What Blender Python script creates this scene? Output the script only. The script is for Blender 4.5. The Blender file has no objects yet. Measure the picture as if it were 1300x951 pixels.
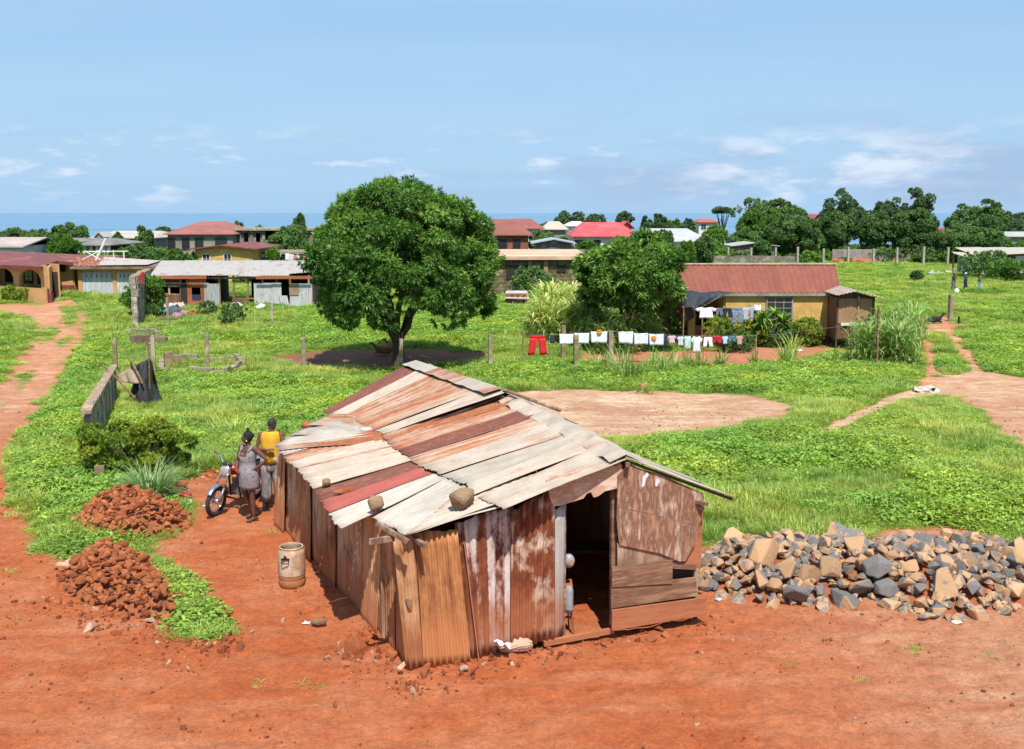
import bpy, bmesh, math, random
import numpy as np
from mathutils import Vector, Matrix, Euler
R = math.radians
random.seed(7); RNG = np.random.default_rng(11)
sc = bpy.context.scene
COL = sc.collection
# ------------------------------------------------------------------ camera
F = 1300.0; CAMZ = 5.8; HOR = 270.0
PIT = math.atan((430.5-HOR)/F)
fw = np.array([0, math.cos(PIT), -math.sin(PIT)]); upv = np.array([0, math.sin(PIT), math.cos(PIT)]); rtv = np.array([1., 0, 0])
CAM = np.array([0, 0, CAMZ])
cam = bpy.data.cameras.new('camera'); co = bpy.data.objects.new('camera', cam); COL.objects.link(co)
co.location = CAM; co.rotation_euler = (R(90)-PIT, 0, 0)
cam.sensor_width = 36; cam.lens = 36*F/1300; cam.shift_y = -45/1300; cam.clip_end = 120000; cam.clip_start = .1
sc.camera = co

def ss(a, b, x):
    t = np.clip((x-a)/(b-a), 0, 1); return t*t*(3-2*t)
_lat = RNG.random((256, 256))
def vn(x, y):
    xi = np.floor(x).astype(int); yi = np.floor(y).astype(int); fx = x-xi; fy = y-yi
    fx = fx*fx*(3-2*fx); fy = fy*fy*(3-2*fy)
    g = lambda i, j: _lat[i % 256, j % 256]
    return (g(xi, yi)*(1-fx)+g(xi+1, yi)*fx)*(1-fy)+(g(xi, yi+1)*(1-fx)+g(xi+1, yi+1)*fx)*fy
def fbm(x, y, o=4, s=0):
    x = np.asarray(x, float); y = np.asarray(y, float)
    r = 0; a = .5; t = 0
    for k in range(o):
        r = r+a*vn(x+17.3*k+s, y+31.7*k+s*1.7); t += a; a *= .5; x = x*2.03; y = y*2.03
    return r/t
def hgt(x, y):
    x = np.asarray(x, float); y = np.asarray(y, float)
    z = -1.15*ss(19, 46, y)-.75*ss(95, 170, y)-4.5*ss(165, 320, y)-30*ss(300, 1000, y)
    far = ss(24, 40, y)
    z = z+(fbm(x*.35, y*.35, 3)-.5)*(.10+.22*far)*ss(16, 26, np.hypot(x, y))
    z = z+(fbm(x*2.2, y*2.2, 3, 9)-.5)*.07+(fbm(x*7, y*7, 3, 21)-.5)*.08*(1-ss(20, 32, y))
    return z
def hz(x, y): return float(hgt(x, y))
def ray(px, py): return rtv*((px-650)/F)+upv*((430.5-py)/F)+fw
def G(px, py):
    d = ray(px, py); z = 0.
    for _ in range(30):
        t = (z-CAMZ)/d[2]; p = CAM+d*t; z = .5*z+.5*hz(p[0], p[1])
    return Vector((p[0], p[1], hz(p[0], p[1])))
def AT(px, py, Y):
    d = ray(px, py); p = CAM+d*(Y/d[1]); return Vector(p)
def proj(x, y, z):
    dx = x-CAM[0]; dy = y-CAM[1]; dz = z-CAM[2]
    dep = dy*fw[1]+dz*fw[2]
    return 650+F*dx/dep, 430.5-F*(dy*upv[1]+dz*upv[2])/dep
def V(*a): return Vector(a)

# ------------------------------------------------------------------ mesh builder
ORG = {}
def link(o, parent=None):
    COL.objects.link(o)
    if parent is not None:
        o.parent = parent; ORG[o.name] = ORG[parent.name]
    return o
def tag(o, label=None, cat=None, group=None, kind=None):
    if label: o['label'] = label
    if cat: o['category'] = cat
    if group: o['group'] = group
    if kind: o['kind'] = kind
    return o
def thing(name, label, cat, loc, rz=0, group=None):
    o = bpy.data.objects.new(name, None); o.empty_display_size = .2
    COL.objects.link(o); o.location = loc; o.rotation_euler = (0, 0, rz)
    ORG[o.name] = Vector(loc); tag(o, label, cat, group); return o
class MB:
    def __init__(s): s.v = []; s.f = []; s.uv = {}; s.tone = {}
    def P(s, pts):
        n = len(s.v); s.v += [tuple(p) for p in pts]; return n
    def face(s, idx, uv=None, tone=None):
        s.f.append(tuple(idx))
        if uv: s.uv[len(s.f)-1] = uv
        if tone is not None: s.tone[len(s.f)-1] = tone
    def quad(s, a, b, c, d):
        n = s.P([a, b, c, d]); s.face((n, n+1, n+2, n+3)); return s
    def box(s, c, sz, rz=0, rot=None):
        M = rot.to_matrix() if rot is not None else Matrix.Rotation(rz, 3, 'Z')
        c = Vector(c); h = Vector(sz)/2
        n = s.P([c+M @ Vector((h.x*i, h.y*j, h.z*k)) for k in (-1, 1) for i, j in ((-1, -1), (1, -1), (1, 1), (-1, 1))])
        for q in ((3, 2, 1, 0), (4, 5, 6, 7), (0, 1, 5, 4), (1, 2, 6, 5), (2, 3, 7, 6), (3, 0, 4, 7)): s.face([n+i for i in q])
        return s
    def beam(s, a, b, w, h, roll=0):
        a = Vector(a); b = Vector(b); d = (b-a); L = d.length
        q = d.to_track_quat('X', 'Z')
        return s.box((a+b)/2, (L, w, h), rot=(q @ Euler((roll, 0, 0)).to_quaternion()))
    def prism(s, poly, ext):
        poly = [Vector(p) for p in poly]; e = Vector(ext); m = len(poly)
        n = s.P(poly+[p+e for p in poly])
        s.face(range(n, n+m)); s.face([n+m+i for i in reversed(range(m))])
        for i in range(m):
            j = (i+1) % m; s.face((n+i, n+m+i, n+m+j, n+j))
        return s
    def tube(s, pts, rad, n=8, cap=True):
        pts = [Vector(p) for p in pts]
        if not hasattr(rad, '__len__'): rad = [rad]*len(pts)
        base = None; prev = None; fr = None
        for i, p in enumerate(pts):
            d = (pts[min(i+1, len(pts)-1)]-pts[max(i-1, 0)]).normalized()
            if fr is None:
                u = d.orthogonal().normalized()
            else:
                u = (fr-d*fr.dot(d)).normalized()
            fr = u; w = d.cross(u)
            k = s.P([p+(u*math.cos(2*math.pi*j/n)+w*math.sin(2*math.pi*j/n))*rad[i] for j in range(n)])
            if prev is not None:
                for j in range(n): s.face((prev+j, prev+(j+1) % n, k+(j+1) % n, k+j))
            else: base = k
            prev = k
        if cap: s.face([base+j for j in reversed(range(n))]); s.face([prev+j for j in range(n)])
        return s
    def ball(s, c, r, n=10, m=7, rot=None):
        c = Vector(c); r = Vector(r) if hasattr(r, '__len__') else Vector((r, r, r))
        M = rot.to_matrix() if rot is not None else Matrix.Identity(3)
        ring = []
        for i in range(1, m):
            a = math.pi*i/m
            ring.append(s.P([c+M @ Vector((r.x*math.sin(a)*math.cos(2*math.pi*j/n), r.y*math.sin(a)*math.sin(2*math.pi*j/n), r.z*math.cos(a))) for j in range(n)]))
        t = s.P([c+M @ Vector((0, 0, r.z))]); b = s.P([c-M @ Vector((0, 0, r.z))])
        for j in range(n):
            s.face((t, ring[0]+j, ring[0]+(j+1) % n)); s.face((b, ring[-1]+(j+1) % n, ring[-1]+j))
            for i in range(len(ring)-1): s.face((ring[i]+j, ring[i+1]+j, ring[i+1]+(j+1) % n, ring[i]+(j+1) % n))
        return s
    def loft(s, rings, cap=True):
        prev = None; m = len(rings[0])
        for r in rings:
            k = s.P(r)
            if prev is not None:
                for j in range(m): s.face((prev+j, prev+(j+1) % m, k+(j+1) % m, k+j))
            else: first = k
            prev = k
        if cap: s.face([first+j for j in reversed(range(m))]); s.face([prev+j for j in range(m)])
        return s
    def torus(s, c, R_, r, axis='Y', n=28, m=8, M=None):
        c = Vector(c); g = []
        for i in range(n):
            a = 2*math.pi*i/n; pts = []
            for j in range(m):
                b = 2*math.pi*j/m; q = R_+r*math.cos(b)
                p = Vector((q*math.cos(a), r*math.sin(b), q*math.sin(a)))
                if axis == 'X': p = Vector((p.y, p.x, p.z))
                if axis == 'Z': p = Vector((p.x, p.z, p.y))
                if M is not None: p = M @ p
                pts.append(c+p)
            g.append(s.P(pts))
        for i in range(n):
            for j in range(m): s.face((g[i]+j, g[i]+(j+1) % m, g[(i+1) % n]+(j+1) % m, g[(i+1) % n]+j))
        return s
    def sheet(s, p00, p10, p01, p11, wl=.076, amp=.009, rows=6, warp=.0, seed=0, nrm=None, ragged=0.0, spw=6):
        """corrugated sheet: waves across p00->p10, running p00->p01"""
        p00, p10, p01, p11 = map(Vector, (p00, p10, p01, p11)); rr = random.Random(seed)
        W = (p10-p00).length; L = (p01-p00).length
        n = max(6, int(W/wl*spw)); N = (p10-p00).cross(p01-p00).normalized()
        if nrm is not None and N.dot(Vector(nrm)) < 0: N = -N
        ph = [rr.uniform(0, 6.28) for _ in range(4)]
        g = []
        for j in range(rows+1):
            t = j/rows
            row = []
            for i in range(n+1):
                a = i/n; tt = t
                if ragged and j in (0, rows):
                    tt = t+(-1 if j == 0 else 1)*ragged*(math.sin(a*9+ph[0])+.6*math.sin(a*23+ph[1]))/L*.5
                p = p00.lerp(p10, a).lerp(p01.lerp(p11, a), tt)
                w = amp*math.sin(2*math.pi*a*W/wl)+warp*(math.sin(a*3+ph[2]+t*2)*math.sin(t*4+ph[3]))
                row.append(p+N*w)
            g.append(s.P(row))
        for j in range(rows):
            for i in range(n):
                a0 = i/n*W; a1 = (i+1)/n*W; b0 = j/rows*L; b1 = (j+1)/rows*L
                s.face((g[j]+i, g[j]+i+1, g[j+1]+i+1, g[j+1]+i), uv=((a0, b0), (a1, b0), (a1, b1), (a0, b1)))
        return s
    def mesh(s, name, org=Vector((0, 0, 0)), smooth=False):
        me = bpy.data.meshes.new(name)
        me.from_pydata([(p[0]-org[0], p[1]-org[1], p[2]-org[2]) for p in s.v], [], s.f)
        if s.uv:
            ul = me.uv_layers.new(name='UVMap'); d = ul.data
            for fi, uv in s.uv.items():
                ls = me.polygons[fi].loop_start
                for k, q in enumerate(uv): d[ls+k].uv = q
        if s.tone:
            at = me.attributes.new('tone', 'FLOAT', 'FACE')
            at.data.foreach_set('value', [s.tone.get(i, 0.) for i in range(len(s.f))])
        if smooth: me.polygons.foreach_set('use_smooth', [True]*len(me.polygons))
        me.update(); return me
    def build(s, name, m, parent=None, smooth=False, fix=True, bevel=0, solid=0, org=None):
        og = ORG[parent.name] if parent is not None else (Vector(org) if org is not None else Vector((0, 0, 0)))
        me = s.mesh(name, og, smooth)
        if fix and len(s.f) < 20000:
            bm = bmesh.new(); bm.from_mesh(me); bmesh.ops.recalc_face_normals(bm, faces=bm.faces); bm.to_mesh(me); bm.free()
        me.materials.append(m)
        o = bpy.data.objects.new(name, me)
        if parent is None: COL.objects.link(o); o.location = og; ORG[o.name] = og
        else: link(o, parent)
        if solid:
            k = o.modifiers.new('solid', 'SOLIDIFY'); k.thickness = solid; k.offset = 0
        if bevel:
            k = o.modifiers.new('bevel', 'BEVEL'); k.width = bevel; k.segments = 2; k.limit_method = 'ANGLE'
        return o

# ------------------------------------------------------------------ materials
_M = {}
def nodes(name):
    m = bpy.data.materials.new(name); m.use_nodes = True; nt = m.node_tree
    b = nt.nodes['Principled BSDF']
    return m, nt, b
class NT:
    def __init__(s, nt): s.nt = nt
    def n(s, t, **kw):
        x = s.nt.nodes.new(t)
        for k, v in kw.items(): setattr(x, k, v)
        return x
    def l(s, a, b): s.nt.links.new(a, b)
    def noise(s, vec, scale, detail=5, rough=.6):
        x = s.n('ShaderNodeTexNoise'); x.inputs['Scale'].default_value = scale; x.inputs['Detail'].default_value = detail
        x.inputs['Roughness'].default_value = rough
        if vec is not None: s.l(vec, x.inputs['Vector'])
        return x.outputs['Fac']
    def ramp(s, fac, stops, interp='LINEAR'):
        x = s.n('ShaderNodeValToRGB'); cr = x.color_ramp; cr.interpolation = interp
        while len(cr.elements) < len(stops): cr.elements.new(.5)
        for e, (p, c) in zip(cr.elements, stops):
            e.position = p; e.color = (c, c, c, 1) if not hasattr(c, '__len__') else (c[0], c[1], c[2], 1)
        s.l(fac, x.inputs['Fac']); return x.outputs['Color']
    def mix(s, fac, a, b, mode='MIX'):
        x = s.n('ShaderNodeMix', data_type='RGBA', blend_type=mode)
        for i, v in ((0, fac), (6, a), (7, b)):
            if hasattr(v, 'is_linked') or hasattr(v, 'links'): s.l(v, x.inputs[i])
            elif hasattr(v, '__len__'): x.inputs[i].default_value = (v[0], v[1], v[2], 1)
            else: x.inputs[i].default_value = v
        return x.outputs[2]
    def math(s, op, a, b=0., clamp=False):
        x = s.n('ShaderNodeMath', operation=op); x.use_clamp = clamp
        for i, v in ((0, a), (1, b)):
            if hasattr(v, 'links'): s.l(v, x.inputs[i])
            else: x.inputs[i].default_value = v
        return x.outputs[0]
    def mapping(s, vec, scale=(1, 1, 1), loc=None):
        x = s.n('ShaderNodeMapping'); x.inputs['Scale'].default_value = scale
        s.l(vec, x.inputs['Vector'])
        if loc is not None: s.l(loc, x.inputs['Location'])
        return x.outputs[0]
    def bump(s, h, strength, dist, b):
        x = s.n('ShaderNodeBump'); x.inputs['Strength'].default_value = strength; x.inputs['Distance'].default_value = dist
        s.l(h, x.inputs['Height']); s.l(x.outputs[0], b.inputs['Normal']); return x
    def coords(s, which='Object', stretch=(1, 1, 1)):
        tc = s.n('ShaderNodeTexCoord'); oi = s.n('ShaderNodeObjectInfo')
        c = s.n('ShaderNodeCombineXYZ'); m = s.math('MULTIPLY', oi.outputs['Random'], 37.)
        for i in range(3): s.l(m, c.inputs[i])
        s.rand = oi.outputs['Random']
        return s.mapping(tc.outputs[which], stretch, c.outputs[0])
def mat(name, c1, c2=None, c3=None, scale=3., rough=.85, bump=.3, bd=.01, metal=0., stretch=(1, 1, 1), band=(.38, .62), coords='Object', rand=0.):
    if name in _M: return _M[name]
    m, nt, b = nodes(name); N = NT(nt)
    c2 = c2 or tuple(x*.72 for x in c1)
    vec = N.coords(coords, stretch)
    f = N.noise(vec, scale, 7, .65)
    st = [(band[0], c1), (band[1], c2)]
    if c3: st = [(band[0], c1), ((band[0]+band[1])/2, c2), (band[1], c3)]
    col = N.ramp(f, st)
    f2 = N.noise(vec, scale*9, 4, .7)
    col = N.mix(.35, col, N.ramp(f2, [(.3, .55), (.7, 1.25)]), 'MULTIPLY')
    if rand:
        hs = N.n('ShaderNodeHueSaturation'); N.l(col, hs.inputs['Color'])
        v = N.n('ShaderNodeMapRange'); N.l(N.rand, v.inputs[0]); v.inputs[3].default_value = 1-rand; v.inputs[4].default_value = 1+rand
        N.l(v.outputs[0], hs.inputs['Value']); col = hs.outputs[0]
    N.l(col, b.inputs['Base Color'])
    b.inputs['Roughness'].default_value = rough; b.inputs['Metallic'].default_value = metal
    b.inputs['Specular IOR Level'].default_value = .3
    if bump: N.bump(f2, bump, bd, b)
    _M[name] = m; return m
def tin(name, base, rust, amount=.5, rust2=(.13, .045, .025), streak=(6, .55), rough=.62, soft=.06, dark=.0, bot=None):
    """old sheet metal: paint or zinc with rust running along the corrugation (UV in metres)"""
    if name in _M: return _M[name]
    m, nt, b = nodes(name); N = NT(nt)
    v1 = N.coords('UV', (streak[0], streak[1], 1)); v2 = N.coords('UV', (7, 3, 1)); v3 = N.coords('UV', (1.6, .9, 1)); v4 = N.coords('UV', (34, 16, 1))
    a = N.noise(v1, 1.0, 4, .55); d = N.noise(v2, 1.6, 6, .7); e = N.noise(v3, 1., 3, .5)
    f = N.math('ADD', N.math('MULTIPLY', a, .5), N.math('ADD', N.math('MULTIPLY', d, .22), N.math('MULTIPLY', e, .28)))
    th = .5+(.5-amount)*.42
    fac = N.ramp(f, [(th-soft, 0.), (th+soft, 1.)])
    rc = N.ramp(d, [(.35, rust), (.62, rust2)])
    rc = N.mix(N.ramp(N.noise(v4, 1, 3), [(.42, .0), (.62, .5)]), rc, tuple(x*.55 for x in rust))
    bc = N.mix(N.ramp(N.noise(v2, .7, 4), [(.35, 0.), (.7, 1.)]), base, tuple(x*y for x, y in zip(base, (.78, .73, .68))))
    bc = N.mix(.4, bc, N.ramp(N.noise(v4, 1.3, 3), [(.3, .7), (.7, 1.15)]), 'MULTIPLY')
    col = N.mix(fac, bc, rc)
    if bot:   # earth splashed up the foot of the sheet
        tc = N.n('ShaderNodeTexCoord'); sx = N.n('ShaderNodeSeparateXYZ'); N.l(tc.outputs['UV'], sx.inputs[0])
        h = N.math('ADD', sx.outputs[1], N.math('MULTIPLY', N.noise(v1, .8, 4), -.9))
        col = N.mix(N.ramp(h, [(0., .75), (.35, .0)]), col, bot)
    N.l(col, b.inputs['Base Color'])
    b.inputs['Roughness'].default_value = rough; b.inputs['Metallic'].default_value = .0
    b.inputs['Specular IOR Level'].default_value = .18
    N.bump(d, .25, .006, b)
    _M[name] = m; return m
def leafmat(name, c1, c2, c3, trans=.35, rough=.55, pos=0.0, rnd=.25, spec=.3):
    if name in _M: return _M[name]
    m, nt, b = nodes(name); N = NT(nt)
    at = N.n('ShaderNodeAttribute', attribute_name='tone'); oi = N.n('ShaderNodeObjectInfo')
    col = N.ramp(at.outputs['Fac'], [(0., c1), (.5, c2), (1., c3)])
    hs = N.n('ShaderNodeHueSaturation'); N.l(col, hs.inputs['Color'])
    v = N.n('ShaderNodeMapRange'); N.l(oi.outputs['Random'], v.inputs[0]); v.inputs[3].default_value = 1-rnd; v.inputs[4].default_value = 1+rnd
    N.l(v.outputs[0], hs.inputs['Value']); col = hs.outputs[0]
    if pos:
        g = N.n('ShaderNodeNewGeometry')
        f = N.noise(N.mapping(g.outputs['Position'], (1, 1, 0)), pos, 4, .6)
        col = N.mix(N.ramp(f, [(.4, 0.), (.66, .75)]), col, N.mix(1., col, (1.9, 1.3, 1.1), 'MULTIPLY'))
    b.inputs['Roughness'].default_value = rough; b.inputs['Specular IOR Level'].default_value = spec
    N.l(col, b.inputs['Base Color'])
    if trans:
        t = N.n('ShaderNodeBsdfTranslucent'); N.l(N.mix(1., col, (1.25, 1.2, .5), 'MULTIPLY'), t.inputs['Color'])
        mx = N.n('ShaderNodeMixShader'); mx.inputs[0].default_value = trans
        N.l(b.outputs[0], mx.inputs[1]); N.l(t.outputs[0], mx.inputs[2]); N.l(mx.outputs[0], nt.nodes['Material Output'].inputs[0])
    _M[name] = m; return m
def plain(name, c, rough=.6, metal=0., var=.2, scale=12, bump=.1, spec=.4):
    m = mat(name, c, tuple(x*(1-var) for x in c), scale=scale, rough=rough, metal=metal, bump=bump, bd=.004)
    m.node_tree.nodes['Principled BSDF'].inputs['Specular IOR Level'].default_value = spec
    return m

# ------------------------------------------------------------------ foliage
def leaf_mesh(name, C, D, U, L, Wd, tone, mats, tri=False):
    """C base points, D leaf directions, U rough up vectors, lengths, widths; one folded diamond per leaf"""
    n = len(C); D = D/np.maximum(np.linalg.norm(D, axis=1, keepdims=True), 1e-6)
    S = np.cross(D, U); S = S/np.maximum(np.linalg.norm(S, axis=1, keepdims=True), 1e-6)
    Nn = np.cross(S, D)
    L = L[:, None]; Wd = Wd[:, None]
    mid = C+D*L*.45
    v = np.stack([C, mid+S*Wd*.5+Nn*Wd*.15, C+D*L-Nn*L*.12, mid-S*Wd*.5+Nn*Wd*.15], 1).reshape(-1, 3)
    me = bpy.data.meshes.new(name)
    me.vertices.add(4*n); me.vertices.foreach_set('co', v.astype(np.float32).ravel())
    me.loops.add(4*n); me.loops.foreach_set('vertex_index', np.arange(4*n, dtype=np.int32))
    me.polygons.add(n); me.polygons.foreach_set('loop_start', np.arange(0, 4*n, 4, dtype=np.int32))
    me.polygons.foreach_set('loop_total', np.full(n, 4, dtype=np.int32))
    me.update(calc_edges=True)
    at = me.attributes.new('tone', 'FLOAT', 'FACE'); at.data.foreach_set('value', np.clip(tone, 0, 1).astype(np.float32))
    for m in (mats if isinstance(mats, (list, tuple)) else [mats]): me.materials.append(m)
    me.validate(); return me
def rand_dirs(r, n):
    d = r.normal(size=(n, 3)); return d/np.linalg.norm(d, axis=1, keepdims=True)
def crown_mesh(name, seed, rx, ry, rz, cz, npuff, nclu, nleaf, ll, lw, m, puff=.26, droop=.5, bottom=-.75, rough=.14, inner=.2, outward=.7, shape=None, ytop=.5):
    r = np.random.default_rng(seed)
    d = rand_dirs(r, npuff*3); d = d[d[:, 2] > bottom][:npuff]
    ph = r.uniform(0, 6.28, 3)
    rad = 1-rough+rough*2*(np.sin(d[:, 0]*2.6+ph[0])*.5+np.sin(d[:, 1]*3.1+ph[1])*.5)*.5+r.uniform(-rough, rough, len(d))*.7
    k = r.random(len(d)) < inner; rad[k] *= r.uniform(.35, .8, k.sum())
    if shape is not None: rad = rad*shape(d)
    pc = d*rad[:, None]*(1-puff*.55)
    pr = puff*r.uniform(.65, 1.25, len(d))
    ptone = r.uniform(0, 1, len(d))
    i = r.integers(0, len(d), nclu)
    e = rand_dirs(r, nclu); e = e+d[i]*.8; e[:, 2] += .25; e /= np.linalg.norm(e, axis=1, keepdims=True)
    c = pc[i]+e*pr[i][:, None]*r.uniform(.7, 1.05, nclu)[:, None]
    c = c*np.array([rx, ry, rz])+np.array([0, 0, cz])
    j = np.repeat(np.arange(nclu), nleaf); n = len(j)
    q = rand_dirs(r, n)
    D = q*.9+e[j]*outward; D[:, 2] -= droop*r.uniform(.2, 1, n)
    C = c[j]+q*ll*.15
    U = e[j]+rand_dirs(r, n)*.5
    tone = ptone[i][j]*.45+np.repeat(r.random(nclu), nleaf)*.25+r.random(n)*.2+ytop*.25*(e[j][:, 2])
    return leaf_mesh(name, C, D, U, ll*r.uniform(.7, 1.2, n), lw*r.uniform(.7, 1.2, n), tone, m)
def trunk_mb(seed, h0, r0, rx, rz, cz, nb=7, lean=0., fork=0):
    rr = random.Random(seed); mb = MB()
    top = V(rr.uniform(-.1, .1)+lean, rr.uniform(-.1, .1), h0)
    def limb(a, b, r1, r2, n=6, wob=.12, sides=8):
        L = (b-a).length; pts = [a.lerp(b, k/n)+V(rr.uniform(-1, 1), rr.uniform(-1, 1), rr.uniform(-.4, .4))*wob*L*.25*(0 < k < n) for k in range(n+1)]
        mb.tube(pts, [r1+(r2-r1)*k/n for k in range(n+1)], sides)
    pts = [V(0, 0, -.15), V(0, 0, .05), V(lean*.2, 0, h0*.35), V(lean*.6, 0, h0*.7), top]
    mb.tube(pts, [r0*1.5, r0*1.25, r0*1.02, r0*.95, r0*.9], 10)
    for k in range(nb):
        a = 2*math.pi*k/nb+rr.uniform(-.3, .3); q = rr.uniform(.45, .75)
        b = V(top.x+math.cos(a)*rx*q, top.y+math.sin(a)*rx*q, cz+rz*rr.uniform(-.1, .55))
        st = V(top.x*.9, top.y*.9, h0*rr.uniform(.75, 1.)) 
        mid = st.lerp(b, .5)+V(0, 0, rz*.05)
        limb(st, mid, r0*.55, r0*.32); limb(mid, b, r0*.32, r0*.1)
        for _ in range(2):
            c = mid.lerp(b, rr.uniform(0, .5)); e = c+V(rr.uniform(-1, 1), rr.uniform(-1, 1), rr.uniform(-.2, .9))*rx*.35
            limb(c, e, r0*.2, r0*.06, 4, .1, 6)
    return mb
def put(name, me, parent=None, loc=(0, 0, 0), rz=0, sc_=1.):
    o = bpy.data.objects.new(name, me)
    if parent is not None: link(o, parent)
    else: COL.objects.link(o); ORG[o.name] = Vector(loc)
    o.location = loc; o.rotation_euler = (0, 0, rz); o.scale = (sc_,)*3 if not hasattr(sc_, '__len__') else sc_
    return o
def evaluated(o):
    dg = bpy.context.evaluated_depsgraph_get(); dg.update()
    me = bpy.data.meshes.new_from_object(o.evaluated_get(dg)); return me
def remesh(o, vox=.012, smooth=4):
    k = o.modifiers.new('r', 'REMESH'); k.mode = 'VOXEL'; k.voxel_size = vox; k.use_smooth_shade = True
    if smooth:
        k = o.modifiers.new('s', 'SMOOTH'); k.factor = .5; k.iterations = smooth
    me = evaluated(o); o.modifiers.clear(); o.data = me
    return o
# ------------------------------------------------------------------ world and sun
SUN_EL = 58.5; SX, SY = .21, -.978            # direction towards the sun on the ground
w = bpy.data.worlds.new('World'); sc.world = w; w.use_nodes = True
N = NT(w.node_tree); bg = w.node_tree.nodes['Background']
sky = N.n('ShaderNodeTexSky', sky_type='NISHITA'); sky.sun_disc = False
sky.sun_elevation = R(SUN_EL); sky.sun_rotation = math.atan2(SX, SY)
sky.air_density = 1.2; sky.dust_density = .8; sky.ozone_density = 2.0; sky.altitude = 0
tc = N.n('ShaderNodeTexCoord'); sx = N.n('ShaderNodeSeparateXYZ'); N.l(tc.outputs['Generated'], sx.inputs[0])
zz = N.math('MAXIMUM', sx.outputs[2], 0.)
# cloud sheet: directions projected on a high plane, so clouds flatten towards the horizon
den = N.math('ADD', zz, .10)
cb = N.n('ShaderNodeCombineXYZ'); N.l(N.math('DIVIDE', sx.outputs[0], den), cb.inputs[0]); N.l(N.math('DIVIDE', sx.outputs[1], den), cb.inputs[1])
veil = N.noise(N.mapping(cb.outputs[0], (.35, .8, 1)), 1.3, 5, .55)
lowv = N.mapping(tc.outputs['Generated'], (1.0, 1.0, 3.6))
cum = N.noise(lowv, 13., 8, .6)
cum2 = N.noise(lowv, 2.2, 3, .5)
band = N.ramp(zz, [(.0, 0.), (.022, 1.), (.055, 1.), (.085, 0.)])
side = N.ramp(N.math('ADD', N.math('MULTIPLY', sx.outputs[0], .5), .5), [(.38, .0), (.62, 1.)])
cf = N.math('ADD', N.math('ADD', cum, N.math('MULTIPLY', N.math('SUBTRACT', cum2, .5), .5)), N.math('MULTIPLY', N.math('SUBTRACT', side, .5), .07))
cmask = N.math('MULTIPLY', N.ramp(cf, [(.51, 0.), (.64, .75)]), band)
skyc = N.mix(1., sky.outputs[0], (1.0, 1.08, 1.12), 'MULTIPLY')
vm = N.math('MULTIPLY', N.ramp(veil, [(.30, .0), (.75, .5)]), 1.)
skyc = N.mix(N.math('ADD', .55, N.math('MULTIPLY', vm, .4)), skyc, (2.55, 4.45, 6.9))
v3 = N.noise(N.mapping(cb.outputs[0], (.22, .6, 1)), 1.0, 6, .6)
skyc = N.mix(N.ramp(v3, [(.35, 0.), (.7, .6)]), skyc, (3.7, 5.2, 7.1))
lowh = N.ramp(zz, [(.0, .75), (.16, 0.)])
skyc = N.mix(lowh, skyc, (3.15, 5.0, 7.2))
skyc = N.mix(N.math('MULTIPLY', cmask, 1.0), skyc, (6.4, 7.0, 7.9))
grey = N.math('MULTIPLY', N.ramp(N.noise(N.mapping(tc.outputs['Generated'], (1, 1, 4.2), ), 5.2, 6, .6), [(.44, 0.), (.56, .75)]), N.math('MULTIPLY', N.ramp(zz, [(.0, .3), (.02, 1.), (.05, 1.), (.10, 0.)]), side))
skyc = N.mix(grey, skyc, (3.0, 4.1, 5.9))
N.l(skyc, bg.inputs['Color']); bg.inputs['Strength'].default_value = .10
sl = bpy.data.lights.new('sun', 'SUN'); sl.energy = 5.0; sl.angle = R(.55); sl.color = (1, .955, .88)
so = bpy.data.objects.new('sun', sl); COL.objects.link(so)
hd = V(SX, SY, 0).normalized()*math.cos(R(SUN_EL))+V(0, 0, math.sin(R(SUN_EL)))
so.rotation_euler = hd.to_track_quat('Z', 'Y').to_euler(); so.location = (20, -30, 60)
sc.view_settings.view_transform = 'Standard'; sc.view_settings.look = 'None'; sc.view_settings.exposure = .38; sc.view_settings.gamma = 1
sc.cycles.max_bounces = 6; sc.cycles.diffuse_bounces = 3; sc.cycles.glossy_bounces = 2; sc.cycles.transmission_bounces = 4; sc.cycles.transparent_max_bounces = 8
sc.cycles.use_denoising = True

# ------------------------------------------------------------------ ground regions (traced on the ground plane)
def poly(pts): return np.array([G(*p)[:2] for p in pts])
def inpoly(P, x, y):
    c = np.zeros(x.shape, bool); n = len(P)
    for i in range(n):
        x1, y1 = P[i]; x2, y2 = P[(i+1) % n]
        if y1 == y2: continue
        k = ((y1 > y) != (y2 > y)) & (x < (x2-x1)*(y-y1)/(y2-y1)+x1); c ^= k
    return c
def sdist(P, x, y):
    d = np.full(x.shape, 1e9); n = len(P)
    for i in range(n):
        a = P[i]; b = P[(i+1) % n]; ab = b-a; L = max(ab.dot(ab), 1e-9)
        t = np.clip(((x-a[0])*ab[0]+(y-a[1])*ab[1])/L, 0, 1)
        d = np.minimum(d, np.hypot(x-a[0]-t*ab[0], y-a[1]-t*ab[1]))
    return np.where(inpoly(P, x, y), d, -d)
FORE = poly([(-900, 2500), (-900, 600), (-200, 560), (-60, 520), (8, 476), (25, 450), (42, 428), (50, 412), (30, 402), (0, 398), (-200, 396), (-200, 384), (55, 386), (98, 380), (106, 392), (112, 415), (104, 440), (92, 455), (84, 480), (62, 508), (45, 535), (22, 560), (10, 580), (20, 615), (30, 640), (46, 655), (44, 690), (70, 705), (100, 712), (185, 700), (235, 668), (240, 640), (215, 610), (260, 600), (300, 594), (372, 588), (372, 560), (420, 545), (560, 600), (800, 690), (880, 688), (900, 690), (1010, 700), (1085, 684), (1120, 668), (1200, 666), (1245, 674), (1300, 700), (1400, 710), (1500, 700), (2200, 700), (2200, 2500)])
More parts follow.
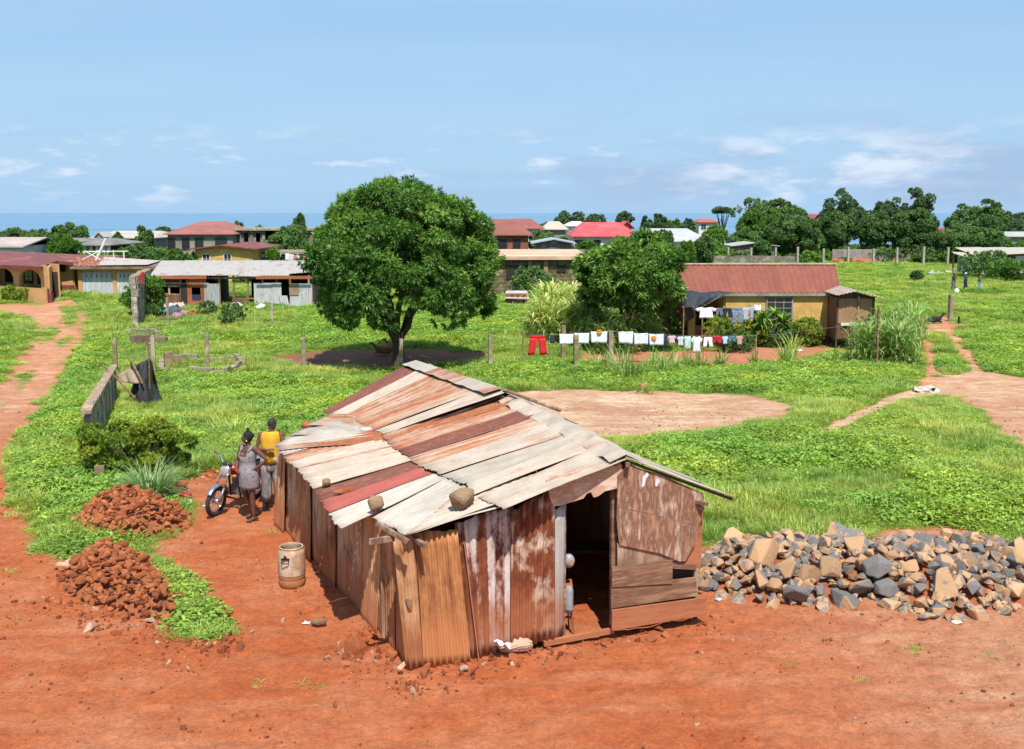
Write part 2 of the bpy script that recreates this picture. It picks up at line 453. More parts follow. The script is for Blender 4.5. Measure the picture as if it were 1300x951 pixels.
SAND = poly([(600, 500), (665, 497), (740, 494), (850, 497), (960, 503), (1005, 512), (1012, 524), (985, 534), (930, 544), (870, 550), (800, 556), (700, 560), (600, 540)])
LANE = poly([(1160, 494), (1205, 494), (1185, 500), (1150, 508), (1115, 521), (1075, 540), (1040, 557), (1015, 566), (1005, 564), (1040, 545), (1080, 526), (1120, 510)]); LANE = None
RROAD = poly([(1172, 412), (1172, 402), (1200, 404), (1204, 418), (1226, 440), (1250, 468), (1300, 481), (1420, 492), (1700, 500), (1700, 620), (1440, 600), (1300, 570), (1262, 548), (1236, 520), (1205, 503), (1160, 500), (1155, 492), (1172, 478), (1178, 455), (1174, 430)])
MED = poly([(1184, 424), (1192, 424), (1206, 440), (1214, 456), (1222, 472), (1210, 478), (1196, 468), (1188, 448)])
YARD = poly([(735, 446), (800, 443), (1085, 437), (1086, 446), (1040, 452), (1020, 462), (960, 466), (840, 470), (770, 466), (736, 456)])
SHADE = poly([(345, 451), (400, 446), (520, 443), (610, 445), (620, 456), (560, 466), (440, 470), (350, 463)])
WEDGE = poly([(168, 700), (205, 704), (235, 728), (258, 758), (280, 785), (298, 806), (262, 812), (220, 806), (214, 775), (196, 735)])
DRY = poly([(1052, 606), (1120, 604), (1150, 612), (1128, 628), (1070, 630)])
DRY2 = poly([(876, 645), (930, 640), (1010, 655), (1080, 662), (1085, 690), (1000, 705), (880, 705)])
LSAND = poly([(-200, 398), (-20, 399), (28, 404), (34, 413), (0, 418), (-200, 420)])
MIDR = [poly([(52, 420), (68, 412), (74, 422), (54, 440)]), poly([(22, 478), (40, 470), (46, 478), (30, 496), (16, 506)]), poly([(70, 436), (84, 424), (90, 430), (74, 448)]), poly([(72, 390), (95, 388), (98, 410), (84, 418)])]
PATHS = [poly([(270, 402), (284, 408), (288, 436), (281, 437), (278, 415), (262, 404)]), poly([(1195, 412), (1260, 412), (1260, 415), (1195, 416)]), poly([(340, 456), (360, 452), (410, 462), (420, 472), (380, 468)]), poly([(1175, 488), (1210, 490), (1190, 503), (1150, 512), (1115, 526), (1078, 546), (1040, 562), (1008, 576), (985, 572), (1030, 548), (1080, 522), (1120, 504)]), poly([(1160, 425), (1178, 412), (1190, 440), (1192, 470), (1182, 496), (1160, 495), (1174, 465)]), poly([(1188, 402), (1206, 402), (1212, 420), (1236, 445), (1262, 474), (1225, 478), (1212, 448), (1196, 425)])]
SHK = None
def masks(x, y):
    wx = x+(fbm(x*1.1, y*1.1, 4, 3)-.5)*.9*np.clip(y/40, .5, 1.3); wy = y+(fbm(x*1.1, y*1.1, 4, 50)-.5)*1.2*np.clip(y/25, .5, 2.2)
    e = .30+.020*y
    S = lambda P: ss(-1, 1, sdist(P, wx, wy)/e)
    dirt = S(FORE)
    for P in (SAND, RROAD, YARD, SHADE): dirt = np.maximum(dirt, S(P))
    for P in PATHS: dirt = np.maximum(dirt, ss(-1, 1, sdist(P, x, y)/.2)*.8)
    for P in [MED, WEDGE]: dirt = dirt*(1-.9*ss(-1, 1, sdist(P, wx*.5+x*.5, wy*.5+y*.5)/.25))
    for P in MIDR: dirt = dirt*(1-.6*ss(-1, 1, sdist(P, wx*.5+x*.5, wy*.5+y*.5)/.4))
    sand = np.maximum(S(SAND), ss(-1, 1, sdist(PATHS[3], x, y)/.3)); sand = np.maximum(sand, S(LSAND)); sand = np.maximum(sand, S(RROAD)*.85)
    # the open ground at the right in front of the stones is paler
    pale = np.maximum(ss(2.0, 7.5, x)*.5, ss(19, 34, y)*.55)*S(FORE)
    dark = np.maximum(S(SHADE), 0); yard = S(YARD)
    dry = np.maximum(S(DRY), S(DRY2)*.62)
    return np.clip(1-dirt, 0, 1), np.clip(sand+pale, 0, 1), dark, dry, yard

# ground sheet
def axis(parts):
    a = [parts[0][0]]
    for (p0, p1, n) in parts: a += list(np.linspace(p0, p1, n+1)[1:])
    return np.array(a)
ys = axis([(-60, 4, 16), (4, 9, 12), (9, 22, 190), (22, 50, 200), (50, 100, 130), (100, 200, 80), (200, 420, 40), (420, 1100, 30)])
sa = axis([(-2.6, -.7, 16), (-.7, .7, 520), (.7, 2.6, 16)])
YY, SS = np.meshgrid(ys, sa, indexing='ij'); XX = SS*(np.maximum(YY, 0)*.82+18)
ZZ = hgt(XX, YY)
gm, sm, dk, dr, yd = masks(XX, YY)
ny, nx = XX.shape
me = bpy.data.meshes.new('ground')
me.vertices.add(nx*ny); me.vertices.foreach_set('co', np.stack([XX, YY, ZZ], -1).astype(np.float32).ravel())
ii = (np.arange(ny-1)[:, None]*nx+np.arange(nx-1)[None, :]).ravel()
fc = np.stack([ii, ii+1, ii+nx+1, ii+nx], 1).astype(np.int32)
me.loops.add(fc.size); me.loops.foreach_set('vertex_index', fc.ravel())
me.polygons.add(len(fc)); me.polygons.foreach_set('loop_start', np.arange(0, fc.size, 4, dtype=np.int32)); me.polygons.foreach_set('loop_total', np.full(len(fc), 4, dtype=np.int32))
me.polygons.foreach_set('use_smooth', np.ones(len(fc), bool)); me.update(calc_edges=True)
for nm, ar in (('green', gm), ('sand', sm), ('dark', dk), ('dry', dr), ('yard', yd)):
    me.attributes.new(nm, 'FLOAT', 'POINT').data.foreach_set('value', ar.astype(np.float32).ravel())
m, nt, b = nodes('earth'); N = NT(nt)
A = lambda s: N.n('ShaderNodeAttribute', attribute_name=s).outputs['Fac']
g = N.n('ShaderNodeNewGeometry'); pos = g.outputs['Position']
n1 = N.noise(N.mapping(pos, (1, 1, 1)), .35, 6, .6); n2 = N.noise(pos, 2.2, 8, .65); n3 = N.noise(pos, 14, 5, .7); n4 = N.noise(pos, 60, 3, .7)
n5 = N.noise(N.mapping(pos, (.35, 1.6, 1)), 1.1, 6, .65)
red = N.ramp(n1, [(.3, (.43, .105, .034)), (.5, (.50, .145, .053)), (.7, (.56, .22, .11))])
red = N.mix(N.ramp(n2, [(.40, 0.), (.70, .55)]), red, (.37, .082, .03))
red = N.mix(N.ramp(n5, [(.5, 0.), (.72, .5)]), red, (.58, .27, .15))
sandc = N.ramp(n5, [(.3, (.50, .26, .16)), (.5, (.66, .44, .27)), (.7, (.80, .62, .43))])
sandc = N.mix(N.ramp(n1, [(.45, 0.), (.62, .75)]), sandc, (.46, .23, .14))
sandc = N.mix(N.ramp(n2, [(.42, 0.), (.68, .7)]), sandc, (.40, .19, .11))
col = N.mix(A('sand'), red, sandc)
col = N.mix(N.math('MULTIPLY', A('yard'), .8), col, N.ramp(n2, [(.3, (.42, .15, .09)), (.7, (.50, .23, .14))]))
col = N.mix(N.math('MULTIPLY', A('dark'), .9), col, N.ramp(n2, [(.3, (.17, .085, .05)), (.7, (.25, .14, .085))]))  # bare earth under the big mango, the tree's shade painted in as dark brown
gr = N.ramp(n2, [(.3, (.12, .21, .035)), (.55, (.18, .27, .05)), (.75, (.32, .27, .10))])
gr = N.mix(N.ramp(n3, [(.5, 0.), (.8, .4)]), gr, (.22, .14, .06))
gr = N.mix(A('dry'), gr, (.42, .36, .15))
col = N.mix(N.ramp(N.math('ADD', A('green'), N.math('MULTIPLY', N.math('SUBTRACT', n3, .5), .5)), [(.30, 0.), (.62, 1.)]), col, gr)
n6 = N.noise(pos, 5.5, 8, .8)
col = N.mix(.75, col, N.ramp(n6, [(.3, .62), (.5, 1.), (.72, 1.25)]), 'MULTIPLY')
col = N.mix(.7, col, N.ramp(n3, [(.28, .66), (.72, 1.22)]), 'MULTIPLY')
col = N.mix(.6, col, N.ramp(n4, [(.3, .75), (.7, 1.2)]), 'MULTIPLY')
N.l(col, b.inputs['Base Color']); b.inputs['Roughness'].default_value = .95; b.inputs['Specular IOR Level'].default_value = .15
hh = N.math('ADD', N.math('MULTIPLY', n3, .6), N.math('MULTIPLY', n4, .35)); N.bump(hh, 1., .07, b)
me.materials.append(m)
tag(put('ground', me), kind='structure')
# sea
mb = MB(); mb.quad((-70000, 420, -30), (70000, 420, -30), (70000, 80000, -30), (-70000, 80000, -30))
m, nt, b = nodes('sea_water'); N = NT(nt); g = N.n('ShaderNodeNewGeometry')
f = N.noise(N.mapping(g.outputs['Position'], (.0008, .0035, 1)), 1., 5, .6)
N.l(N.ramp(f, [(.35, (.11, .21, .31)), (.65, (.16, .27, .37))]), b.inputs['Base Color']); b.inputs['Roughness'].default_value = .45; b.inputs['Specular IOR Level'].default_value = .25
N.bump(N.noise(N.mapping(g.outputs['Position'], (.02, .06, 1)), 1., 6, .7), 1., 3., b)
tag(mb.build('sea', m), kind='structure')

# ------------------------------------------------------------------ ground cover
def src_coll(name, meshes):
    c = bpy.data.collections.new(name)
    for i, me in enumerate(meshes):
        o = bpy.data.objects.new('%s_source' % name, me); c.objects.link(o)
    return c
def gn_scatter(name, pts, rot, scl, idx, coll, label=None, cat=None, kind='stuff'):
    me = bpy.data.meshes.new(name); n = len(pts)
    me.vertices.add(n); me.vertices.foreach_set('co', pts.astype(np.float32).ravel())
    me.attributes.new('rot', 'FLOAT_VECTOR', 'POINT').data.foreach_set('vector', rot.astype(np.float32).ravel())
    me.attributes.new('scl', 'FLOAT_VECTOR', 'POINT').data.foreach_set('vector', scl.astype(np.float32).ravel())
    me.attributes.new('idx', 'INT', 'POINT').data.foreach_set('value', idx.astype(np.int32))
    o = bpy.data.objects.new(name, me); COL.objects.link(o)
    ng = bpy.data.node_groups.new(name, 'GeometryNodeTree')
    ng.interface.new_socket('Geometry', in_out='INPUT', socket_type='NodeSocketGeometry'); ng.interface.new_socket('Geometry', in_out='OUTPUT', socket_type='NodeSocketGeometry')
    gi = ng.nodes.new('NodeGroupInput'); go = ng.nodes.new('NodeGroupOutput')
    ip = ng.nodes.new('GeometryNodeInstanceOnPoints'); ci = ng.nodes.new('GeometryNodeCollectionInfo')
    ci.inputs['Collection'].default_value = coll; ci.inputs['Separate Children'].default_value = True; ci.inputs['Reset Children'].default_value = True
    def na(nm, t):
        x = ng.nodes.new('GeometryNodeInputNamedAttribute'); x.data_type = t; x.inputs['Name'].default_value = nm; return x.outputs['Attribute']
    L = ng.links.new
    L(gi.outputs[0], ip.inputs['Points']); L(ci.outputs[0], ip.inputs['Instance']); ip.inputs['Pick Instance'].default_value = True
    L(na('idx', 'INT'), ip.inputs['Instance Index']); L(na('rot', 'FLOAT_VECTOR'), ip.inputs['Rotation']); L(na('scl', 'FLOAT_VECTOR'), ip.inputs['Scale'])
    L(ip.outputs[0], go.inputs[0])
    md = o.modifiers.new('scatter', 'NODES'); md.node_group = ng
    tag(o, label, cat, kind=kind); return o
WEEDM = leafmat('weed_leaf', (.12, .25, .035), (.21, .375, .06), (.34, .50, .12), trans=.35, pos=.25, rnd=.3)
GRASSM = leafmat('grass_blade', (.13, .27, .04), (.23, .38, .07), (.40, .48, .15), trans=.35, pos=.22, rnd=.25)
REEDM = leafmat('reed_blade', (.12, .28, .05), (.26, .40, .11), (.52, .54, .22), trans=.35, rnd=.2)
DRYM = leafmat('dry_blade', (.25, .23, .08), (.36, .30, .12), (.45, .38, .18), trans=.2)
def weed_clump(seed, rad, h, n, ll, lw):
    r = np.random.default_rng(seed); a = r.uniform(0, 6.28, n); q = np.sqrt(r.random(n))*rad
    z = h*(1-(q/rad)**2*.7)*r.uniform(.35, 1., n)
    C = np.stack([np.cos(a)*q, np.sin(a)*q, z], 1)
    b_ = r.uniform(0, 6.28, n); D = np.stack([np.cos(b_)+np.cos(a)*.5, np.sin(b_)+np.sin(a)*.5, r.uniform(-.35, .6, n)], 1)
    U = np.tile([0, 0, 1.], (n, 1))+r.normal(size=(n, 3))*.35
    return leaf_mesh('weed', C, D, U, ll*r.uniform(.6, 1.25, n), lw*r.uniform(.6, 1.2, n), r.random(n)*.55+z/h*.35, WEEDM)
def blade_mesh(name, seed, n, rad, L0, L1, w0, arch, m, seg=4, tone=(0, 1), splay=.5, zb=0.):
    """arching blades as strips"""
    r = np.random.default_rng(seed); a = r.uniform(0, 6.28, n); q = np.sqrt(r.random(n))*rad
    base = np.stack([np.cos(a)*q, np.sin(a)*q, r.random(n)**.8*zb], 1)
    b_ = a+r.normal(0, .9, n); out = np.stack([np.cos(b_), np.sin(b_), np.zeros(n)], 1)
    L = r.uniform(L0, L1, n); W = w0*r.uniform(.7, 1.3, n); th0 = r.uniform(.05, splay, n); k = arch*r.uniform(.5, 1.3, n)
    side = np.stack([-out[:, 1], out[:, 0], np.zeros(n)], 1)
    p = base.copy(); th = th0.copy(); V_ = []
    for s_ in range(seg+1):
        wd = W*(1-(s_/seg)**1.6*.95)*(.7 if s_ == 0 else 1)
        V_.append(np.stack([p-side*wd[:, None]*.5, p+side*wd[:, None]*.5], 1))
        st = (L/seg)[:, None]; p = p+(out*np.sin(th)[:, None]+np.array([0, 0, 1])*np.cos(th)[:, None])*st; th = th+k/seg
    Vv = np.stack(V_, 1).reshape(-1, 3)  # n,(seg+1),2
    nv = (seg+1)*2; idx = []
    bi = np.arange(n)[:, None]*nv
    fs = np.concatenate([bi+np.array([2*s_, 2*s_+1, 2*s_+3, 2*s_+2])[None, :] for s_ in range(seg)], 0).astype(np.int32)
    me = bpy.data.meshes.new(name); me.vertices.add(len(Vv)); me.vertices.foreach_set('co', Vv.astype(np.float32).ravel())
    me.loops.add(fs.size); me.loops.foreach_set('vertex_index', fs.ravel()); me.polygons.add(len(fs))
    me.polygons.foreach_set('loop_start', np.arange(0, fs.size, 4, dtype=np.int32)); me.polygons.foreach_set('loop_total', np.full(len(fs), 4, dtype=np.int32))
    me.update(calc_edges=True)
    t = np.tile(r.uniform(tone[0], tone[1], n), seg)
    me.attributes.new('tone', 'FLOAT', 'FACE').data.foreach_set('value', t.astype(np.float32))
    me.materials.append(m); return me
weedC = src_coll('weed', [weed_clump(i, .30, .12+.05*(i % 3), 95, .070, .045) for i in range(5)]+[weed_clump(20+i, .42, .30, 150, .09, .055) for i in range(3)])
grassC = src_coll('grass', [blade_mesh('grass', 40+i, 80, .26, .08, .17+.02*i, .011, 1.1, GRASSM, 3) for i in range(5)]+[blade_mesh('tall_grass', 60+i, 70, .25, .18, .34, .018, 1.4, GRASSM, 4, (.2, 1)) for i in range(3)])
AVC = [(*G(px, py)[:2], r) for px, py, r in ((192, 636, .45), (98, 618, .3), (112, 606, .35), (70, 616, .3), (88, 634, .25), (230, 621, .3), (1186, 413, 1.1), (1168, 412, 1.0), (1186, 418, 1.2), (186, 522, .5), (150, 516, .4), (1175, 500, .8), (225, 408, 1.2), (210, 402, 1.2), (243, 404, .8), (1213, 375, .8), (1208, 349, 1.5), (818, 498, .4), (656, 388, 1.2), (1155, 772, .4), (40, 386, 1.3))]
AV = []   # footprints to keep clear: (cx, cy, r)
def clear(x, y):
    k = np.ones(x.shape, bool)
    for P in AVP: k &= ~inpoly(P, x, y)
    for c in AVC: k &= np.hypot(x-c[0], y-c[1]) > c[2]
    return k
LUSH = [poly([(600, 470), (720, 462), (900, 468), (1050, 455), (1130, 470), (1135, 500), (1060, 512), (1010, 506), (850, 494), (700, 492), (600, 494)]),
        poly([(805, 575), (900, 552), (1000, 545), (1060, 560), (1130, 575), (1160, 600), (1060, 596), (960, 600), (880, 640), (830, 600)]),
        poly([(10, 580), (60, 500), (100, 430), (150, 430), (110, 500), (100, 600), (240, 640), (60, 660)]), WEDGE,
        poly([(150, 520), (260, 480), (480, 490), (560, 470), (560, 500), (420, 540), (250, 500)]),
        poly([(1190, 470), (1230, 430), (1500, 420), (1500, 480), (1290, 475)]), poly([(380, 400), (600, 380), (720, 400), (620, 440), (380, 440)])]
def scatter_cover():
    P = []
    for (y0, y1, n) in ((12, 24, 30000), (24, 36, 42000), (36, 60, 52000), (60, 100, 42000), (100, 165, 26000)):
        y = np.sqrt(RNG.uniform(y0**2, y1**2, n)); x = RNG.uniform(-.62, .62, n)*(y+3)
        P.append(np.stack([x, y], 1))
    P = np.concatenate(P); x, y = P[:, 0], P[:, 1]
    g, s_, d_, dr_, yd_ = masks(x, y)
    lush = fbm(x*.22, y*.22, 4, 5)-.52
    for L in LUSH: lush = np.maximum(lush, .22*ss(-1, 1, sdist(L, x, y)/1.0)+.3*(fbm(x*.5, y*.5, 3, 2)-.5))
    thin = fbm(x*.8, y*.8, 4, 77)
    keep = (g+(thin-.5)*.8 > .45) & ((thin > .34) | (RNG.random(len(x)) < .35)) & (RNG.random(len(x)) < np.clip(1.15-1.05*dr_, 0, 1)) & clear(x, y)
    stray = (g <= .5) & (RNG.random(len(x)) < .012*(thin > .5)) & (d_ < .3) & clear(x, y)
    isw = (lush+RNG.normal(0, .09, len(x)) > .10) & (g > .55+RNG.normal(0, .12, len(x))) & (dr_ < .3)
    keep &= isw | (thin > .33) | (RNG.random(len(x)) < .45)
    keep &= (y > 18.5) | (thin > .47) | (RNG.random(len(x)) < .35)
    z = hgt(x, y)
    far = np.clip((y-30)/60, 0, 1)
    for nm, k, coll, lab in (('ground_weeds', keep & isw, weedC, 'low broad leaved weeds covering the open plots between paths'), ('grass_cover', (keep & ~isw) | stray, grassC, 'short bright green grass covering the fields around the shack')):
        n = k.sum(); xx, yy, zz_ = x[k], y[k], z[k]; L = lush[k]
        rot = np.stack([RNG.normal(0, .12, n), RNG.normal(0, .12, n), RNG.uniform(0, 6.28, n)], 1)
        sc1 = RNG.uniform(.65, 1.25, n)*(1+.9*far[k])*(.55+.45*ss(.3, .9, g[k]))
        big = (L+RNG.normal(0, .05, n) > .19) if coll is weedC else (fbm(xx*.4, yy*.4, 3, 33) > .56)
        idx = np.where(big, RNG.integers(5, 8, n), RNG.integers(0, 5, n))
        hs = np.where(stray[k], .6, 1.)*np.where(yy < 17.5, .62, 1.)*(.6+.4*ss(.55, .95, g[k]))
        gn_scatter(nm, np.stack([xx, yy, zz_-.02], 1), rot, np.stack([sc1, sc1, sc1*RNG.uniform(.8, 1.2, n)*hs*(1-.35*far[k])], 1), idx, coll, lab, 'vegetation')
# ------------------------------------------------------------------ common materials
WOOD = mat('grey_wood', (.34, .22, .15), (.17, .095, .06), (.42, .30, .22), scale=3, stretch=(1, 1, .25), rough=.9, bump=.5, rand=.15)
WOODB = mat('brown_board', (.30, .165, .10), (.16, .075, .042), (.38, .24, .155), scale=2.2, stretch=(.35, .35, 2.6), rough=.9, bump=.5)
PLY = mat('peeling_plywood', (.42, .23, .145), (.19, .085, .05), (.56, .40, .30), scale=3.2, stretch=(2.6, 2.6, .7), rough=.9, bump=.6, bd=.02, band=(.36, .66))
REDW = mat('red_stained_board', (.40, .15, .07), (.30, .10, .045), scale=2, stretch=(.4, .4, 3), rough=.9)
DARKW = mat('dark_timber', (.09, .06, .045), (.05, .033, .025), scale=4, rough=.9)
CONC = mat('weathered_concrete', (.33, .27, .19), (.21, .17, .115), (.42, .36, .27), scale=2.2, rough=.95, bump=.6, bd=.02, rand=.12)
CONCD = mat('mossy_concrete', (.30, .21, .12), (.19, .14, .08), (.38, .29, .18), scale=1.4, rough=.95, bump=.6, bd=.02)
STEEL = plain('rebar_steel', (.12, .07, .05), .7)
DARK = plain('dark_interior', (.018, .016, .015), .9)
EARTHSTAIN = (.36, .13, .06)
ZINC = (.50, .48, .45); CREAM = (.66, .55, .45); RUST = (.42, .15, .065); RUSTO = (.50, .20, .08)
_t = tin
def tin(n_, base, *a, **k): return _t(n_, tuple(x*.80 for x in base) if n_.startswith('tin_') else base, *a, **k)
TN = {
 'cream': tin('tin_cream', (.62, .51, .41), RUST, .28, rust2=(.34, .12, .055)), 'creamr': tin('tin_cream_rusty', (.56, .42, .31), RUST, .46, rust2=(.34, .12, .055), streak=(7, .35)),
 'creamh': tin('tin_cream_half_rust', (.58, .44, .33), (.42, .15, .065), .54, rust2=(.30, .10, .045), streak=(8, .3)), 'grey': tin('tin_grey', (.50, .44, .37), RUST, .16),
 'white': tin('tin_white', (.60, .54, .46), RUST, .14), 'pale': tin('tin_pale_tan', (.57, .48, .39), RUST, .20, rust2=(.38, .15, .07)),
 'dark': tin('tin_dark_rust', (.22, .085, .06), (.17, .055, .035), .6, rust2=(.24, .10, .065)), 'red': tin('tin_faded_red', (.46, .125, .10), (.40, .16, .11), .25, rust2=(.52, .24, .19)),
 'rust': tin('tin_rust', (.56, .42, .32), (.40, .14, .06), .62, rust2=(.27, .09, .04))}
WT = {
 'brown': tin('wall_tin_brown', (.56, .31, .16), (.30, .12, .05), .46, rust2=(.17, .07, .04), streak=(7, .5), bot=EARTHSTAIN),
 'ochre': tin('wall_tin_ochre', (.54, .25, .10), (.33, .13, .055), .48, rust2=(.22, .08, .04), streak=(7, .45), bot=(.50, .20, .08)),
 'tan': tin('wall_tin_tan', (.60, .40, .25), (.30, .13, .06), .44, rust2=(.17, .08, .05), streak=(8, .4), bot=EARTHSTAIN),
 'stripe': tin('wall_tin_striped', (.62, .55, .52), (.30, .09, .035), .55, rust2=(.12, .035, .022), streak=(11, .22), soft=.03, bot=EARTHSTAIN),
 'blotch': tin('wall_tin_blotched', (.60, .46, .36), (.32, .10, .04), .6, rust2=(.11, .032, .02), streak=(3.2, 2.2), soft=.03, bot=EARTHSTAIN),
 'zinc': tin('wall_tin_zinc', (.44, .41, .40), (.30, .14, .09), .30, streak=(6, .5), bot=EARTHSTAIN),
 'grey': tin('wall_tin_grey', (.40, .42, .44), (.26, .20, .17), .30, streak=(5, .6))}
# ------------------------------------------------------------------ the shack in front
P0, P1, P2 = G(527, 847), G(885, 787), G(361, 668)
ua = (P1-P0); ua.z = 0; ua.normalize(); va = V(-ua.y, ua.x, 0)
def UV(u, v, z): p = P0+ua*u+va*v; return V(p.x, p.y, z)
def onv(px, py, v):
    d = Vector(ray(px, py)); t = (v-(Vector(CAM)-P0).dot(va))/d.dot(va); return Vector(CAM)+d*t
def onu(px, py, u):
    d = Vector(ray(px, py)); t = (u-(Vector(CAM)-P0).dot(ua))/d.dot(ua); return Vector(CAM)+d*t
shack = thing('tin_shack', 'tumbledown shack of rusty corrugated sheets and old boards in the foreground', 'shack', P0)
rs = random.Random(5)
# roof control points
E0 = onu(432, 672, -.62); E0b = onu(475, 660, -.30)      # lower tier eave, front end
E1 = onu(353, 572, -.90)                                # lower tier eave, far end
M0 = onv(520, 674, -.2)                                 # upper tier front eave corner
A0 = onv(797, 583, -.2)                                 # front apex
A1 = onu(620, 503, 2.93)
RR = onv(932, 632, -.22)
def lin(a, b, t): return a.lerp(b, t)
# tier joint line, front to back
J0 = lin(M0, A0, .30); 
def plane_pt(px, py, a, b, c):
    n = (b-a).cross(c-a); d = Vector(ray(px, py)); t = (a-Vector(CAM)).dot(n)/d.dot(n); return Vector(CAM)+d*t
def PR(px, py): return plane_pt(px, py, M0, A0, lin(E1, A1, .5))      # main left slope plane (fitted)
# upper tier: strips given by (joint pixel, ridge pixel) from front to back
JL = [(660, 632), (604, 620), (575, 603), (540, 590), (520, 578), (505, 569), (493, 558)]
RL = [(797, 584), (772, 568), (740, 551), (706, 538), (690, 533), (668, 520), (647, 512), (622, 503)]
def strip(name, a, b, c, d, key, lift=0., warp=.012, rag=.02, wl=.076, parent=shack, mats=TN, amp=.009, seed=None, label=None):
    n = (b-a).cross(c-a).normalized(); n = n if n.z > 0 else -n
    if abs(n.z) < .3 : n = n
    a, b, c, d = [p+n*lift for p in (a, b, c, d)]
    mb = MB().sheet(a, b, c, d, wl=wl, amp=amp, rows=10, warp=warp, seed=seed if seed is not None else rs.randint(0, 9999), nrm=n, ragged=rag)
    o = mb.build(name, mats[key], parent, smooth=True, fix=False, solid=.004)
    if label: o['label'] = label
    return o
# big front sheets reach the front eave itself
def rowsplit(a0, a1, b0, b1, n, jit=.12):
    ts = [0]+[(k+rs.uniform(-jit, jit))/n for k in range(1, n)]+[1]
    return [(lin(a0, a1, ts[k]), lin(a0, a1, min(1, ts[k+1]+.04)), lin(b0, b1, ts[k]), lin(b0, b1, min(1, ts[k+1]+.04))) for k in range(n)]
# --- lower tier, front to back: from eave to joint line
ev = [(432, 672), (417, 652), (408, 638), (399, 622), (386, 607), (378, 596), (366, 588), (360, 580), (352, 571)]
jt = [(568, 607), (560, 597), (551, 590), (537, 582), (520, 576), (505, 566), (490, 556), (474, 548), (449, 537)]
evp = [PR(*p) for p in ev]; evp[0] = PR(432, 672)
# eave drops a little towards the back corner
jtp = [PR(*p) for p in jt]
lk = ['white', 'red', 'dark', 'cream', 'cream', 'cream', 'creamh', 'grey']
lk2 = {0: .010, 1: .014, 2: .006, 3: .02}
for k in range(8):
    strip('roof_sheet', evp[k], evp[k+1], jtp[k], jtp[k+1], lk[k], lift=.012*(k % 2)+.004*k*.3, rag=.03)
# the far lower corner: torn old sheets reaching over the back wall
q = [PR(352, 571), PR(349, 569), PR(372, 556), PR(398, 541), PR(420, 528)]
strip('roof_sheet', PR(354, 575), PR(352, 567), PR(500, 561), PR(472, 549), 'rust', lift=.03, warp=.03, rag=.05)
strip('roof_sheet', PR(350, 570), PR(372, 554), PR(478, 556), PR(470, 545), 'white', lift=.045, warp=.03, rag=.07)
strip('roof_sheet', PR(368, 558), PR(398, 542), PR(462, 551), PR(452, 538), 'grey', lift=.06, warp=.03, rag=.07)
strip('roof_sheet', PR(388, 546), PR(424, 527), PR(455, 545), PR(452, 532), 'creamr', lift=.07, warp=.03, rag=.05)
# lowest front sheet under the boulders
FE = [(475, 660), (513, 678), (600, 657), (660, 634), (700, 619), (797, 584)]
strip('roof_sheet', PR(515, 678), PR(472, 657), PR(640, 640), PR(566, 605), 'white', lift=-.012, warp=.02, rag=.03, seed=3)
# --- upper tier: joint to ridge
uj = [(514, 679), (605, 631), (606, 614), (572, 602), (545, 591), (530, 580), (518, 571), (505, 562), (495, 552)]
ur = [(797, 584), (770, 566), (752, 557), (735, 549), (706, 536), (690, 530), (672, 521), (655, 514), (622, 502)]
uk = ['pale', 'pale', 'grey', 'pale', 'creamr', 'dark', 'creamh', 'rust']
strip('roof_sheet', PR(640, 648), PR(606, 634), PR(797, 583), PR(768, 566), 'pale', lift=.02, warp=.015)
for k in range(1, 8):
    ja, jb, ra_, rb_ = PR(*uj[k]), PR(*uj[k+1]), PR(*ur[k]), PR(*ur[k+1])
    strip('roof_sheet', ja+(ja-ra_)*.07, jb+(jb-rb_)*.07, ra_, rb_, uk[k], lift=.030+.014*(k % 2), rag=.03)
strip('roof_sheet', PR(513, 679), PR(580, 628), PR(690, 622), PR(700, 596), 'cream', lift=.006, warp=.015, seed=8)
# ridge cap strips, warped and overlapping
rid = [PR(797, 583), PR(735, 549), PR(690, 527), PR(655, 510), PR(622, 500)]
for k in range(4):
    a, b = rid[k], rid[k+1]
    l = ua*-.27+V(0, 0, -.075); r_ = ua*.25+V(0, 0, -.09)
    mb = MB(); n = 8; A_ = []
    for i in range(n+1):
        p = lin(a, b, i/n); h = .055+.02*math.sin(i*1.7+k*2); A_.append([p+l+V(0, 0, h+.015*math.sin(i*2.3))+va*.0, p+V(0, 0, h+.02), p+r_+V(0, 0, h)])
    for i in range(n):
        for j in range(2): 
            s0 = len(mb.v); mb.P([A_[i][j], A_[i+1][j], A_[i+1][j+1], A_[i][j+1]]); mb.face((s0, s0+1, s0+2, s0+3), uv=((i*.15, j*.3), (i*.15+.15, j*.3), (i*.15+.15, j*.3+.3), (i*.15, j*.3+.3)))
    mb.build('ridge_cap', TN[['cream', 'pale', 'cream', 'creamr'][k]], shack, fix=False, solid=.005)
# right slope
RB = A1+(RR-A0)*.93
for k in range(7):
    t0, t1 = k/7, min(1., (k+1)/7+.02)
    strip('roof_sheet', lin(RR, RB, t0), lin(RR, RB, t1), lin(A0, A1, t0)+V(0, 0, .01), lin(A0, A1, t1)+V(0, 0, .01), ['pale', 'grey', 'creamr', 'pale', 'rust', 'cream', 'rust'][k], lift=.01*(k % 2), rag=.04)
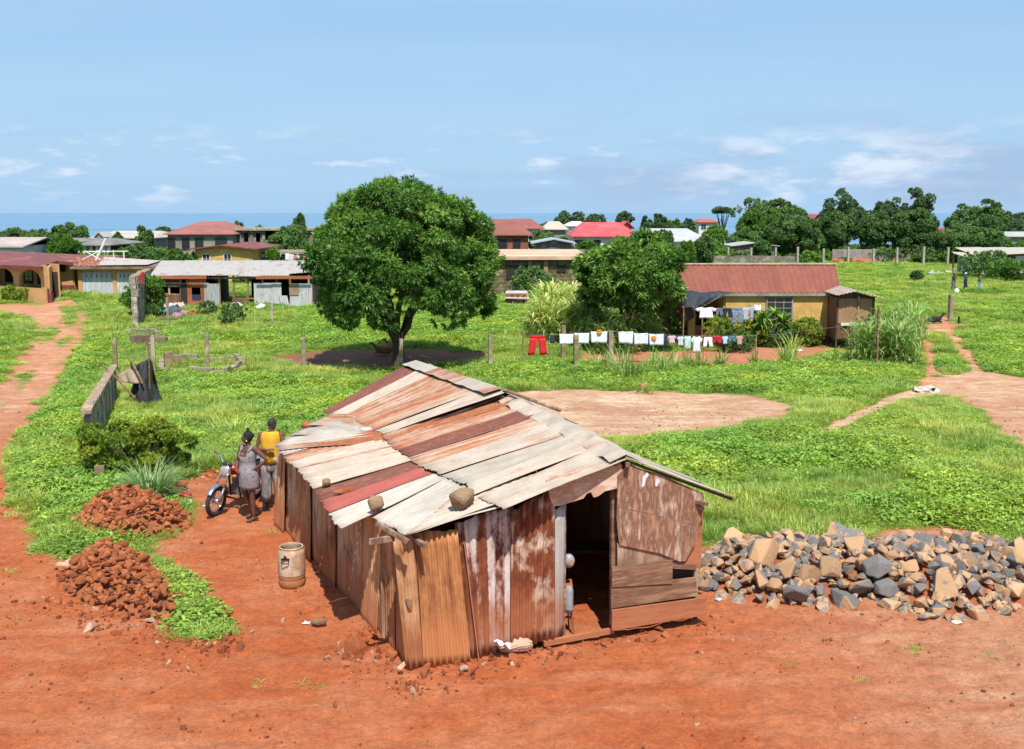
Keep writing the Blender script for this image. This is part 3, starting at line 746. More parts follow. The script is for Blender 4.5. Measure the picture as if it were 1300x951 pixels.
# --- raised rear section
R0, R1 = onu(637, 496, 2.93), onu(531, 461, 2.93)
P3_ = PR(488, 552)+V(0, 0, .05)
def plane3(px, py): return plane_pt(px, py, R0, R1, P3_)
jr = [(490, 551), (478, 547), (466, 542), (455, 538), (445, 533), (434, 530), (420, 527)]
rr_ = [(640, 498), (622, 491), (607, 487), (593, 481), (578, 475), (563, 469), (545, 463), (517, 463)]
jr = [(488, 551), (475, 547), (463, 542), (452, 538), (441, 534), (431, 531), (419, 527), (409, 523)]
rk = ['pale', 'creamr', 'creamh', 'creamr', 'creamh', 'cream', 'dark']
for k in range(7):
    strip('rear_roof_sheet', plane3(*jr[k]), plane3(*jr[k+1]), plane3(*rr_[k]), plane3(*rr_[k+1]), rk[k], lift=.01*(k % 2), rag=.03)
far_top = plane3(517, 463)
rc2 = [R0, lin(R0, R1, .33), lin(R0, R1, .7), plane3(528, 460)]
for k in range(3):
    a, b = rc2[k], rc2[k+1]
    mb = MB(); l = ua*-.34+V(0, 0, -.07); r_ = ua*.3+V(0, 0, -.12); n = 6; A_ = []
    for i in range(n+1):
        p = lin(a, b, i/n); A_.append([p+l+V(0, 0, .04+.012*math.sin(i*2)), p+V(0, 0, .05), p+r_+V(0, 0, .05)])
    for i in range(n):
        for j in range(2):
            s0 = len(mb.v); mb.P([A_[i][j], A_[i+1][j], A_[i+1][j+1], A_[i][j+1]]); mb.face((s0, s0+1, s0+2, s0+3), uv=((i*.15, j*.3), (i*.15+.15, j*.3), (i*.15+.15, j*.3+.3), (i*.15, j*.3+.3)))
    mb.build('ridge_cap', TN[['pale', 'creamh', 'white'][k]], shack, fix=False, solid=.005)
# rear right slope
for k in range(4):
    t0, t1 = k/4, min(1, (k+1)/4+.02); dn = (RR-A0)*.9+V(0, 0, -.1)
    strip('rear_roof_sheet', lin(R0, R1, t0)+dn, lin(R0, R1, t1)+dn, lin(R0, R1, t0), lin(R0, R1, t1), ['pale', 'rust', 'cream', 'rust'][k], lift=.0)
# dark gable gap of the raised part: rafters plus battens
for (a, b, w_) in ((R0+V(0, 0, -.09), plane3(500, 551)+V(0, 0, -.06), .025), (R0+V(0, 0, -.1), R0+(RR-A0)*.88+V(0, 0, -.12), .05)):
    MB().beam(a, b, w_, .035).build('rafter', DARKW, shack)
gp = [R0+V(0, 0, -.12), plane3(490, 553)+V(0, 0, -.1), plane3(490, 553)+V(0, 0, -.7), R0+ua*1.4+V(0, 0, -1.2), R0+ua*1.4+V(0, 0, -.6)]
pass
# fascia pole along the right eave of the ridge
MB().tube([R0+ua*.05+V(0, 0, .01), lin(R0, RR, .3)+V(0, 0, .12)], .03, 8).build('roof_pole', WOOD, shack)

# --- walls: left wall panels, each leaning a little
def wall_x(t):  # base point along the left wall and wall top height
    return lin(P0, P2, t)
def roof_z_at(p):
    # vertical through p meets the fitted slope plane
    a, b, c = M0, A0, lin(E1, A1, .5); n = (b-a).cross(c-a); return a.z-((p.x-a.x)*n.x+(p.y-a.y)*n.y)/n.z
lw = [0, .075, .17, .26, .36, .47, .57, .68, .80, .92, 1.0]
lkk = ['ochre', 'brown', 'brown', 'tan', 'tan', 'brown', 'tan', 'brown', 'tan', 'brown']
outn = -ua
for k in range(len(lw)-1):
    a, b = wall_x(lw[k]), wall_x(min(1.02, lw[k+1]+.02)); lean = rs.uniform(.0, .10)
    za = min(roof_z_at(a)-.05, 1.85); zb = min(roof_z_at(b)-.05, 1.85)
    off = outn*(.035*(k % 2)+.02); foot = outn*lean
    a0 = a+off+foot+V(0, 0, -.06); b0 = b+off+foot+V(0, 0, -.06)
    strip('wall_sheet', a0, b0, V(a.x, a.y, za)+off, V(b.x, b.y, zb)+off+va*rs.uniform(-.05, .05), lkk[k], mats=WT, warp=.014, rag=.05, wl=.09, amp=.015)
# gap planks between sheets
MB().beam(wall_x(.14)+outn*.09+V(0, 0, -.05), wall_x(.155)+outn*.06+V(0, 0, 1.45), .05, .012).build('wall_batten', WOOD, shack)
# posts inside
for t in (0.01, .33, .66, .99):
    p = wall_x(t)+ua*.09; MB().box((p.x, p.y, .75), (.08, .08, 1.7), rz=.3).build('post', DARKW, shack)
# back wall, right wall (hidden sides, still real)
PB = P2+va*.0; P3 = UV(4.15, 6.7, 0)
bk = rs
def wallrun(a, b, n, zt, key, outward):
    for k in range(n):
        p, q_ = lin(a, b, k/n), lin(a, b, min(1, (k+1.08)/n)); o_ = outward*(.03*(k % 2))
        strip('wall_sheet', V(p.x, p.y, -.05)+o_, V(q_.x, q_.y, -.05)+o_, V(p.x, p.y, zt(k/n))+o_, V(q_.x, q_.y, zt((k+1)/n))+o_, key[k % len(key)], mats=WT, warp=.012, rag=.03)
wallrun(P2, UV(2.93, 8.6, 0), 5, lambda t: 1.2+1.1*t, ['tan', 'brown', 'zinc'], va)
wallrun(UV(2.93, 8.6, 0), UV(4.15, 8.3, 0), 2, lambda t: 2.3-.5*t, ['brown', 'tan'], va)
wallrun(P1+ua*.0, UV(4.15, 8.3, 0), 8, lambda t: 1.78, ['tan', 'brown', 'zinc', 'brown'], ua)
# front wall sheets (image left to right)
def fsheet(poly4, key, v, amp=.010, rag=.02, wl=.076, warp=.01):
    bl, br, tl, tr = [onv(px, py, v) for px, py in poly4]
    strip('front_sheet', bl, br, tl, tr, key, mats=WT, warp=warp, rag=rag, amp=amp*1.5, wl=wl*1.1)
fsheet([(538, 850), (598, 846), (528, 676), (580, 672)], 'ochre', -.16, amp=.012)
fsheet([(516, 850), (545, 852), (498, 678), (530, 680)], 'brown', -.10)
fsheet([(594, 838), (648, 826), (577, 665), (652, 640)], 'stripe', -.06, amp=.014, wl=.09)
fsheet([(648, 822), (704, 812), (648, 650), (705, 618)], 'blotch', -.10, amp=.014, wl=.076)
fsheet([(700, 812), (716, 808), (700, 648), (719, 640)], 'zinc', -.04, amp=.02, wl=.22)
MB().beam(onv(589, 690, -.12), onv(607, 835, -.12), .05, .012).build('wall_batten', WT['zinc'], shack)
MB().prism([onv(x, y, -.14) for x, y in ((514, 760), (524, 762), (523, 775), (518, 771))], va*.01).build('tin_flap', WOOD, shack)
# boards of the front wall
def board(name, pts, v, m, th=.025, label=None, bev=.004):
    o = MB().prism([onv(px, py, v) for px, py in pts], va*th).build(name, m, shack, bevel=bev)
    if label: o['label'] = label
    return o
LPM = mat('pale_lintel_board', (.62, .43, .32), (.46, .27, .18), (.68, .50, .40), scale=3, stretch=(.6, .6, 2), rough=.9, bump=.4)
board('lintel_board', [(694, 610), (698, 632), (703, 643), (712, 642), (728, 637), (741, 633), (745, 627), (750, 625), (754, 632), (760, 630), (768, 624), (789, 619), (790, 590), (775, 588), (752, 594), (735, 598), (718, 602), (705, 603)], -.13, LPM)
board('lintel_board', [(700, 622), (790, 604), (790, 590), (700, 605)], -.02, WOOD, .04)
board('plywood_panel', [(784, 604), (797, 590), (845, 605), (893, 627), (894, 642), (884, 688), (870, 713), (862, 713), (838, 703), (786, 692), (783, 660)], -.14, PLY, .012, 'large peeling plywood panel right of the doorway')
board('seam', [(785, 643), (838, 655), (889, 668), (889, 669), (838, 656), (785, 644)], -.1415, WOODB, .003, None, 0)
board('seam', [(842, 655), (843, 655), (835, 703), (834, 703)], -.1415, WOODB, .003, None, 0)
board('wall_board', [(784, 690), (856, 706), (858, 712), (784, 722)], -.11, WOOD)
board('plank', [(777, 720), (854, 711), (854, 741), (777, 746)], -.15, WOODB, .03)
board('plank', [(776, 746), (884, 733), (885, 757), (776, 773)], -.13, WOODB, .03)
board('plank', [(853, 712), (884, 717), (884, 724), (854, 722)], -.10, WOODB, .03)
board('base_plank', [(777, 775), (896, 759), (898, 781), (777, 801)], -.19, REDW, .035, 'orange earth stained base plank')
board('corner_board', [(868, 722), (872, 700), (889, 655), (890, 640), (893, 640), (890, 722)], -.06, REDW, .02)
board('corner_post', [(882, 722), (887, 722), (886, 760), (881, 760)], -.08, WOOD, .05)
board('inner_board', [(853, 722), (884, 722), (884, 736), (853, 736)], .25, DARKW, .02)
# wall behind the boards so no daylight shows
board('wall_board', [(788, 600), (888, 630), (884, 775), (780, 790)], .04, DARKW, .02)
board('door_post', [(777, 615), (785, 612), (783, 795), (776, 797)], -.02, WOODB, .07)
board('door_post', [(714, 640), (719, 638), (718, 806), (713, 808)], .03, WOODB, .06)
MB().beam(onv(690, 817, -.1), onv(779, 800, -.1), .06, .07).build('threshold', REDW, shack)
board('paint_mark', [(816, 605), (822, 600), (824, 603), (820, 608), (818, 617), (815, 619)], -.145, plain('white_paint', (.7, .7, .72), .7), .004, 'white paint marks on the plywood', 0)
board('paint_mark', [(832, 609), (837, 608), (838, 611), (836, 614), (834, 618), (832, 617)], -.145, plain('white_paint', (.7, .7, .72), .7), .004, None, 0)
# sills and rafter ends poking out under the eaves
for a, b, w_, h_ in ((onv(500, 683, -.25), onv(470, 688, -.42), .05, .075), (onv(478, 664, -.2), onv(518, 688, -.40), .07, .05), (onv(526, 684, -.1), onv(540, 693, -.45), .06, .055),
                     (onv(862, 632, .1), onv(898, 640, -.28), .06, .05), (onv(870, 640, .1), onv(893, 646, -.2), .05, .05), (onv(792, 588, .3), onv(797, 590, -.24), .06, .07), (onv(775, 594, .0), onv(785, 587, -.2), .05, .05)):
    MB().beam(a, b, w_, h_).build('rafter_end', WOOD, shack, bevel=.004)
MB().beam(M0+V(0, 0, -.10)+va*.3, lin(M0, A0, 1.)+V(0, 0, -.10)+va*.3, .05, .07).build('rafter', WOOD, shack)
MB().beam(A0+V(0, 0, -.035)+va*.06, RR+V(0, 0, -.035)+va*.06, .04, .04).build('rafter', DARKW, shack)
# loose tin tongue
# ------------------------------------------------------------------ rocks
def rock_mesh(seed, n=16, sq=(1, .8, .65), mats=None, split=False, sub=False, flat=False):
    r = random.Random(seed); bm = bmesh.new()
    for _ in range(n):
        p = V(r.gauss(0, 1), r.gauss(0, 1), r.gauss(0, 1)).normalized()*r.uniform(.75, 1.05)
        if r.random() < (.5 if sub else .9):
            q_ = .72 if sub else .62; p = V(*[max(-q_, min(q_, c)) for c in p])*(1 if sub else 1.12)
        bm.verts.new((p.x*sq[0]*.5, p.y*sq[1]*.5, p.z*sq[2]*.5))
    h = bmesh.ops.convex_hull(bm, input=bm.verts)
    bmesh.ops.delete(bm, geom=[v for v in bm.verts if not v.link_faces], context='VERTS')
    bmesh.ops.dissolve_limit(bm, angle_limit=R(14), verts=bm.verts, edges=bm.edges)
    bmesh.ops.bevel(bm, geom=bm.edges[:], offset=.022 if not sub else .06, segments=1 if not sub else 2, affect='EDGES', clamp_overlap=True)
    if sub:
        bmesh.ops.triangulate(bm, faces=bm.faces[:]); bmesh.ops.subdivide_edges(bm, edges=bm.edges, cuts=2, use_grid_fill=True)
        for v in bm.verts:
            nn = fbm([v.co.x*3+seed, ], [v.co.y*3+v.co.z*4], 3)[0]; v.co += v.co.normalized()*(nn-.5)*(.20 if flat else .09)
    bmesh.ops.recalc_face_normals(bm, faces=bm.faces)
    me = bpy.data.meshes.new('stone'); bm.to_mesh(me); bm.free()
    big = {}
    t = []
    axis_ = Vector((r.gauss(0, 1), r.gauss(0, 1), r.gauss(0, 1))).normalized(); cut = r.uniform(-.5, .5)
    for p in me.polygons: t.append(1. if (p.normal.dot(axis_) > cut) else 0.)
    me.attributes.new('tone', 'FLOAT', 'FACE').data.foreach_set('value', t)
    if sub and not flat: me.polygons.foreach_set('use_smooth', [True]*len(me.polygons))
    for m_ in mats or []: me.materials.append(m_)
    return me
def rockmat(name, ca, cb, cc, rnd=.2, scale=6, oshift=0.):
    m, nt, b = nodes(name); N = NT(nt); v = N.coords('Object')
    n1 = N.noise(v, scale, 7, .7); n2 = N.noise(v, scale*5, 5, .7)
    at = N.n('ShaderNodeAttribute', attribute_name='tone').outputs['Fac']
    f = N.math('ADD', at, N.math('MULTIPLY', N.math('SUBTRACT', n1, .5), 2.2)); f = N.math('ADD', f, N.math('MULTIPLY', N.math('SUBTRACT', N.rand, .5), .9))
    col = N.mix(N.ramp(f, [(.26, 0.), (.50, 1.)]), ca, cb)
    col = N.mix(N.ramp(n2, [(.45, 0.), (.75, .45)]), col, cc)
    hs = N.n('ShaderNodeHueSaturation'); N.l(col, hs.inputs['Color']); mr = N.n('ShaderNodeMapRange'); N.l(N.rand, mr.inputs[0]); mr.inputs[3].default_value = 1-rnd; mr.inputs[4].default_value = 1+rnd
    N.l(mr.outputs[0], hs.inputs['Value']); N.l(hs.outputs[0], b.inputs['Base Color'])
    b.inputs['Roughness'].default_value = .9; b.inputs['Specular IOR Level'].default_value = .2
    N.bump(n2, .8, .03, b); return m
RK_GREY = rockmat('broken_stone', (.17, .165, .165), (.50, .29, .15), (.56, .42, .30))
RK_RED = rockmat('laterite_stone', (.28, .075, .03), (.38, .12, .045), (.46, .19, .08))
RK_TAN = rockmat('tan_boulder', (.34, .22, .125), (.30, .17, .09), (.46, .36, .24), scale=4)
RK_PALE = rockmat('pale_boulder', (.52, .33, .23), (.44, .22, .13), (.62, .48, .38), scale=4)
def set_mat(me, m): me.materials.clear(); me.materials.append(m); return me
greyrk = [rock_mesh(100+i, 13+i % 6, (1, random.Random(i).uniform(.6, .95), random.Random(i+9).uniform(.45, .8)), [RK_GREY]) for i in range(16)]
redrk = [rock_mesh(200+i, 15, (1, random.Random(i).uniform(.7, .95), random.Random(i+9).uniform(.5, .8)), [RK_RED], sub=True, flat=True) for i in range(10)]
def heap(outline_px, hmax, n, smin, smax, meshes, label, group, mound_mat, name, seed, nfill=700, plateau=.95):
    r = random.Random(seed); Pn = poly(outline_px); x0, y0 = Pn.min(0); x1, y1 = Pn.max(0)
    rg = np.random.default_rng(seed)
    def HV(x, y):
        d = sdist(Pn, x, y); k = np.clip((d+.05)/plateau, 0, 1)
        return np.where(d > -.05, hmax*(1-(1-k)**1.7)*(.66+.62*fbm(x*1.1, y*1.1, 3, seed))*(1-.25*ss(6.5, 8.5, x)), 0.)
    nx_, ny_ = 44, 26; X, Y = np.meshgrid(np.linspace(x0, x1, nx_+1), np.linspace(y0, y1, ny_+1)); Z = hgt(X, Y)-.08+HV(X, Y)*.80
    mb = MB(); mb.v = [tuple(p) for p in np.stack([X, Y, Z], -1).reshape(-1, 3)]
    for j in range(ny_):
        for i in range(nx_): a = j*(nx_+1)+i; mb.face((a, a+1, a+nx_+2, a+nx_+1))
    tag(mb.build(name+'_core', mound_mat, smooth=True), 'earth filling the '+group, 'rubble', kind='stuff')
    m_ = 60000; cx = rg.uniform(x0-.1, x1+.1, m_); cy = rg.uniform(y0-.1, y1+.1, m_); cd = sdist(Pn, cx, cy); ok = cd > -.12*rg.random(m_); cx, cy, cd = cx[ok], cy[ok], cd[ok]
    zt = hgt(cx, cy)+HV(cx, cy); px = np.zeros((0, 3)); pts = []
    for q in range(len(cx)):
        if len(pts) >= n: break
        s_ = (smin+(smax-smin)*r.random()**1.6)*(1.3 if r.random() < .15 else 1.); f = 1. if q < len(cx)*.25 else .8
        if len(pts) and np.any((cx[q]-px[:, 0])**2+(cy[q]-px[:, 1])**2 < (f*(.36*s_+.36*px[:, 2]))**2): continue
        px = np.vstack([px, [cx[q], cy[q], s_]]); pts.append((cx[q], cy[q], s_, zt[q]))
    for (x, y, s_, z) in pts:
        o = bpy.data.objects.new(name, r.choice(meshes)); COL.objects.link(o); ORG[o.name] = V(0, 0, 0)
        o.location = (x, y, z-.02+.08*s_+r.uniform(-.04, .08)*s_); o.rotation_euler = (r.uniform(-.6, .6), r.uniform(-.6, .6), r.uniform(0, 6.28)); o.scale = (s_*1.2,)*3
        tag(o, label, 'stone', group)
    # the smaller stones wedged between and below them, past what can be told apart
    V_, F_, T_ = [], [], []; nv = 0
    for q in range(nfill):
        k = r.randrange(len(cx)); me = r.choice(meshes); s_ = r.uniform(smin*.5, smin*1.05)
        M = Matrix.Translation((cx[k], cy[k], zt[k]-.10*smin-r.uniform(0, .25)*s_)) @ Euler((r.uniform(-1, 1), r.uniform(-1, 1), r.uniform(0, 6.28))).to_matrix().to_4x4() @ Matrix.Scale(s_*1.2, 4)
        t = me.attributes['tone'].data
        for v in me.vertices: V_.append(tuple(M @ v.co))
        for p in me.polygons: F_.append(tuple(i+nv for i in p.vertices)); T_.append(t[p.index].value*.6+.4*r.random())
        nv += len(me.vertices)
    mb = MB(); mb.v = V_; mb.f = F_; mb.tone = dict(enumerate(T_)); tag(mb.build(name+'_filling', meshes[0].materials[0], fix=False), 'small stones wedged between the larger ones of the '+group, 'rubble', kind='stuff')
    return pts
DIRTM = mat('heap_earth', (.34, .10, .042), (.22, .075, .035), scale=5, rough=.95)
heap([(885, 744), (905, 752), (975, 768), (1040, 770), (1100, 758), (1150, 775), (1195, 785), (1260, 776), (1330, 768), (1400, 750), (1400, 712), (1320, 708), (1240, 706), (1180, 700), (1120, 702), (1080, 706), (1010, 700), (950, 702), (905, 706), (882, 720)], .56, 290, .21, .62, greyrk,
     'broken grey and orange angular stone in the long heap right of the shack', 'grey and orange stone heap', DIRTM, 'broken_stone', 3, 900)
heap([(88, 668), (110, 680), (150, 688), (200, 684), (238, 668), (242, 656), (215, 648), (190, 640), (150, 636), (112, 646)], .44, 150, .12, .22, redrk,
     'red laterite stone in the rear heap below the spiky grass', 'rear heap of red laterite stones', DIRTM, 'laterite_stone', 4, 420, .7)
heap([(75, 742), (100, 762), (135, 776), (185, 785), (222, 782), (224, 765), (205, 738), (185, 712), (150, 704), (115, 706), (84, 720)], .46, 150, .12, .23, redrk,
     'red laterite stone in the nearest heap at lower left', 'nearest heap of red laterite stones', DIRTM, 'laterite_stone', 5, 520, .7)
def one_rock(px, py, size, m, label, name='stone', cat='stone', seed=1, sq=(1, .8, .65), rz=0, z=None, sub=True, at=None, group=None, tilt=0):
    p = G(px, py) if at is None else at
    me = rock_mesh(seed, 18, sq, [m], sub=sub); o = put(name, me, None, (p.x, p.y, p.z+size*sq[2]*.38 if z is None else z), rz, size); o.rotation_euler[0] = tilt
    tag(o, label, cat, group); return o
# stones weighing down the roof
for px, py, s_, m_, lab, sd, sq in ((478, 651, .30, RK_TAN, 'rounded tan boulder at the lower edge of the tin roof', 11, (.95, .8, .95)), (588, 646, .46, RK_TAN, 'largest tan boulder weighing down the front of the tin roof', 12, (1, .75, .72)),
                         (415, 619, .20, RK_TAN, 'small square grey brown stone on the roof beside the red one', 13, (.85, .8, .9)), (438, 628, .36, RK_RED, 'flat reddish stone lying on the roof beside the small square one', 14, (1.1, .45, .4))):
    p = PR(px, py); me = rock_mesh(sd, 26, sq, [m_], sub=True); o = put('roof_stone', me, None, (p.x, p.y, p.z+s_*sq[2]*.42), .6 if sd != 14 else .35, s_); tag(o, lab, 'stone')
for a in ((405, 796, .26, RK_TAN, 'lone pale tan stone in the shadow left of the shack', 21), (658, 829, .62, RK_PALE, 'long pinkish stone at the foot of the front wall with a plastic bag on it', 22, (1, .5, .42)),
          (85, 722, .55, RK_PALE, 'pale boulder at the left end of the nearest red heap', 23, (1, .6, .4)), (98, 618, .42, RK_TAN, 'brown boulder among weeds at the road edge', 24), (112, 604, .5, RK_PALE, 'long pale boulder in the weeds above the brown one', 25, (1.2, .6, .4)),
          (70, 616, .45, RK_PALE, 'flat white stone in the weeds nearest the red road', 26, (1, .7, .25)), (88, 634, .4, RK_PALE, 'low pale stone half hidden below the brown boulder', 27, (1, .6, .3)), (230, 621, .36, RK_RED, 'reddish stone right of the spiky grass', 28, (1, .8, .8)),
          (446, 826, .16, RK_RED, 'small red stone near the shack corner', 29), (497, 835, .22, RK_RED, 'broken red stone against the shack corner', 30), (518, 848, .2, RK_RED, 'red stone at the very foot of the shack corner', 31, (1, .7, .6)), (588, 852, .17, RK_PALE, 'small pink stone in front of the ochre sheet', 32),
          (1155, 770, .34, RK_GREY, 'grey slab lying loose before the stone heap', 33, (1.2, .6, .3)), (1182, 786, .36, RK_GREY, 'grey split stone furthest forward of the heap', 34, (1.2, .6, .35)), (818, 497, .55, RK_TAN, 'small earth coloured stump on the far rim of the sandy patch', 35, (.8, .6, .8))):
    kw = {}
    if len(a) > 6: kw['sq'] = a[6]
    one_rock(a[0], a[1], a[2], a[3], a[4], seed=a[5], rz=random.Random(a[5]).uniform(-.4, .4), **kw)
# brick crumbs at the wall foot and gravel everywhere on the bare earth
pebC = src_coll('pebble', [rock_mesh(300+i, 10, (1, .8, .6), [RK_RED if i < 4 else RK_PALE]) for i in range(6)])
AVP = [np.array([[p.x, p.y] for p in (P0-ua*.15-va*.1, P1+ua*.1-va*.1, UV(4.25, 8.5, 0), UV(2.9, 8.8, 0), P2-ua*.1+va*.1)])]
def scatter_pebbles():
    n = 95000; y = np.sqrt(RNG.uniform(9**2, 34**2, n)); x = RNG.uniform(-.6, .6, n)*(y+2)
    g_, s_, d_, _, _ = masks(x, y); dn = fbm(x*.7, y*.7, 4, 91)
    near = np.zeros(n)
    for P in (poly([(420, 830), (520, 880), (640, 850), (800, 815), (900, 800), (900, 790), (780, 803), (640, 832), (527, 855), (470, 800)]), poly([(220, 780), (225, 830), (310, 830), (300, 800)]), poly([(60, 760), (110, 800), (230, 820), (230, 790), (120, 775)]), poly([(270, 590), (240, 612), (300, 606), (360, 592)])): near = np.maximum(near, ss(-.5, .3, sdist(P, x, y)))
    k = (g_ < .4) & (RNG.random(n) < np.clip((dn-.42)*2.2, .05, 1)*.6+near*.9) & clear(x, y)
    x, y = x[k], y[k]; n = len(x); sz = .016*np.exp(RNG.normal(0, .55, n))*(1+near[k]*1.3)
    idx = np.where(RNG.random(n) < .88, RNG.integers(0, 4, n), RNG.integers(4, 6, n))
    gn_scatter('gravel', np.stack([x, y, hgt(x, y)+sz*.15], 1), RNG.uniform(0, 6.28, (n, 3)), np.stack([sz*2]*3, 1), idx, pebC, 'loose red gravel and crumbs on the bare earth', 'gravel')
# ------------------------------------------------------------------ drum
PLAST = mat('dirty_cream_plastic', (.52, .36, .24), (.40, .25, .15), (.60, .46, .34), scale=3, rough=.55, bump=.1)
PLASTB = mat('drum_mud_line', (.40, .17, .07), (.34, .13, .05), scale=6, rough=.8)
BLK = plain('black_plastic', (.02, .02, .022), .4)
dp = G(371, 742); dr_ = thing('plastic_drum', 'dirty cream plastic drum with a rim handle standing beside the shack', 'drum', dp)
dp = Vector(dp)
def lathe(mb, c, prof, n=28):
    for k in range(len(prof)-1):
        pass
    rings = [[V(c.x+r*math.cos(2*math.pi*j/n), c.y+r*math.sin(2*math.pi*j/n), c.z+z) for j in range(n)] for r, z in prof]
    return mb.loft(rings, cap=True)
lathe(MB(), dp, [(.17, -.02), (.195, .01), (.2, .05), (.205, .11), (.198, .12), (.207, .13), (.2, .14), (.208, .15), (.205, .17)]).build('drum_foot', PLASTB, dr_, smooth=True)
lathe(MB(), dp, [(.205, .165), (.213, .20), (.21, .40), (.208, .52), (.20, .575), (.175, .60), (.178, .62), (.168, .62), (.165, .60), (.19, .56), (.195, .3), (.19, .1)]).build('drum_wall', PLAST, dr_, smooth=True)
MB().torus(dp+V(0, 0, .615), .176, .012, 'Z').build('rim', PLAST, dr_, smooth=True)
mb = MB(); q = dp+V(-.05, -.213, .47)
mb.tube([q+V(-.05, 0, 0), q+V(-.055, -.025, -.03), q+V(-.04, -.035, -.05), q+V(.04, -.035, -.05), q+V(.055, -.025, -.03), q+V(.05, 0, 0)], .009, 6); mb.box(q+V(0, -.0, .01), (.13, .02, .025))
mb.build('handle', BLK, dr_); MB().ball(q+V(0, -.01, .04), (.025, .015, .03)).build('clamp', BLK, dr_)
# stool with bags in the doorway
sp = onv(722, 805, .25); sp.z = .0; st = thing('stool', 'slanting wooden stool leg frame just inside the shack doorway', 'stool', sp)
for dx, dy in ((.06, 0), (-.14, .05), (.02, .2), (-.16, .25)): MB().beam(sp+V(dx, dy, 0), sp+V(dx*.6-.03, dy*.8+.03, .66), .035, .03).build('leg', REDW, st)
MB().beam(sp+V(-.12, .05, .22), sp+V(.07, 0, .22), .03, .025).build('rung', REDW, st); MB().box(sp+V(-.06, .12, .67), (.22, .26, .03)).build('seat', REDW, st)
CLEAR = plain('clear_plastic_film', (.33, .33, .34), .25, bump=.6, scale=20)
mb = MB(); c = onv(722, 712, .22); mb.ball(c, (.085, .07, .10), 14, 10); o = mb.build('plastic_bag', CLEAR, smooth=True, org=c); tag(o, 'clear plastic bag of snacks hanging in the shack doorway, the upper one', 'bag')
fd = MB(); [fd.ball(c+V(rs.uniform(-.04, .05), -.055, rs.uniform(-.05, .04)), .016, 6, 5) for _ in range(6)]; fd.build('snacks', plain('snack_orange', (.6, .16, .03), .6), o)
c = onv(722, 765, .2); mb = MB(); mb.loft([[c+V(r*math.cos(a*.7), r*.5*math.sin(a*.7), z)+V(.015*math.sin(a*2+z*9), 0, 0) for a in range(9)] for r, z in ((.03, .24), (.05, .17), (.055, .05), (.075, -.08), (.05, -.14))]); tag(mb.build('plastic_bag', CLEAR, smooth=True, org=c), 'limp clear plastic bag drooping below the snack bag in the doorway', 'bag')
p = onv(640, 822, -.2); 
mb = MB(); n_ = 10; g = [[V(p.x-.03+.035*i-.1, p.y-.12+.03*j, .24+.03*math.sin(i*1.9+j)+.03*math.cos(j*2.2)-.012*i) for i in range(7)] for j in range(6)]
for row in g: mb.P(row)
for j in range(5):
    for i in range(6): mb.face((j*7+i, j*7+i+1, (j+1)*7+i+1, (j+1)*7+i))
bag = mb.build('plastic_bag', plain('white_film', (.7, .7, .72), .35), smooth=True, org=p); tag(bag, 'crumpled white plastic bag on the long pinkish stone', 'bag')
p = onv(752, 760, 2.0); p.z = 0
tb = thing('table', 'dark low table deep inside the shack doorway', 'table', p)
MB().box(p+V(0, 0, .55), (.9, .5, .04)).build('tabletop', DARKW, tb)
for a, b_ in ((-.4, -.2), (.4, -.2), (.4, .2), (-.4, .2)): MB().box(p+V(a, b_, .27), (.05, .05, .54)).build('leg', DARKW, tb)

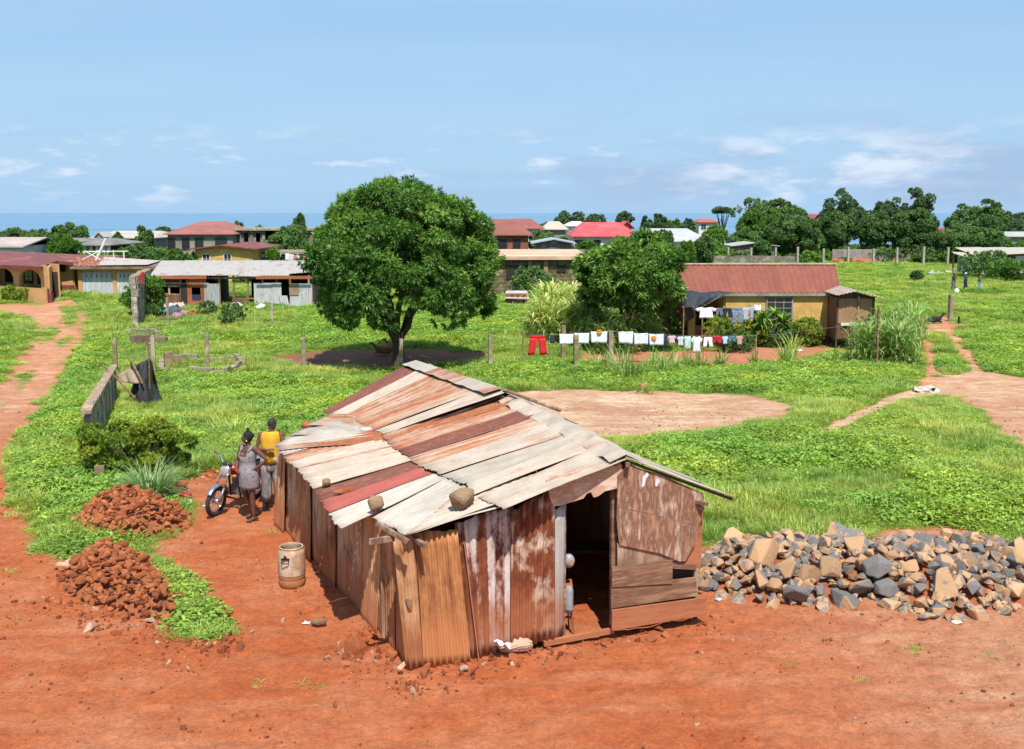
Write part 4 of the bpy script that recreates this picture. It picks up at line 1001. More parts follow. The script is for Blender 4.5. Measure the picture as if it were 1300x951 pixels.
# ------------------------------------------------------------------ motorbike
def bike():
    CH = plain('chrome', (.62, .62, .64), .22, metal=.9, bump=0); RB = plain('tyre_rubber', (.035, .03, .028), .85); RED_ = plain('red_enamel', (.30, .02, .015), .3); ENG = plain('engine_alloy', (.28, .28, .28), .45, metal=.6)
    BK = plain('black_paint', (.02, .02, .02), .4); ORA = plain('indicator_orange', (.75, .22, .02), .3); GL = plain('headlamp_glass', (.42, .36, .34), .15)
    t = thing('motorcycle', 'parked red and chrome motorcycle with round headlamp beside the woman', 'motorcycle', (0, 0, 0))
    L = 1.30; r = .30      # front wheel at +x ; wheelbase
    for x, nm in ((L, 'front_wheel'), (0, 'rear_wheel')):
        wt = MB().torus((x, 0, r), r-.045, .045, 'Y', 40, 10).build(nm, RB, t, smooth=True)
        mb = MB().torus((x, 0, r), r-.09, .014, 'Y', 36, 6); mb.tube([(x, -.07, r), (x, .07, r)], .05, 14); mb.build('rim', CH, wt, smooth=True)
        mb = MB()
        for k in range(20):
            a = 2*math.pi*k/20; mb.tube([(x, .03*(-1)**k, r), (x+math.cos(a)*(r-.09), 0, r+math.sin(a)*(r-.09))], .0035, 4, cap=False)
        mb.build('spokes', CH, wt)
    hx, hz_ = L-.30, .92
    for s in (-1, 1):
        MB().tube([(L, .085*s, r), (L-.10, .085*s, r+.25)], .024, 10).build('fork_leg', ENG, t, smooth=True)
        MB().tube([(L-.10, .085*s, r+.25), (hx+.06, .085*s, hz_)], .016, 10).build('fork_tube', CH, t, smooth=True)
    for (x0, a0, a1, nm, rr2) in ((L, 35, 120, 'front_fender', .335), (0, 30, 170, 'rear_fender', .345)):
        mb = MB(); n = 14; A_ = []
        for k in range(n+1):
            a = R(a0+(a1-a0)*k/n); row = []
            for j in range(7):
                f = (j-3)/3; q = rr2-.03*f*f; row.append((x0+math.cos(a)*q, f*.062, r+math.sin(a)*q))
            A_.append(mb.P(row))
        for k in range(n):
            for j in range(6): mb.face((A_[k]+j, A_[k]+j+1, A_[k+1]+j+1, A_[k+1]+j))
        mb.build(nm, CH if nm[0] == 'f' else BK, t, smooth=True, solid=.004)
    MB().tube([(hx+.1, 0, hz_-.08), (hx+.02, 0, hz_-.08)], [.115, .07], 20).ball((hx+.04, 0, hz_-.08), (.05, .11, .11), 16, 10).build('headlamp_shell', CH, t, smooth=True)
    MB().ball((hx+.10, 0, hz_-.08), (.035, .107, .107), 18, 10).build('headlamp', GL, t, smooth=True)
    MB().torus((hx+.10, 0, hz_-.08), .11, .011, 'X').build('headlamp_ring', CH, t, smooth=True)
    for s in (-1, 1):
        hb = MB().tube([(hx+.0, 0, hz_+.05), (hx+.0, .12*s, hz_+.06), (hx-.02, .20*s, hz_+.17), (hx-.10, .34*s, hz_+.17)], .012, 8).build('handlebar', CH, t, smooth=True)
        MB().tube([(hx-.10, .33*s, hz_+.17), (hx-.16, .44*s, hz_+.17)], .019, 8).build('grip', RED_, hb, smooth=True)
        MB().tube([(hx-.04, .31*s, hz_+.18), (hx-.08, .42*s, hz_+.165)], .006, 6).build('lever', CH, hb)
        MB().tube([(hx+.04, .09*s, hz_-.14), (hx+.04, .17*s, hz_-.14)], .008, 6).ball((hx+.04, .20*s, hz_-.14), (.035, .035, .03)).build('indicator', ORA, t, smooth=True)
    MB().ball((hx+.02, .06, hz_+.05), (.04, .045, .045)).ball((hx+.02, -.06, hz_+.05), (.04, .045, .045)).build('dials', BK, t, smooth=True)
    mb = MB().loft([[(x, w_*math.sin(a), z+h_*math.cos(a)) for a in np.linspace(0, 2*math.pi, 15)[:-1]] for x, z, w_, h_ in ((hx-.06, .80, .05, .06), (hx-.12, .83, .12, .11), (hx-.30, .83, .14, .12), (hx-.45, .80, .11, .09), (hx-.50, .79, .06, .05))])
    mb.build('fuel_tank', RED_, t, smooth=True)
    mb = MB().loft([[(x, w_*math.sin(a), z+h_*math.cos(a)) for a in np.linspace(0, 2*math.pi, 13)[:-1]] for x, z, w_, h_ in ((.52, .79, .09, .04), (.40, .79, .13, .055), (.05, .81, .14, .06), (-.20, .84, .13, .06), (-.26, .85, .08, .04))])
    mb.build('seat', BK, t, smooth=True)
    MB().tube([(hx-.02, 0, .88), (hx-.08, 0, .62), (.85, 0, .32), (.35, 0, .28), (.28, 0, .62), (hx-.1, 0, .72)], .022, 8).tube([(.3, 0, .62), (-.25, .0, .72)], .02, 8).tube([(.3, .1, .3), (0, .1, .3)], .018, 8).tube([(.3, -.1, .3), (0, -.1, .3)], .018, 8).build('frame', BK, t, smooth=True)
    mb = MB(); mb.box((.55, 0, .36), (.30, .24, .18)); mb.tube([(.62, 0, .42), (.70, 0, .64)], .075, 12); [mb.tube([(.62+.012*k, 0, .43+.03*k), (.624+.012*k, 0, .44+.03*k)], .10, 12) for k in range(7)]; mb.tube([(.5, -.15, .35), (.5, .15, .35)], .085, 14)
    mb.build('engine', ENG, t, smooth=False)
    MB().tube([(.68, -.06, .5), (.80, -.11, .42), (.70, -.14, .27), (.3, -.16, .24), (-.35, -.17, .33)], [.018, .018, .02, .035, .04], 10).build('exhaust', CH, t, smooth=True)
    MB().box((.78, .16, .38), (.03, .02, .32), rot=Euler((0, .4, 0))).box((.78, -.16, .38), (.03, .02, .32), rot=Euler((0, .4, 0))).box((.82, 0, .24), (.03, .36, .03)).build('crash_bar', BK, t)
    MB().box((.18, .11, .62), (.26, .05, .2)).box((.18, -.11, .62), (.26, .05, .2)).build('side_panel', RED_, t, bevel=.02)
    MB().tube([(.1, 0, .45), (-.05, .12, .5), (0, .12, r)], .016, 6).tube([(.1, -.12, .6), (0, -.12, r)], .022, 8).build('shock', CH, t)
    MB().box((-.30, 0, .78), (.06, .10, .06)).build('tail_lamp', RED_, t); MB().box((-.02, 0, .90), (.38, .2, .015)).tube([(-.25, .1, .93), (.0, .12, .93)], .01, 6).tube([(-.25, -.1, .93), (.0, -.12, .93)], .01, 6).build('rack', CH, t)
    return t
bk_ = bike(); a = G(273, 655); bq = G(330, 629); d = Vector((a.x-bq.x, a.y-bq.y, 0)).normalized()
bk_.rotation_euler = (R(-7), 0, math.atan2(d.y, d.x)); bk_.location = Vector(a)-d*1.30+V(0, 0, .0)

# ------------------------------------------------------------------ people
SKIN = mat('dark_skin', (.15, .068, .042), (.11, .048, .03), scale=6, rough=.5, bump=.1)
HAIR = plain('black_hair', (.012, .01, .01), .8, bump=.8, scale=60)
def hand(mb, wr, d, n, s=1.):
    """wr wrist point, d finger direction, n palm normal"""
    d = d.normalized(); n = (n-d*n.dot(d)).normalized(); sd = d.cross(n)
    mb.tube([wr, wr+d*.04*s, wr+d*.085*s], [.022*s, .032*s, .030*s], 8)
    for k, L in enumerate((.060, .072, .067, .05)):
        b = wr+d*.075*s+sd*(k-1.5)*.019*s; mb.tube([b, b+d*L*.5*s, b+d*L*.85*s+n*L*.35*s], [.0095*s, .009*s, .007*s], 6)
    b = wr+d*.025*s+sd*-.026*s; mb.tube([b, b-sd*.028*s+d*.022*s, b-sd*.032*s+d*.055*s+n*.012*s], [.012*s, .0105*s, .008*s], 6)
def body_mb(J, head_rz=0, headtilt=0, sex='m', sc_=1.):
    """J joints: hipL,hipR,kneeL,... ; one closed figure to be remeshed"""
    mb = MB(); g = lambda k: Vector(J[k])
    pel, waist, chest, neck, head = g('pelvis'), g('waist'), g('chest'), g('neck'), g('head')
    sw = .16 if sex == 'f' else .19
    ax = Vector((math.cos(J.get('turn', 0)), math.sin(J.get('turn', 0)), 0)); ay = Vector((-ax.y, ax.x, 0))
    def ring(c, rx, ry, n=14): return [c+ax*rx*math.cos(2*math.pi*j/n)+ay*ry*math.sin(2*math.pi*j/n) for j in range(n)]
    hipw = .165 if sex == 'f' else .15
    mb.loft([ring(pel+V(0, 0, -.09), hipw*.8, .09), ring(pel, hipw, .115), ring(waist, .125 if sex == 'f' else .145, .095), ring(chest+V(0, 0, -.06), .145 if sex == 'f' else .165, .11), ring(chest+V(0, 0, .06), sw, .095), ring(neck+V(0, 0, -.05), sw*.62, .07), ring(neck+V(0, 0, .0), .055, .055)])
    if sex == 'f':
        for s in (-1, 1): mb.ball(chest+ax*.07*s-ay*.09+V(0, 0, -.02), .062, 10, 8)
    mb.tube([neck+V(0, 0, -.04), neck+V(0, 0, .04), head+V(0, 0, -.06)], [.055, .048, .05], 10)
    hq = Euler((headtilt, 0, head_rz)); M = hq.to_matrix()
    mb.ball(head, (.073, .092, .112), 16, 12, rot=hq); mb.ball(head+M @ V(0, -.03, -.055), (.052, .06, .055), 12, 8, rot=hq)
    mb.tube([head+M @ V(0, -.088, .012), head+M @ V(0, -.108, -.018), head+M @ V(0, -.092, -.028)], [.009, .017, .012], 6)
    mb.ball(head+M @ V(0, -.085, -.055), (.026, .014, .012), 8, 6, rot=hq)
    for s in (-1, 1):
        mb.ball(head+M @ V(.073*s, .005, -.005), (.012, .02, .03), 8, 6, rot=hq)
    for s in ('L', 'R'):
        sh, el, wr = g('sh'+s), g('el'+s), g('wr'+s)
        mb.tube([lin(chest+V(0, 0, .05), sh, .5), sh, lin(sh, el, .35), el, lin(el, wr, .3), wr], [.07, .058, .047, .036, .038, .024], 10); mb.ball(sh, .06, 10, 8)
        hand(mb, wr, Vector(J['hd'+s]), Vector(J['hn'+s]))
        hp, kn, an = g('hip'+s), g('knee'+s), g('ank'+s)
        mb.tube([hp+V(0, 0, .04), hp+V(0, 0, -.06), lin(hp, kn, .5), kn, lin(kn, an, .3), an], [.085, .088, .068, .05, .054, .033], 12)
        tt = Vector(J['toe'+s]); f = (tt-an); f.z = 0; f.normalize()
        mb.loft([[an+f*a_+V(0, 0, z0)+Vector((-f.y, f.x, 0))*w_*math.cos(q)+V(0, 0, h_*math.sin(q)) for q in np.linspace(0, 2*math.pi, 11)[:-1]] for a_, z0, w_, h_ in ((-.06, -.05, .02, .02), (-.03, -.045, .034, .035), (.05, -.05, .04, .032), (.13, -.06, .045, .018), (.175, -.065, .025, .010))])
    return mb, M
def ringcloth(mb, rows, n=20, fold=.0, ph=0., ax=V(1, 0, 0)):
    ay = Vector((-ax.y, ax.x, 0))
    return mb.loft([[Vector(c)+ax*(rx*(1+fold*k/len(rows)*math.sin(j*2.5+ph)))*math.cos(2*math.pi*j/n)+ay*(ry*(1+fold*k/len(rows)*math.sin(j*2.5+ph)))*math.sin(2*math.pi*j/n) for j in range(n)] for k, (c, rx, ry) in enumerate(rows)], cap=False)
# woman, hands on hips, looking left over the road
wf = lin(G(313, 657), G(323, 662), .5)
wo = thing('person', 'woman in a grey patterned sleeveless dress standing with hand on hip beside the motorcycle', 'person', wf, R(-32))
wo.rotation_euler = (0, 0, 0); rzw = R(-30)
J = dict(turn=0, pelvis=(0, 0, .90), waist=(0, .005, 1.06), chest=(0, 0, 1.25), neck=(0, .0, 1.42), head=(0, -.02, 1.56),
         shL=(.165, 0, 1.36), elL=(.36, .10, 1.16), wrL=(.19, -.02, 1.00), hdL=(-.6, -.55, -.35), hnL=(-.3, .5, 0),
         shR=(-.165, 0, 1.36), elR=(-.24, -.04, 1.10), wrR=(-.15, -.17, .96), hdR=(.7, -.3, -.25), hnR=(0, .6, 0),
         hipL=(.09, 0, .86), kneeL=(.10, -.04, .48), ankL=(.11, -.02, .09), toeL=(.10, -.3, 0), hipR=(-.09, 0, .86), kneeR=(-.06, -.05, .48), ankR=(-.05, .16, .11), toeR=(-.12, -.1, 0))
org = Vector(wf)
def figure(J, root, sex, head_rz, rz, hair='afro', headtilt=0, s=1., bodymat=SKIN, vox=.011):
    mb, M = body_mb(J, head_rz, headtilt, sex)
    o = mb.build('body', bodymat, None, smooth=True); remesh(o, vox, 3); me = o.data; bpy.data.objects.remove(o)
    if not me.materials: me.materials.append(bodymat)
    b = bpy.data.objects.new('body', me); link(b, root); return b, M
b, M = figure(J, wo, 'f', R(-55), rzw)
def kid(name, mb, m, root, solid=0, smooth=True):
    me = mb.mesh(name, V(0, 0, 0), smooth); me.materials.append(m); o = bpy.data.objects.new(name, me); link(o, root)
    if solid: k = o.modifiers.new('s', 'SOLIDIFY'); k.thickness = solid; k.offset = 0
    return o
DRESS = mat('grey_dress_cloth', (.20, .18, .19), (.30, .28, .30), (.15, .12, .13), scale=22, rough=.85, bump=.4)
mb = MB(); ringcloth(mb, [((0, 0, 1.365), .13, .085), ((0, -.01, 1.30), .172, .12), ((0, -.025, 1.23), .175, .155), ((0, -.01, 1.13), .148, .125), ((0, -.01, 1.06), .145, .125), ((0, -.02, .98), .178, .15), ((0, -.02, .88), .20, .165), ((0, 0, .78), .205, .17), ((0, 0, .66), .195, .165), ((0, .01, .60), .19, .16)], 24, .06)
mb.f = [f for i, f in enumerate(mb.f) if not (i//24 <= 1 and 16 <= i % 24 <= 19)]      # V neckline at the front
kid('dress', mb, DRESS, wo, .008)
for s in (-1, 1):
    kid('strap', MB().tube([(.10*s, -.10, 1.31), (.115*s, -.03, 1.40), (.11*s, .04, 1.39), (.10*s, .08, 1.33)], [.022, .024, .022, .02], 8), DRESS, wo)
hd_ = Vector(J['head'])
mb = MB().ball(hd_+M @ V(0, .018, .022), (.082, .095, .108), 16, 12, rot=Euler((0, 0, R(-55)))); mb.ball(hd_+M @ V(0, .02, .14), (.028, .03, .05), 10, 8); mb.ball(hd_+M @ V(0, .09, .04), (.05, .04, .05), 10, 8)
kid('hair', mb, HAIR, wo)
kid('earring', MB().ball(hd_+M @ V(.078, -.0, -.05), .014, 6, 5).ball(hd_+M @ V(-.078, 0, -.05), .014, 6, 5), plain('white_paint', (.7, .7, .72), .7), wo)
for s, q in (('L', (.11, -.06, .02)), ('R', (-.06, .11, .02))): kid('sandal', MB().box(q, (.09, .26, .025), rz=.15), BLK, wo, smooth=False)
wo.rotation_euler = (0, 0, rzw); wo.location = wf; wo.scale = (1.02,)*3
# man in yellow, seen from behind / side, forearm on the roof edge
mf = lin(G(337, 648), G(356, 643), .5)
mn = thing('person', 'man in a yellow sleeveless shirt and grey satin trousers leaning on the shack roof', 'person', mf)
J = dict(turn=0, pelvis=(0, 0, .97), waist=(0, 0, 1.13), chest=(0, 0, 1.36), neck=(0, .02, 1.55), head=(.02, .04, 1.68),
         shL=(.20, 0, 1.48), elL=(.30, -.10, 1.24), wrL=(.42, -.06, 1.30), hdL=(.7, .0, .1), hnL=(0, 0, -1),
         shR=(-.20, 0, 1.48), elR=(-.27, -.10, 1.22), wrR=(-.02, -.21, 1.22), hdR=(.8, -.05, .1), hnR=(0, .4, -1),
         hipL=(.10, 0, .92), kneeL=(.13, -.03, .50), ankL=(.16, .0, .09), toeL=(.2, -.3, 0), hipR=(-.10, 0, .92), kneeR=(-.10, -.04, .50), ankR=(-.11, -.02, .09), toeR=(-.13, -.3, 0))
b, M = figure(J, mn, 'm', R(150), 0)
YEL = mat('yellow_cloth', (.66, .36, .025), (.55, .28, .02), scale=6, rough=.85); SAT = mat('grey_satin', (.30, .28, .27), (.16, .15, .14), (.44, .42, .41), scale=7, rough=.45, stretch=(2, 2, .4))
mb = MB(); ringcloth(mb, [((0, 0, 1.55), .10, .075), ((0, 0, 1.50), .19, .115), ((0, 0, 1.40), .205, .135), ((0, 0, 1.25), .195, .14), ((0, 0, 1.08), .195, .15), ((0, 0, .93), .225, .175)], 24, .05); kid('shirt', mb, YEL, mn, .01)
for s, hp, kn, an in ((1, 'hipL', 'kneeL', 'ankL'), (-1, 'hipR', 'kneeR', 'ankR')):
    a_, b_, c_ = Vector(J[hp]), Vector(J[kn]), Vector(J[an])
    mb = MB(); ringcloth(mb, [(a_+V(0, 0, .14)-V(.03*s, 0, 0), .14, .15), (a_, .12, .14), (lin(a_, b_, .5), .108, .115), (b_, .098, .10), (lin(b_, c_, .5), .098, .10), (c_+V(0, 0, .08), .105, .11)], 18, .10, s); kid('trouser_leg', mb, SAT, mn, .008)
mb = MB(); ringcloth(mb, [((0, 0, 1.06), .175, .13), ((0, 0, .94), .205, .155), ((0, 0, .80), .19, .15), ((0, 0, .74), .10, .10)], 20, .02); kid('trouser_seat', mb, SAT, mn, .008)
for q in ((.17, -.07, .02), (-.12, -.08, .02)): kid('sandal', MB().box(q, (.10, .28, .03)), BLK, mn, smooth=False)
kid('hair', MB().ball(Vector(J['head'])+V(0, .0, .02), (.077, .096, .105), 16, 12, rot=Euler((0, 0, R(150)))), plain('shaved_hair', (.03, .022, .02), .7), mn)
mn.location = mf
# person behind, only the orange headscarf shows over the roof corner
pf = G(379, 640); pf = Vector(pf)+V(.0, 1.0, 0); pf.z = hz(pf.x, pf.y)
J3 = dict(J); J3.update(wrL=(.26, -.02, .95), elL=(.27, .03, 1.18), hdL=(0, 0, -1), hnL=(-1, 0, 0), wrR=(-.26, -.02, .95), elR=(-.27, .03, 1.18), hdR=(0, 0, -1), hnR=(1, 0, 0), head=(0, 0, 1.67))
pb = thing('person', 'person in an orange headscarf standing behind the far roof corner', 'person', pf)
figure(J3, pb, 'm', R(160), 0)
kid('headscarf', MB().ball((0, .005, 1.725), (.105, .12, .085), 16, 10), mat('orange_cloth', (.50, .12, .03), (.36, .08, .03), scale=20, rough=.9, bump=.6), pb)
mb = MB(); ringcloth(mb, [((0, 0, 1.56), .10, .08), ((0, 0, 1.50), .20, .12), ((0, 0, 1.3), .2, .14), ((0, 0, 1.0), .2, .15), ((0, 0, .5), .21, .17), ((0, 0, .25), .22, .18)], 20, .05); kid('robe', mb, plain('brown_cloth', (.13, .07, .05), .9), pb, .01)
tz = AT(376, 537, pf.y).z; pb.scale = (1, 1, 1); pb.location.z += min(.15, max(-.3, tz-(pf.z+1.80)))
# three people far off in the field
def walker(px, py, label, top, bot, s=1., hat=None, bagm=None, rz=0., stride=.18):
    f = G(px, py); t = thing('person', label, 'person', f)
    J = dict(turn=0, pelvis=(0, 0, .95), waist=(0, 0, 1.1), chest=(0, 0, 1.32), neck=(0, 0, 1.5), head=(0, -.01, 1.63),
             shL=(.19, 0, 1.44), elL=(.25, .08, 1.18), wrL=(.25, -.02, .95), hdL=(0, -.1, -1), hnL=(-1, 0, 0), shR=(-.19, 0, 1.44), elR=(-.25, .04, 1.18), wrR=(-.25, -.12, .97), hdR=(0, -.2, -1), hnR=(1, 0, 0),
             hipL=(.09, 0, .92), kneeL=(.10, -.10, .50), ankL=(.10, -stride, .09), toeL=(.10, -.5, 0), hipR=(-.09, 0, .92), kneeR=(-.10, .02, .50), ankR=(-.10, stride, .12), toeR=(-.10, -.1, 0))
    figure(J, t, 'm', 0, 0, vox=.02)
    mb = MB(); ringcloth(mb, [((0, 0, 1.50), .11, .08), ((0, 0, 1.45), .20, .12), ((0, 0, 1.2), .19, .135), ((0, 0, .90), .19, .14)], 16, .04); kid('shirt', mb, top, t, .01)
    for a_, b_, c_ in (('hipL', 'kneeL', 'ankL'), ('hipR', 'kneeR', 'ankR')):
        a_, b_, c_ = Vector(J[a_]), Vector(J[b_]), Vector(J[c_]); mb = MB(); ringcloth(mb, [(a_+V(0, 0, .1), .12, .13), (a_+V(0, 0, -.1), .105, .12), (b_, .08, .09), (c_+V(0, 0, .05), .07, .08)], 12, .03); kid('trouser_leg', mb, bot, t, .008)
    kid('hair', MB().ball((0, .01, 1.66), (.08, .098, .105)), HAIR if hat is None else hat, t)
    t.rotation_euler[2] = rz; return t
NAVY = plain('navy_cloth', (.03, .035, .10), .9); JEAN = mat('blue_denim', (.10, .16, .27), (.20, .27, .40), scale=5, rough=.9); CHAR = plain('charcoal_cloth', (.035, .03, .035), .9); GRN = plain('khaki_cloth', (.16, .12, .08), .9); LGT = plain('pale_denim', (.35, .42, .50), .9); WHT = mat('white_cotton', (.78, .78, .80), (.66, .67, .72), scale=3, rough=.9, bump=.3)
walker(1210, 371, 'leftmost far walker in black top above the lone field post', CHAR, plain('grey_trouser', (.2, .2, .22), .9), rz=R(35))
walker(1225, 371.5, 'middle far walker in purple navy clothes and pale cap', NAVY, NAVY, hat=WHT, rz=R(55))
walker(1243, 372, 'rightmost far walker in brown top and pale blue jeans', GRN, LGT, rz=R(60), stride=.24)
bp = G(1213, 373); mb = MB().ball(bp+V(.05, -.1, .22), (.22, .2, .25), 12, 9); tag(mb.build('sack', WHT, smooth=True, org=bp), 'pale sack on the grass at the feet of the leftmost far walker', 'sack')

# ------------------------------------------------------------------ animals
def goat(px, py, label, m, rz, s=1., cat='goat', name='goat'):
    p = Vector(G(px, py)); p.z += .04; t = thing(name, label, cat, p)
    mb = MB(); mb.loft([[V(x, w_*math.cos(q), z+h_*math.sin(q)) for q in np.linspace(0, 2*math.pi, 13)[:-1]] for x, z, w_, h_ in ((-.38, .2, .05, .06), (-.32, .2, .13, .15), (-.1, .19, .16, .17), (.15, .2, .14, .17), (.3, .24, .10, .14), (.38, .3, .06, .09))])
    mb.tube([(.30, 0, .28), (.42, 0, .42), (.50, .03, .50)], [.09, .06, .05], 8); mb.tube([(.47, .03, .52), (.56, .04, .50), (.66, .05, .46)], [.055, .05, .03], 8)
    for s_ in (-1, 1):
        mb.tube([(.47, .03+.04*s_, .55), (.44, .03+.10*s_, .53)], [.02, .012], 5)
        mb.tube([(.25, .1*s_, .12), (.42, .13*s_, .05), (.30, .14*s_, .03)], [.05, .03, .02], 6); mb.tube([(-.25, .12*s_, .14), (-.05, .2*s_, .10), (-.22, .22*s_, .03), (-.05, .22*s_, .03)], [.08, .05, .03, .02], 6)
    mb.tube([(-.36, 0, .24), (-.46, .05, .2), (-.5, .1, .1)], [.03, .02, .012], 5)
    o = mb.build('body', m, None, smooth=True); remesh(o, .018, 2); me = o.data; bpy.data.objects.remove(o)
    if not me.materials: me.materials.append(m)
    link(bpy.data.objects.new('body', me), t); t.rotation_euler[2] = rz; t.scale = (s,)*3
BLKF = plain('black_fur', (.018, .016, .018), .9); BRF = mat('brown_fur', (.24, .10, .045), (.16, .06, .03), scale=5, rough=.9)
goat(1186, 411, 'black goat lying on the grass behind the yellow house', BLKF, 0, 1.15)
goat(1169, 410.5, 'brown and white goat lying left of the black one', mat('patched_fur', (.20, .09, .05), (.42, .33, .26), scale=3, rough=.9, band=(.45, .55)), R(170), 1.0)
goat(487, 451, 'brown dog asleep under the big mango tree, the left one', BRF, R(180), 1.1, 'dog', 'dog')
goat(468+33+1, 449, 'reddish dog sitting up under the big mango tree right of the sleeping one', mat('russet_fur', (.36, .13, .055), (.26, .09, .04), scale=5, rough=.9), R(150), 1.25, 'dog', 'dog')
# ------------------------------------------------------------------ concrete posts
def post(px, py_base, py_top, w_, label, m=CONC, rebar=True, tilt=0., group=None, base=None, name='concrete_post'):
    p = G(px, py_base) if base is None else base; top = AT(px, py_top, p.y).z; h = top-p.z
    t = thing(name, label, 'post', p, 0, group)
    o = MB().box(p+V(0, 0, h/2-.1), (w_*.82, w_*.82, h+.2)).build('shaft', m, t, bevel=.012)
    if rebar:
        mb = MB(); r = random.Random(int(px))
        for a, b_ in ((-.3, -.3), (.3, .3), (.3, -.3)):
            q = p+V(a*w_, b_*w_, h-.02); mb.tube([q, q+V(r.uniform(-.03, .03), r.uniform(-.03, .03), r.uniform(.12, .45))], .008, 5)
        mb.build('rebar', STEEL, t)
    t.rotation_euler = (tilt, tilt*.7, .2); return t
post(147.5, 478, 430, .20, 'mossy concrete post rising behind the broken block wall', CONCD)
post(196, 481, 426, .19, 'rough concrete post directly behind the black plastic shelter')
post(264, 474, 422, .19, 'concrete post standing in the near side of the foundation ring')
post(386, 470, 428, .18, 'concrete post in the grass left of the big mango tree')
post(509.5, 470, 430, .20, 'pale concrete post in front of the big mango tree trunk')
post(622.5, 472, 424, .20, 'concrete post right of the big mango tree above the roof peak')
post(345.5, 414, 384, .19, 'pale post in the grass near the tin shed', rebar=False)
post(731, 468, 425, .24, 'mossy concrete post nearest below the white washing', CONCD)
post(715, 458, 413, .24, 'thin mossy post just left behind the nearest washing line post', CONCD)
post(775, 462, 420, .27, 'brown concrete post between the white sheets on the washing line')
post(1206, 408, 374, .31, 'lone pale concrete post in the field below the three walkers', rebar=False)
post(213.5, 411, 378, .20, 'concrete post in front of the rag heap', rebar=False)
post(1217, 411, 402, .12, 'short black stump beside the lone field post', BLK, False, name='stump')
post(1112.5, 468, 388, .10, 'thin wooden pole standing in the reeds by the kiosk', WOODB, False, name='wooden_pole')
fp = ((861, 'leftmost'), (893, 'second'), (924, 'third'), (954, 'fourth'), (985, 'fifth'), (1013, 'sixth'), (1045, 'seventh'), (1077, 'eighth'), (1108, 'ninth'), (1138, 'tenth'), (1171, 'eleventh'), (1202, 'twelfth'), (1240, 'rightmost'))
FPM = mat('pale_post_concrete', (.40, .37, .31), (.30, .27, .22), scale=2, rough=.9)
for k, (px, w_) in enumerate(fp):
    post(px+random.uniform(-1, 1), 334+k*.15, 314+random.uniform(-1, 2), .36, '%s post from the left in the far row before the big trees' % w_, FPM, False, group='far row of concrete posts')

# ------------------------------------------------------------------ broken block wall and foundations
bw = thing('block_wall', 'crumbling concrete block wall running away behind the yellow green bush', 'wall', G(113, 590))
a0 = G(113, 592); a1 = G(146, 505); a1 = Vector(a1); zt0 = AT(113, 524, a0.y).z; zt1 = AT(146, 468, a1.y).z
d = (a1-Vector(a0)); d.z = 0; Ld = d.length; d.normalize(); sd = V(-d.y, d.x, 0)
nb_ = 16; mb = MB(); mc = MB(); rr_w = random.Random(4)
for k in range(nb_):
    c = Vector(a0)+d*(Ld*(k+.5)/nb_); zt = zt0+(zt1-zt0)*(k+.5)/nb_; zb = hz(c.x, c.y)-.1
    rows_ = int((zt-zb)/.21)
    for j in range(rows_+1):
        z = zb+.21*j+.1
        if z+.1 > zt+.03 and rr_w.random() < .3: continue
        mb.box((c.x+(.5*(j % 2)-.25)*Ld/nb_*d.x, c.y+(.5*(j % 2)-.25)*Ld/nb_*d.y, z), (Ld/nb_*.97, .17+rr_w.uniform(-.01, .01), .195), rz=math.atan2(d.y, d.x)+rr_w.uniform(-.01, .01))
    mc.box((c.x, c.y, zt+.05+rr_w.uniform(-.015, .015)), (Ld/nb_*.98, .24, .10), rz=math.atan2(d.y, d.x)+rr_w.uniform(-.02, .02), )
mb.build('blocks', CONC, bw, bevel=.01); mc.build('coping', mat('brown_coping', (.40, .27, .18), (.26, .18, .115), (.46, .34, .24), scale=2.5, rough=.95, bump=.6, bd=.02), bw, bevel=.012)
mb = MB()
for k in range(7): c = Vector(a0)+d*(Ld*(k+.3)/7)-sd*.11; mb.box((c.x, c.y, (zt0+zt1)/2*.5-.05-.05*k), (.14, .05, 1.0), rz=math.atan2(d.y, d.x))
mb.build('pier', mat('pale_pier', (.46, .40, .30), (.30, .26, .19), scale=2, rough=.95), bw, bevel=.01)
post(128, 612, 590, .25, 'stub of broken concrete low in the weeds at the near end of the block wall', CONCD, False, name='concrete_stub')
def lowwall(pts, h, w_, label, m=CONC, name='foundation', cat='foundation'):
    P_ = [G(*p) for p in pts]; t = thing(name, label, cat, P_[0])
    for k in range(len(P_)-1):
        a, b_ = Vector(P_[k]), Vector(P_[k+1]); zt = max(a.z, b_.z)+h
        n_ = max(2, int((b_-a).length/.5)); mb = MB()
        for i in range(n_):
            q = lin(a, b_, (i+.5)/n_); L = (b_-a).length/n_; hh = h*random.uniform(.55, 1.1)
            mb.box((q.x, q.y, q.z-.1+hh/2), (L*1.01, w_*random.uniform(.93, 1.05), hh+.2), rz=math.atan2(b_.y-a.y, b_.x-a.x))
        mb.build('wall_course', m, t, bevel=.01)
    return t
lowwall([(205, 476), (256, 477), (286, 478), (309, 468), (300, 461), (236, 461), (206, 466), (205, 476)], .42, .22, 'rectangular ring of low concrete foundation walls in the grass')
lowwall([(209, 468), (230, 466)], .75, .3, 'thick square concrete block at the corner of the foundation ring', CONCD, 'concrete_block', 'block')
lowwall([(161, 424), (176, 424), (203, 427)], .5, .35, 'furthest low remnant wall in the grass behind the shelter')
lowwall([(169, 437), (188, 440), (212, 438)], .6, .4, 'rusty brown low remnant wall just behind the shelter poles', mat('brown_concrete', (.24, .16, .11), (.16, .10, .07), rough=.95))
lowwall([(165, 456), (182, 455)], .16, .12, 'thin fallen concrete beam left of the post behind the shelter')
wn = thing('wooden_stake', 'bleached wooden stakes tied together behind the black plastic shelter', 'stake', G(187, 470)); q = Vector(G(187, 470))
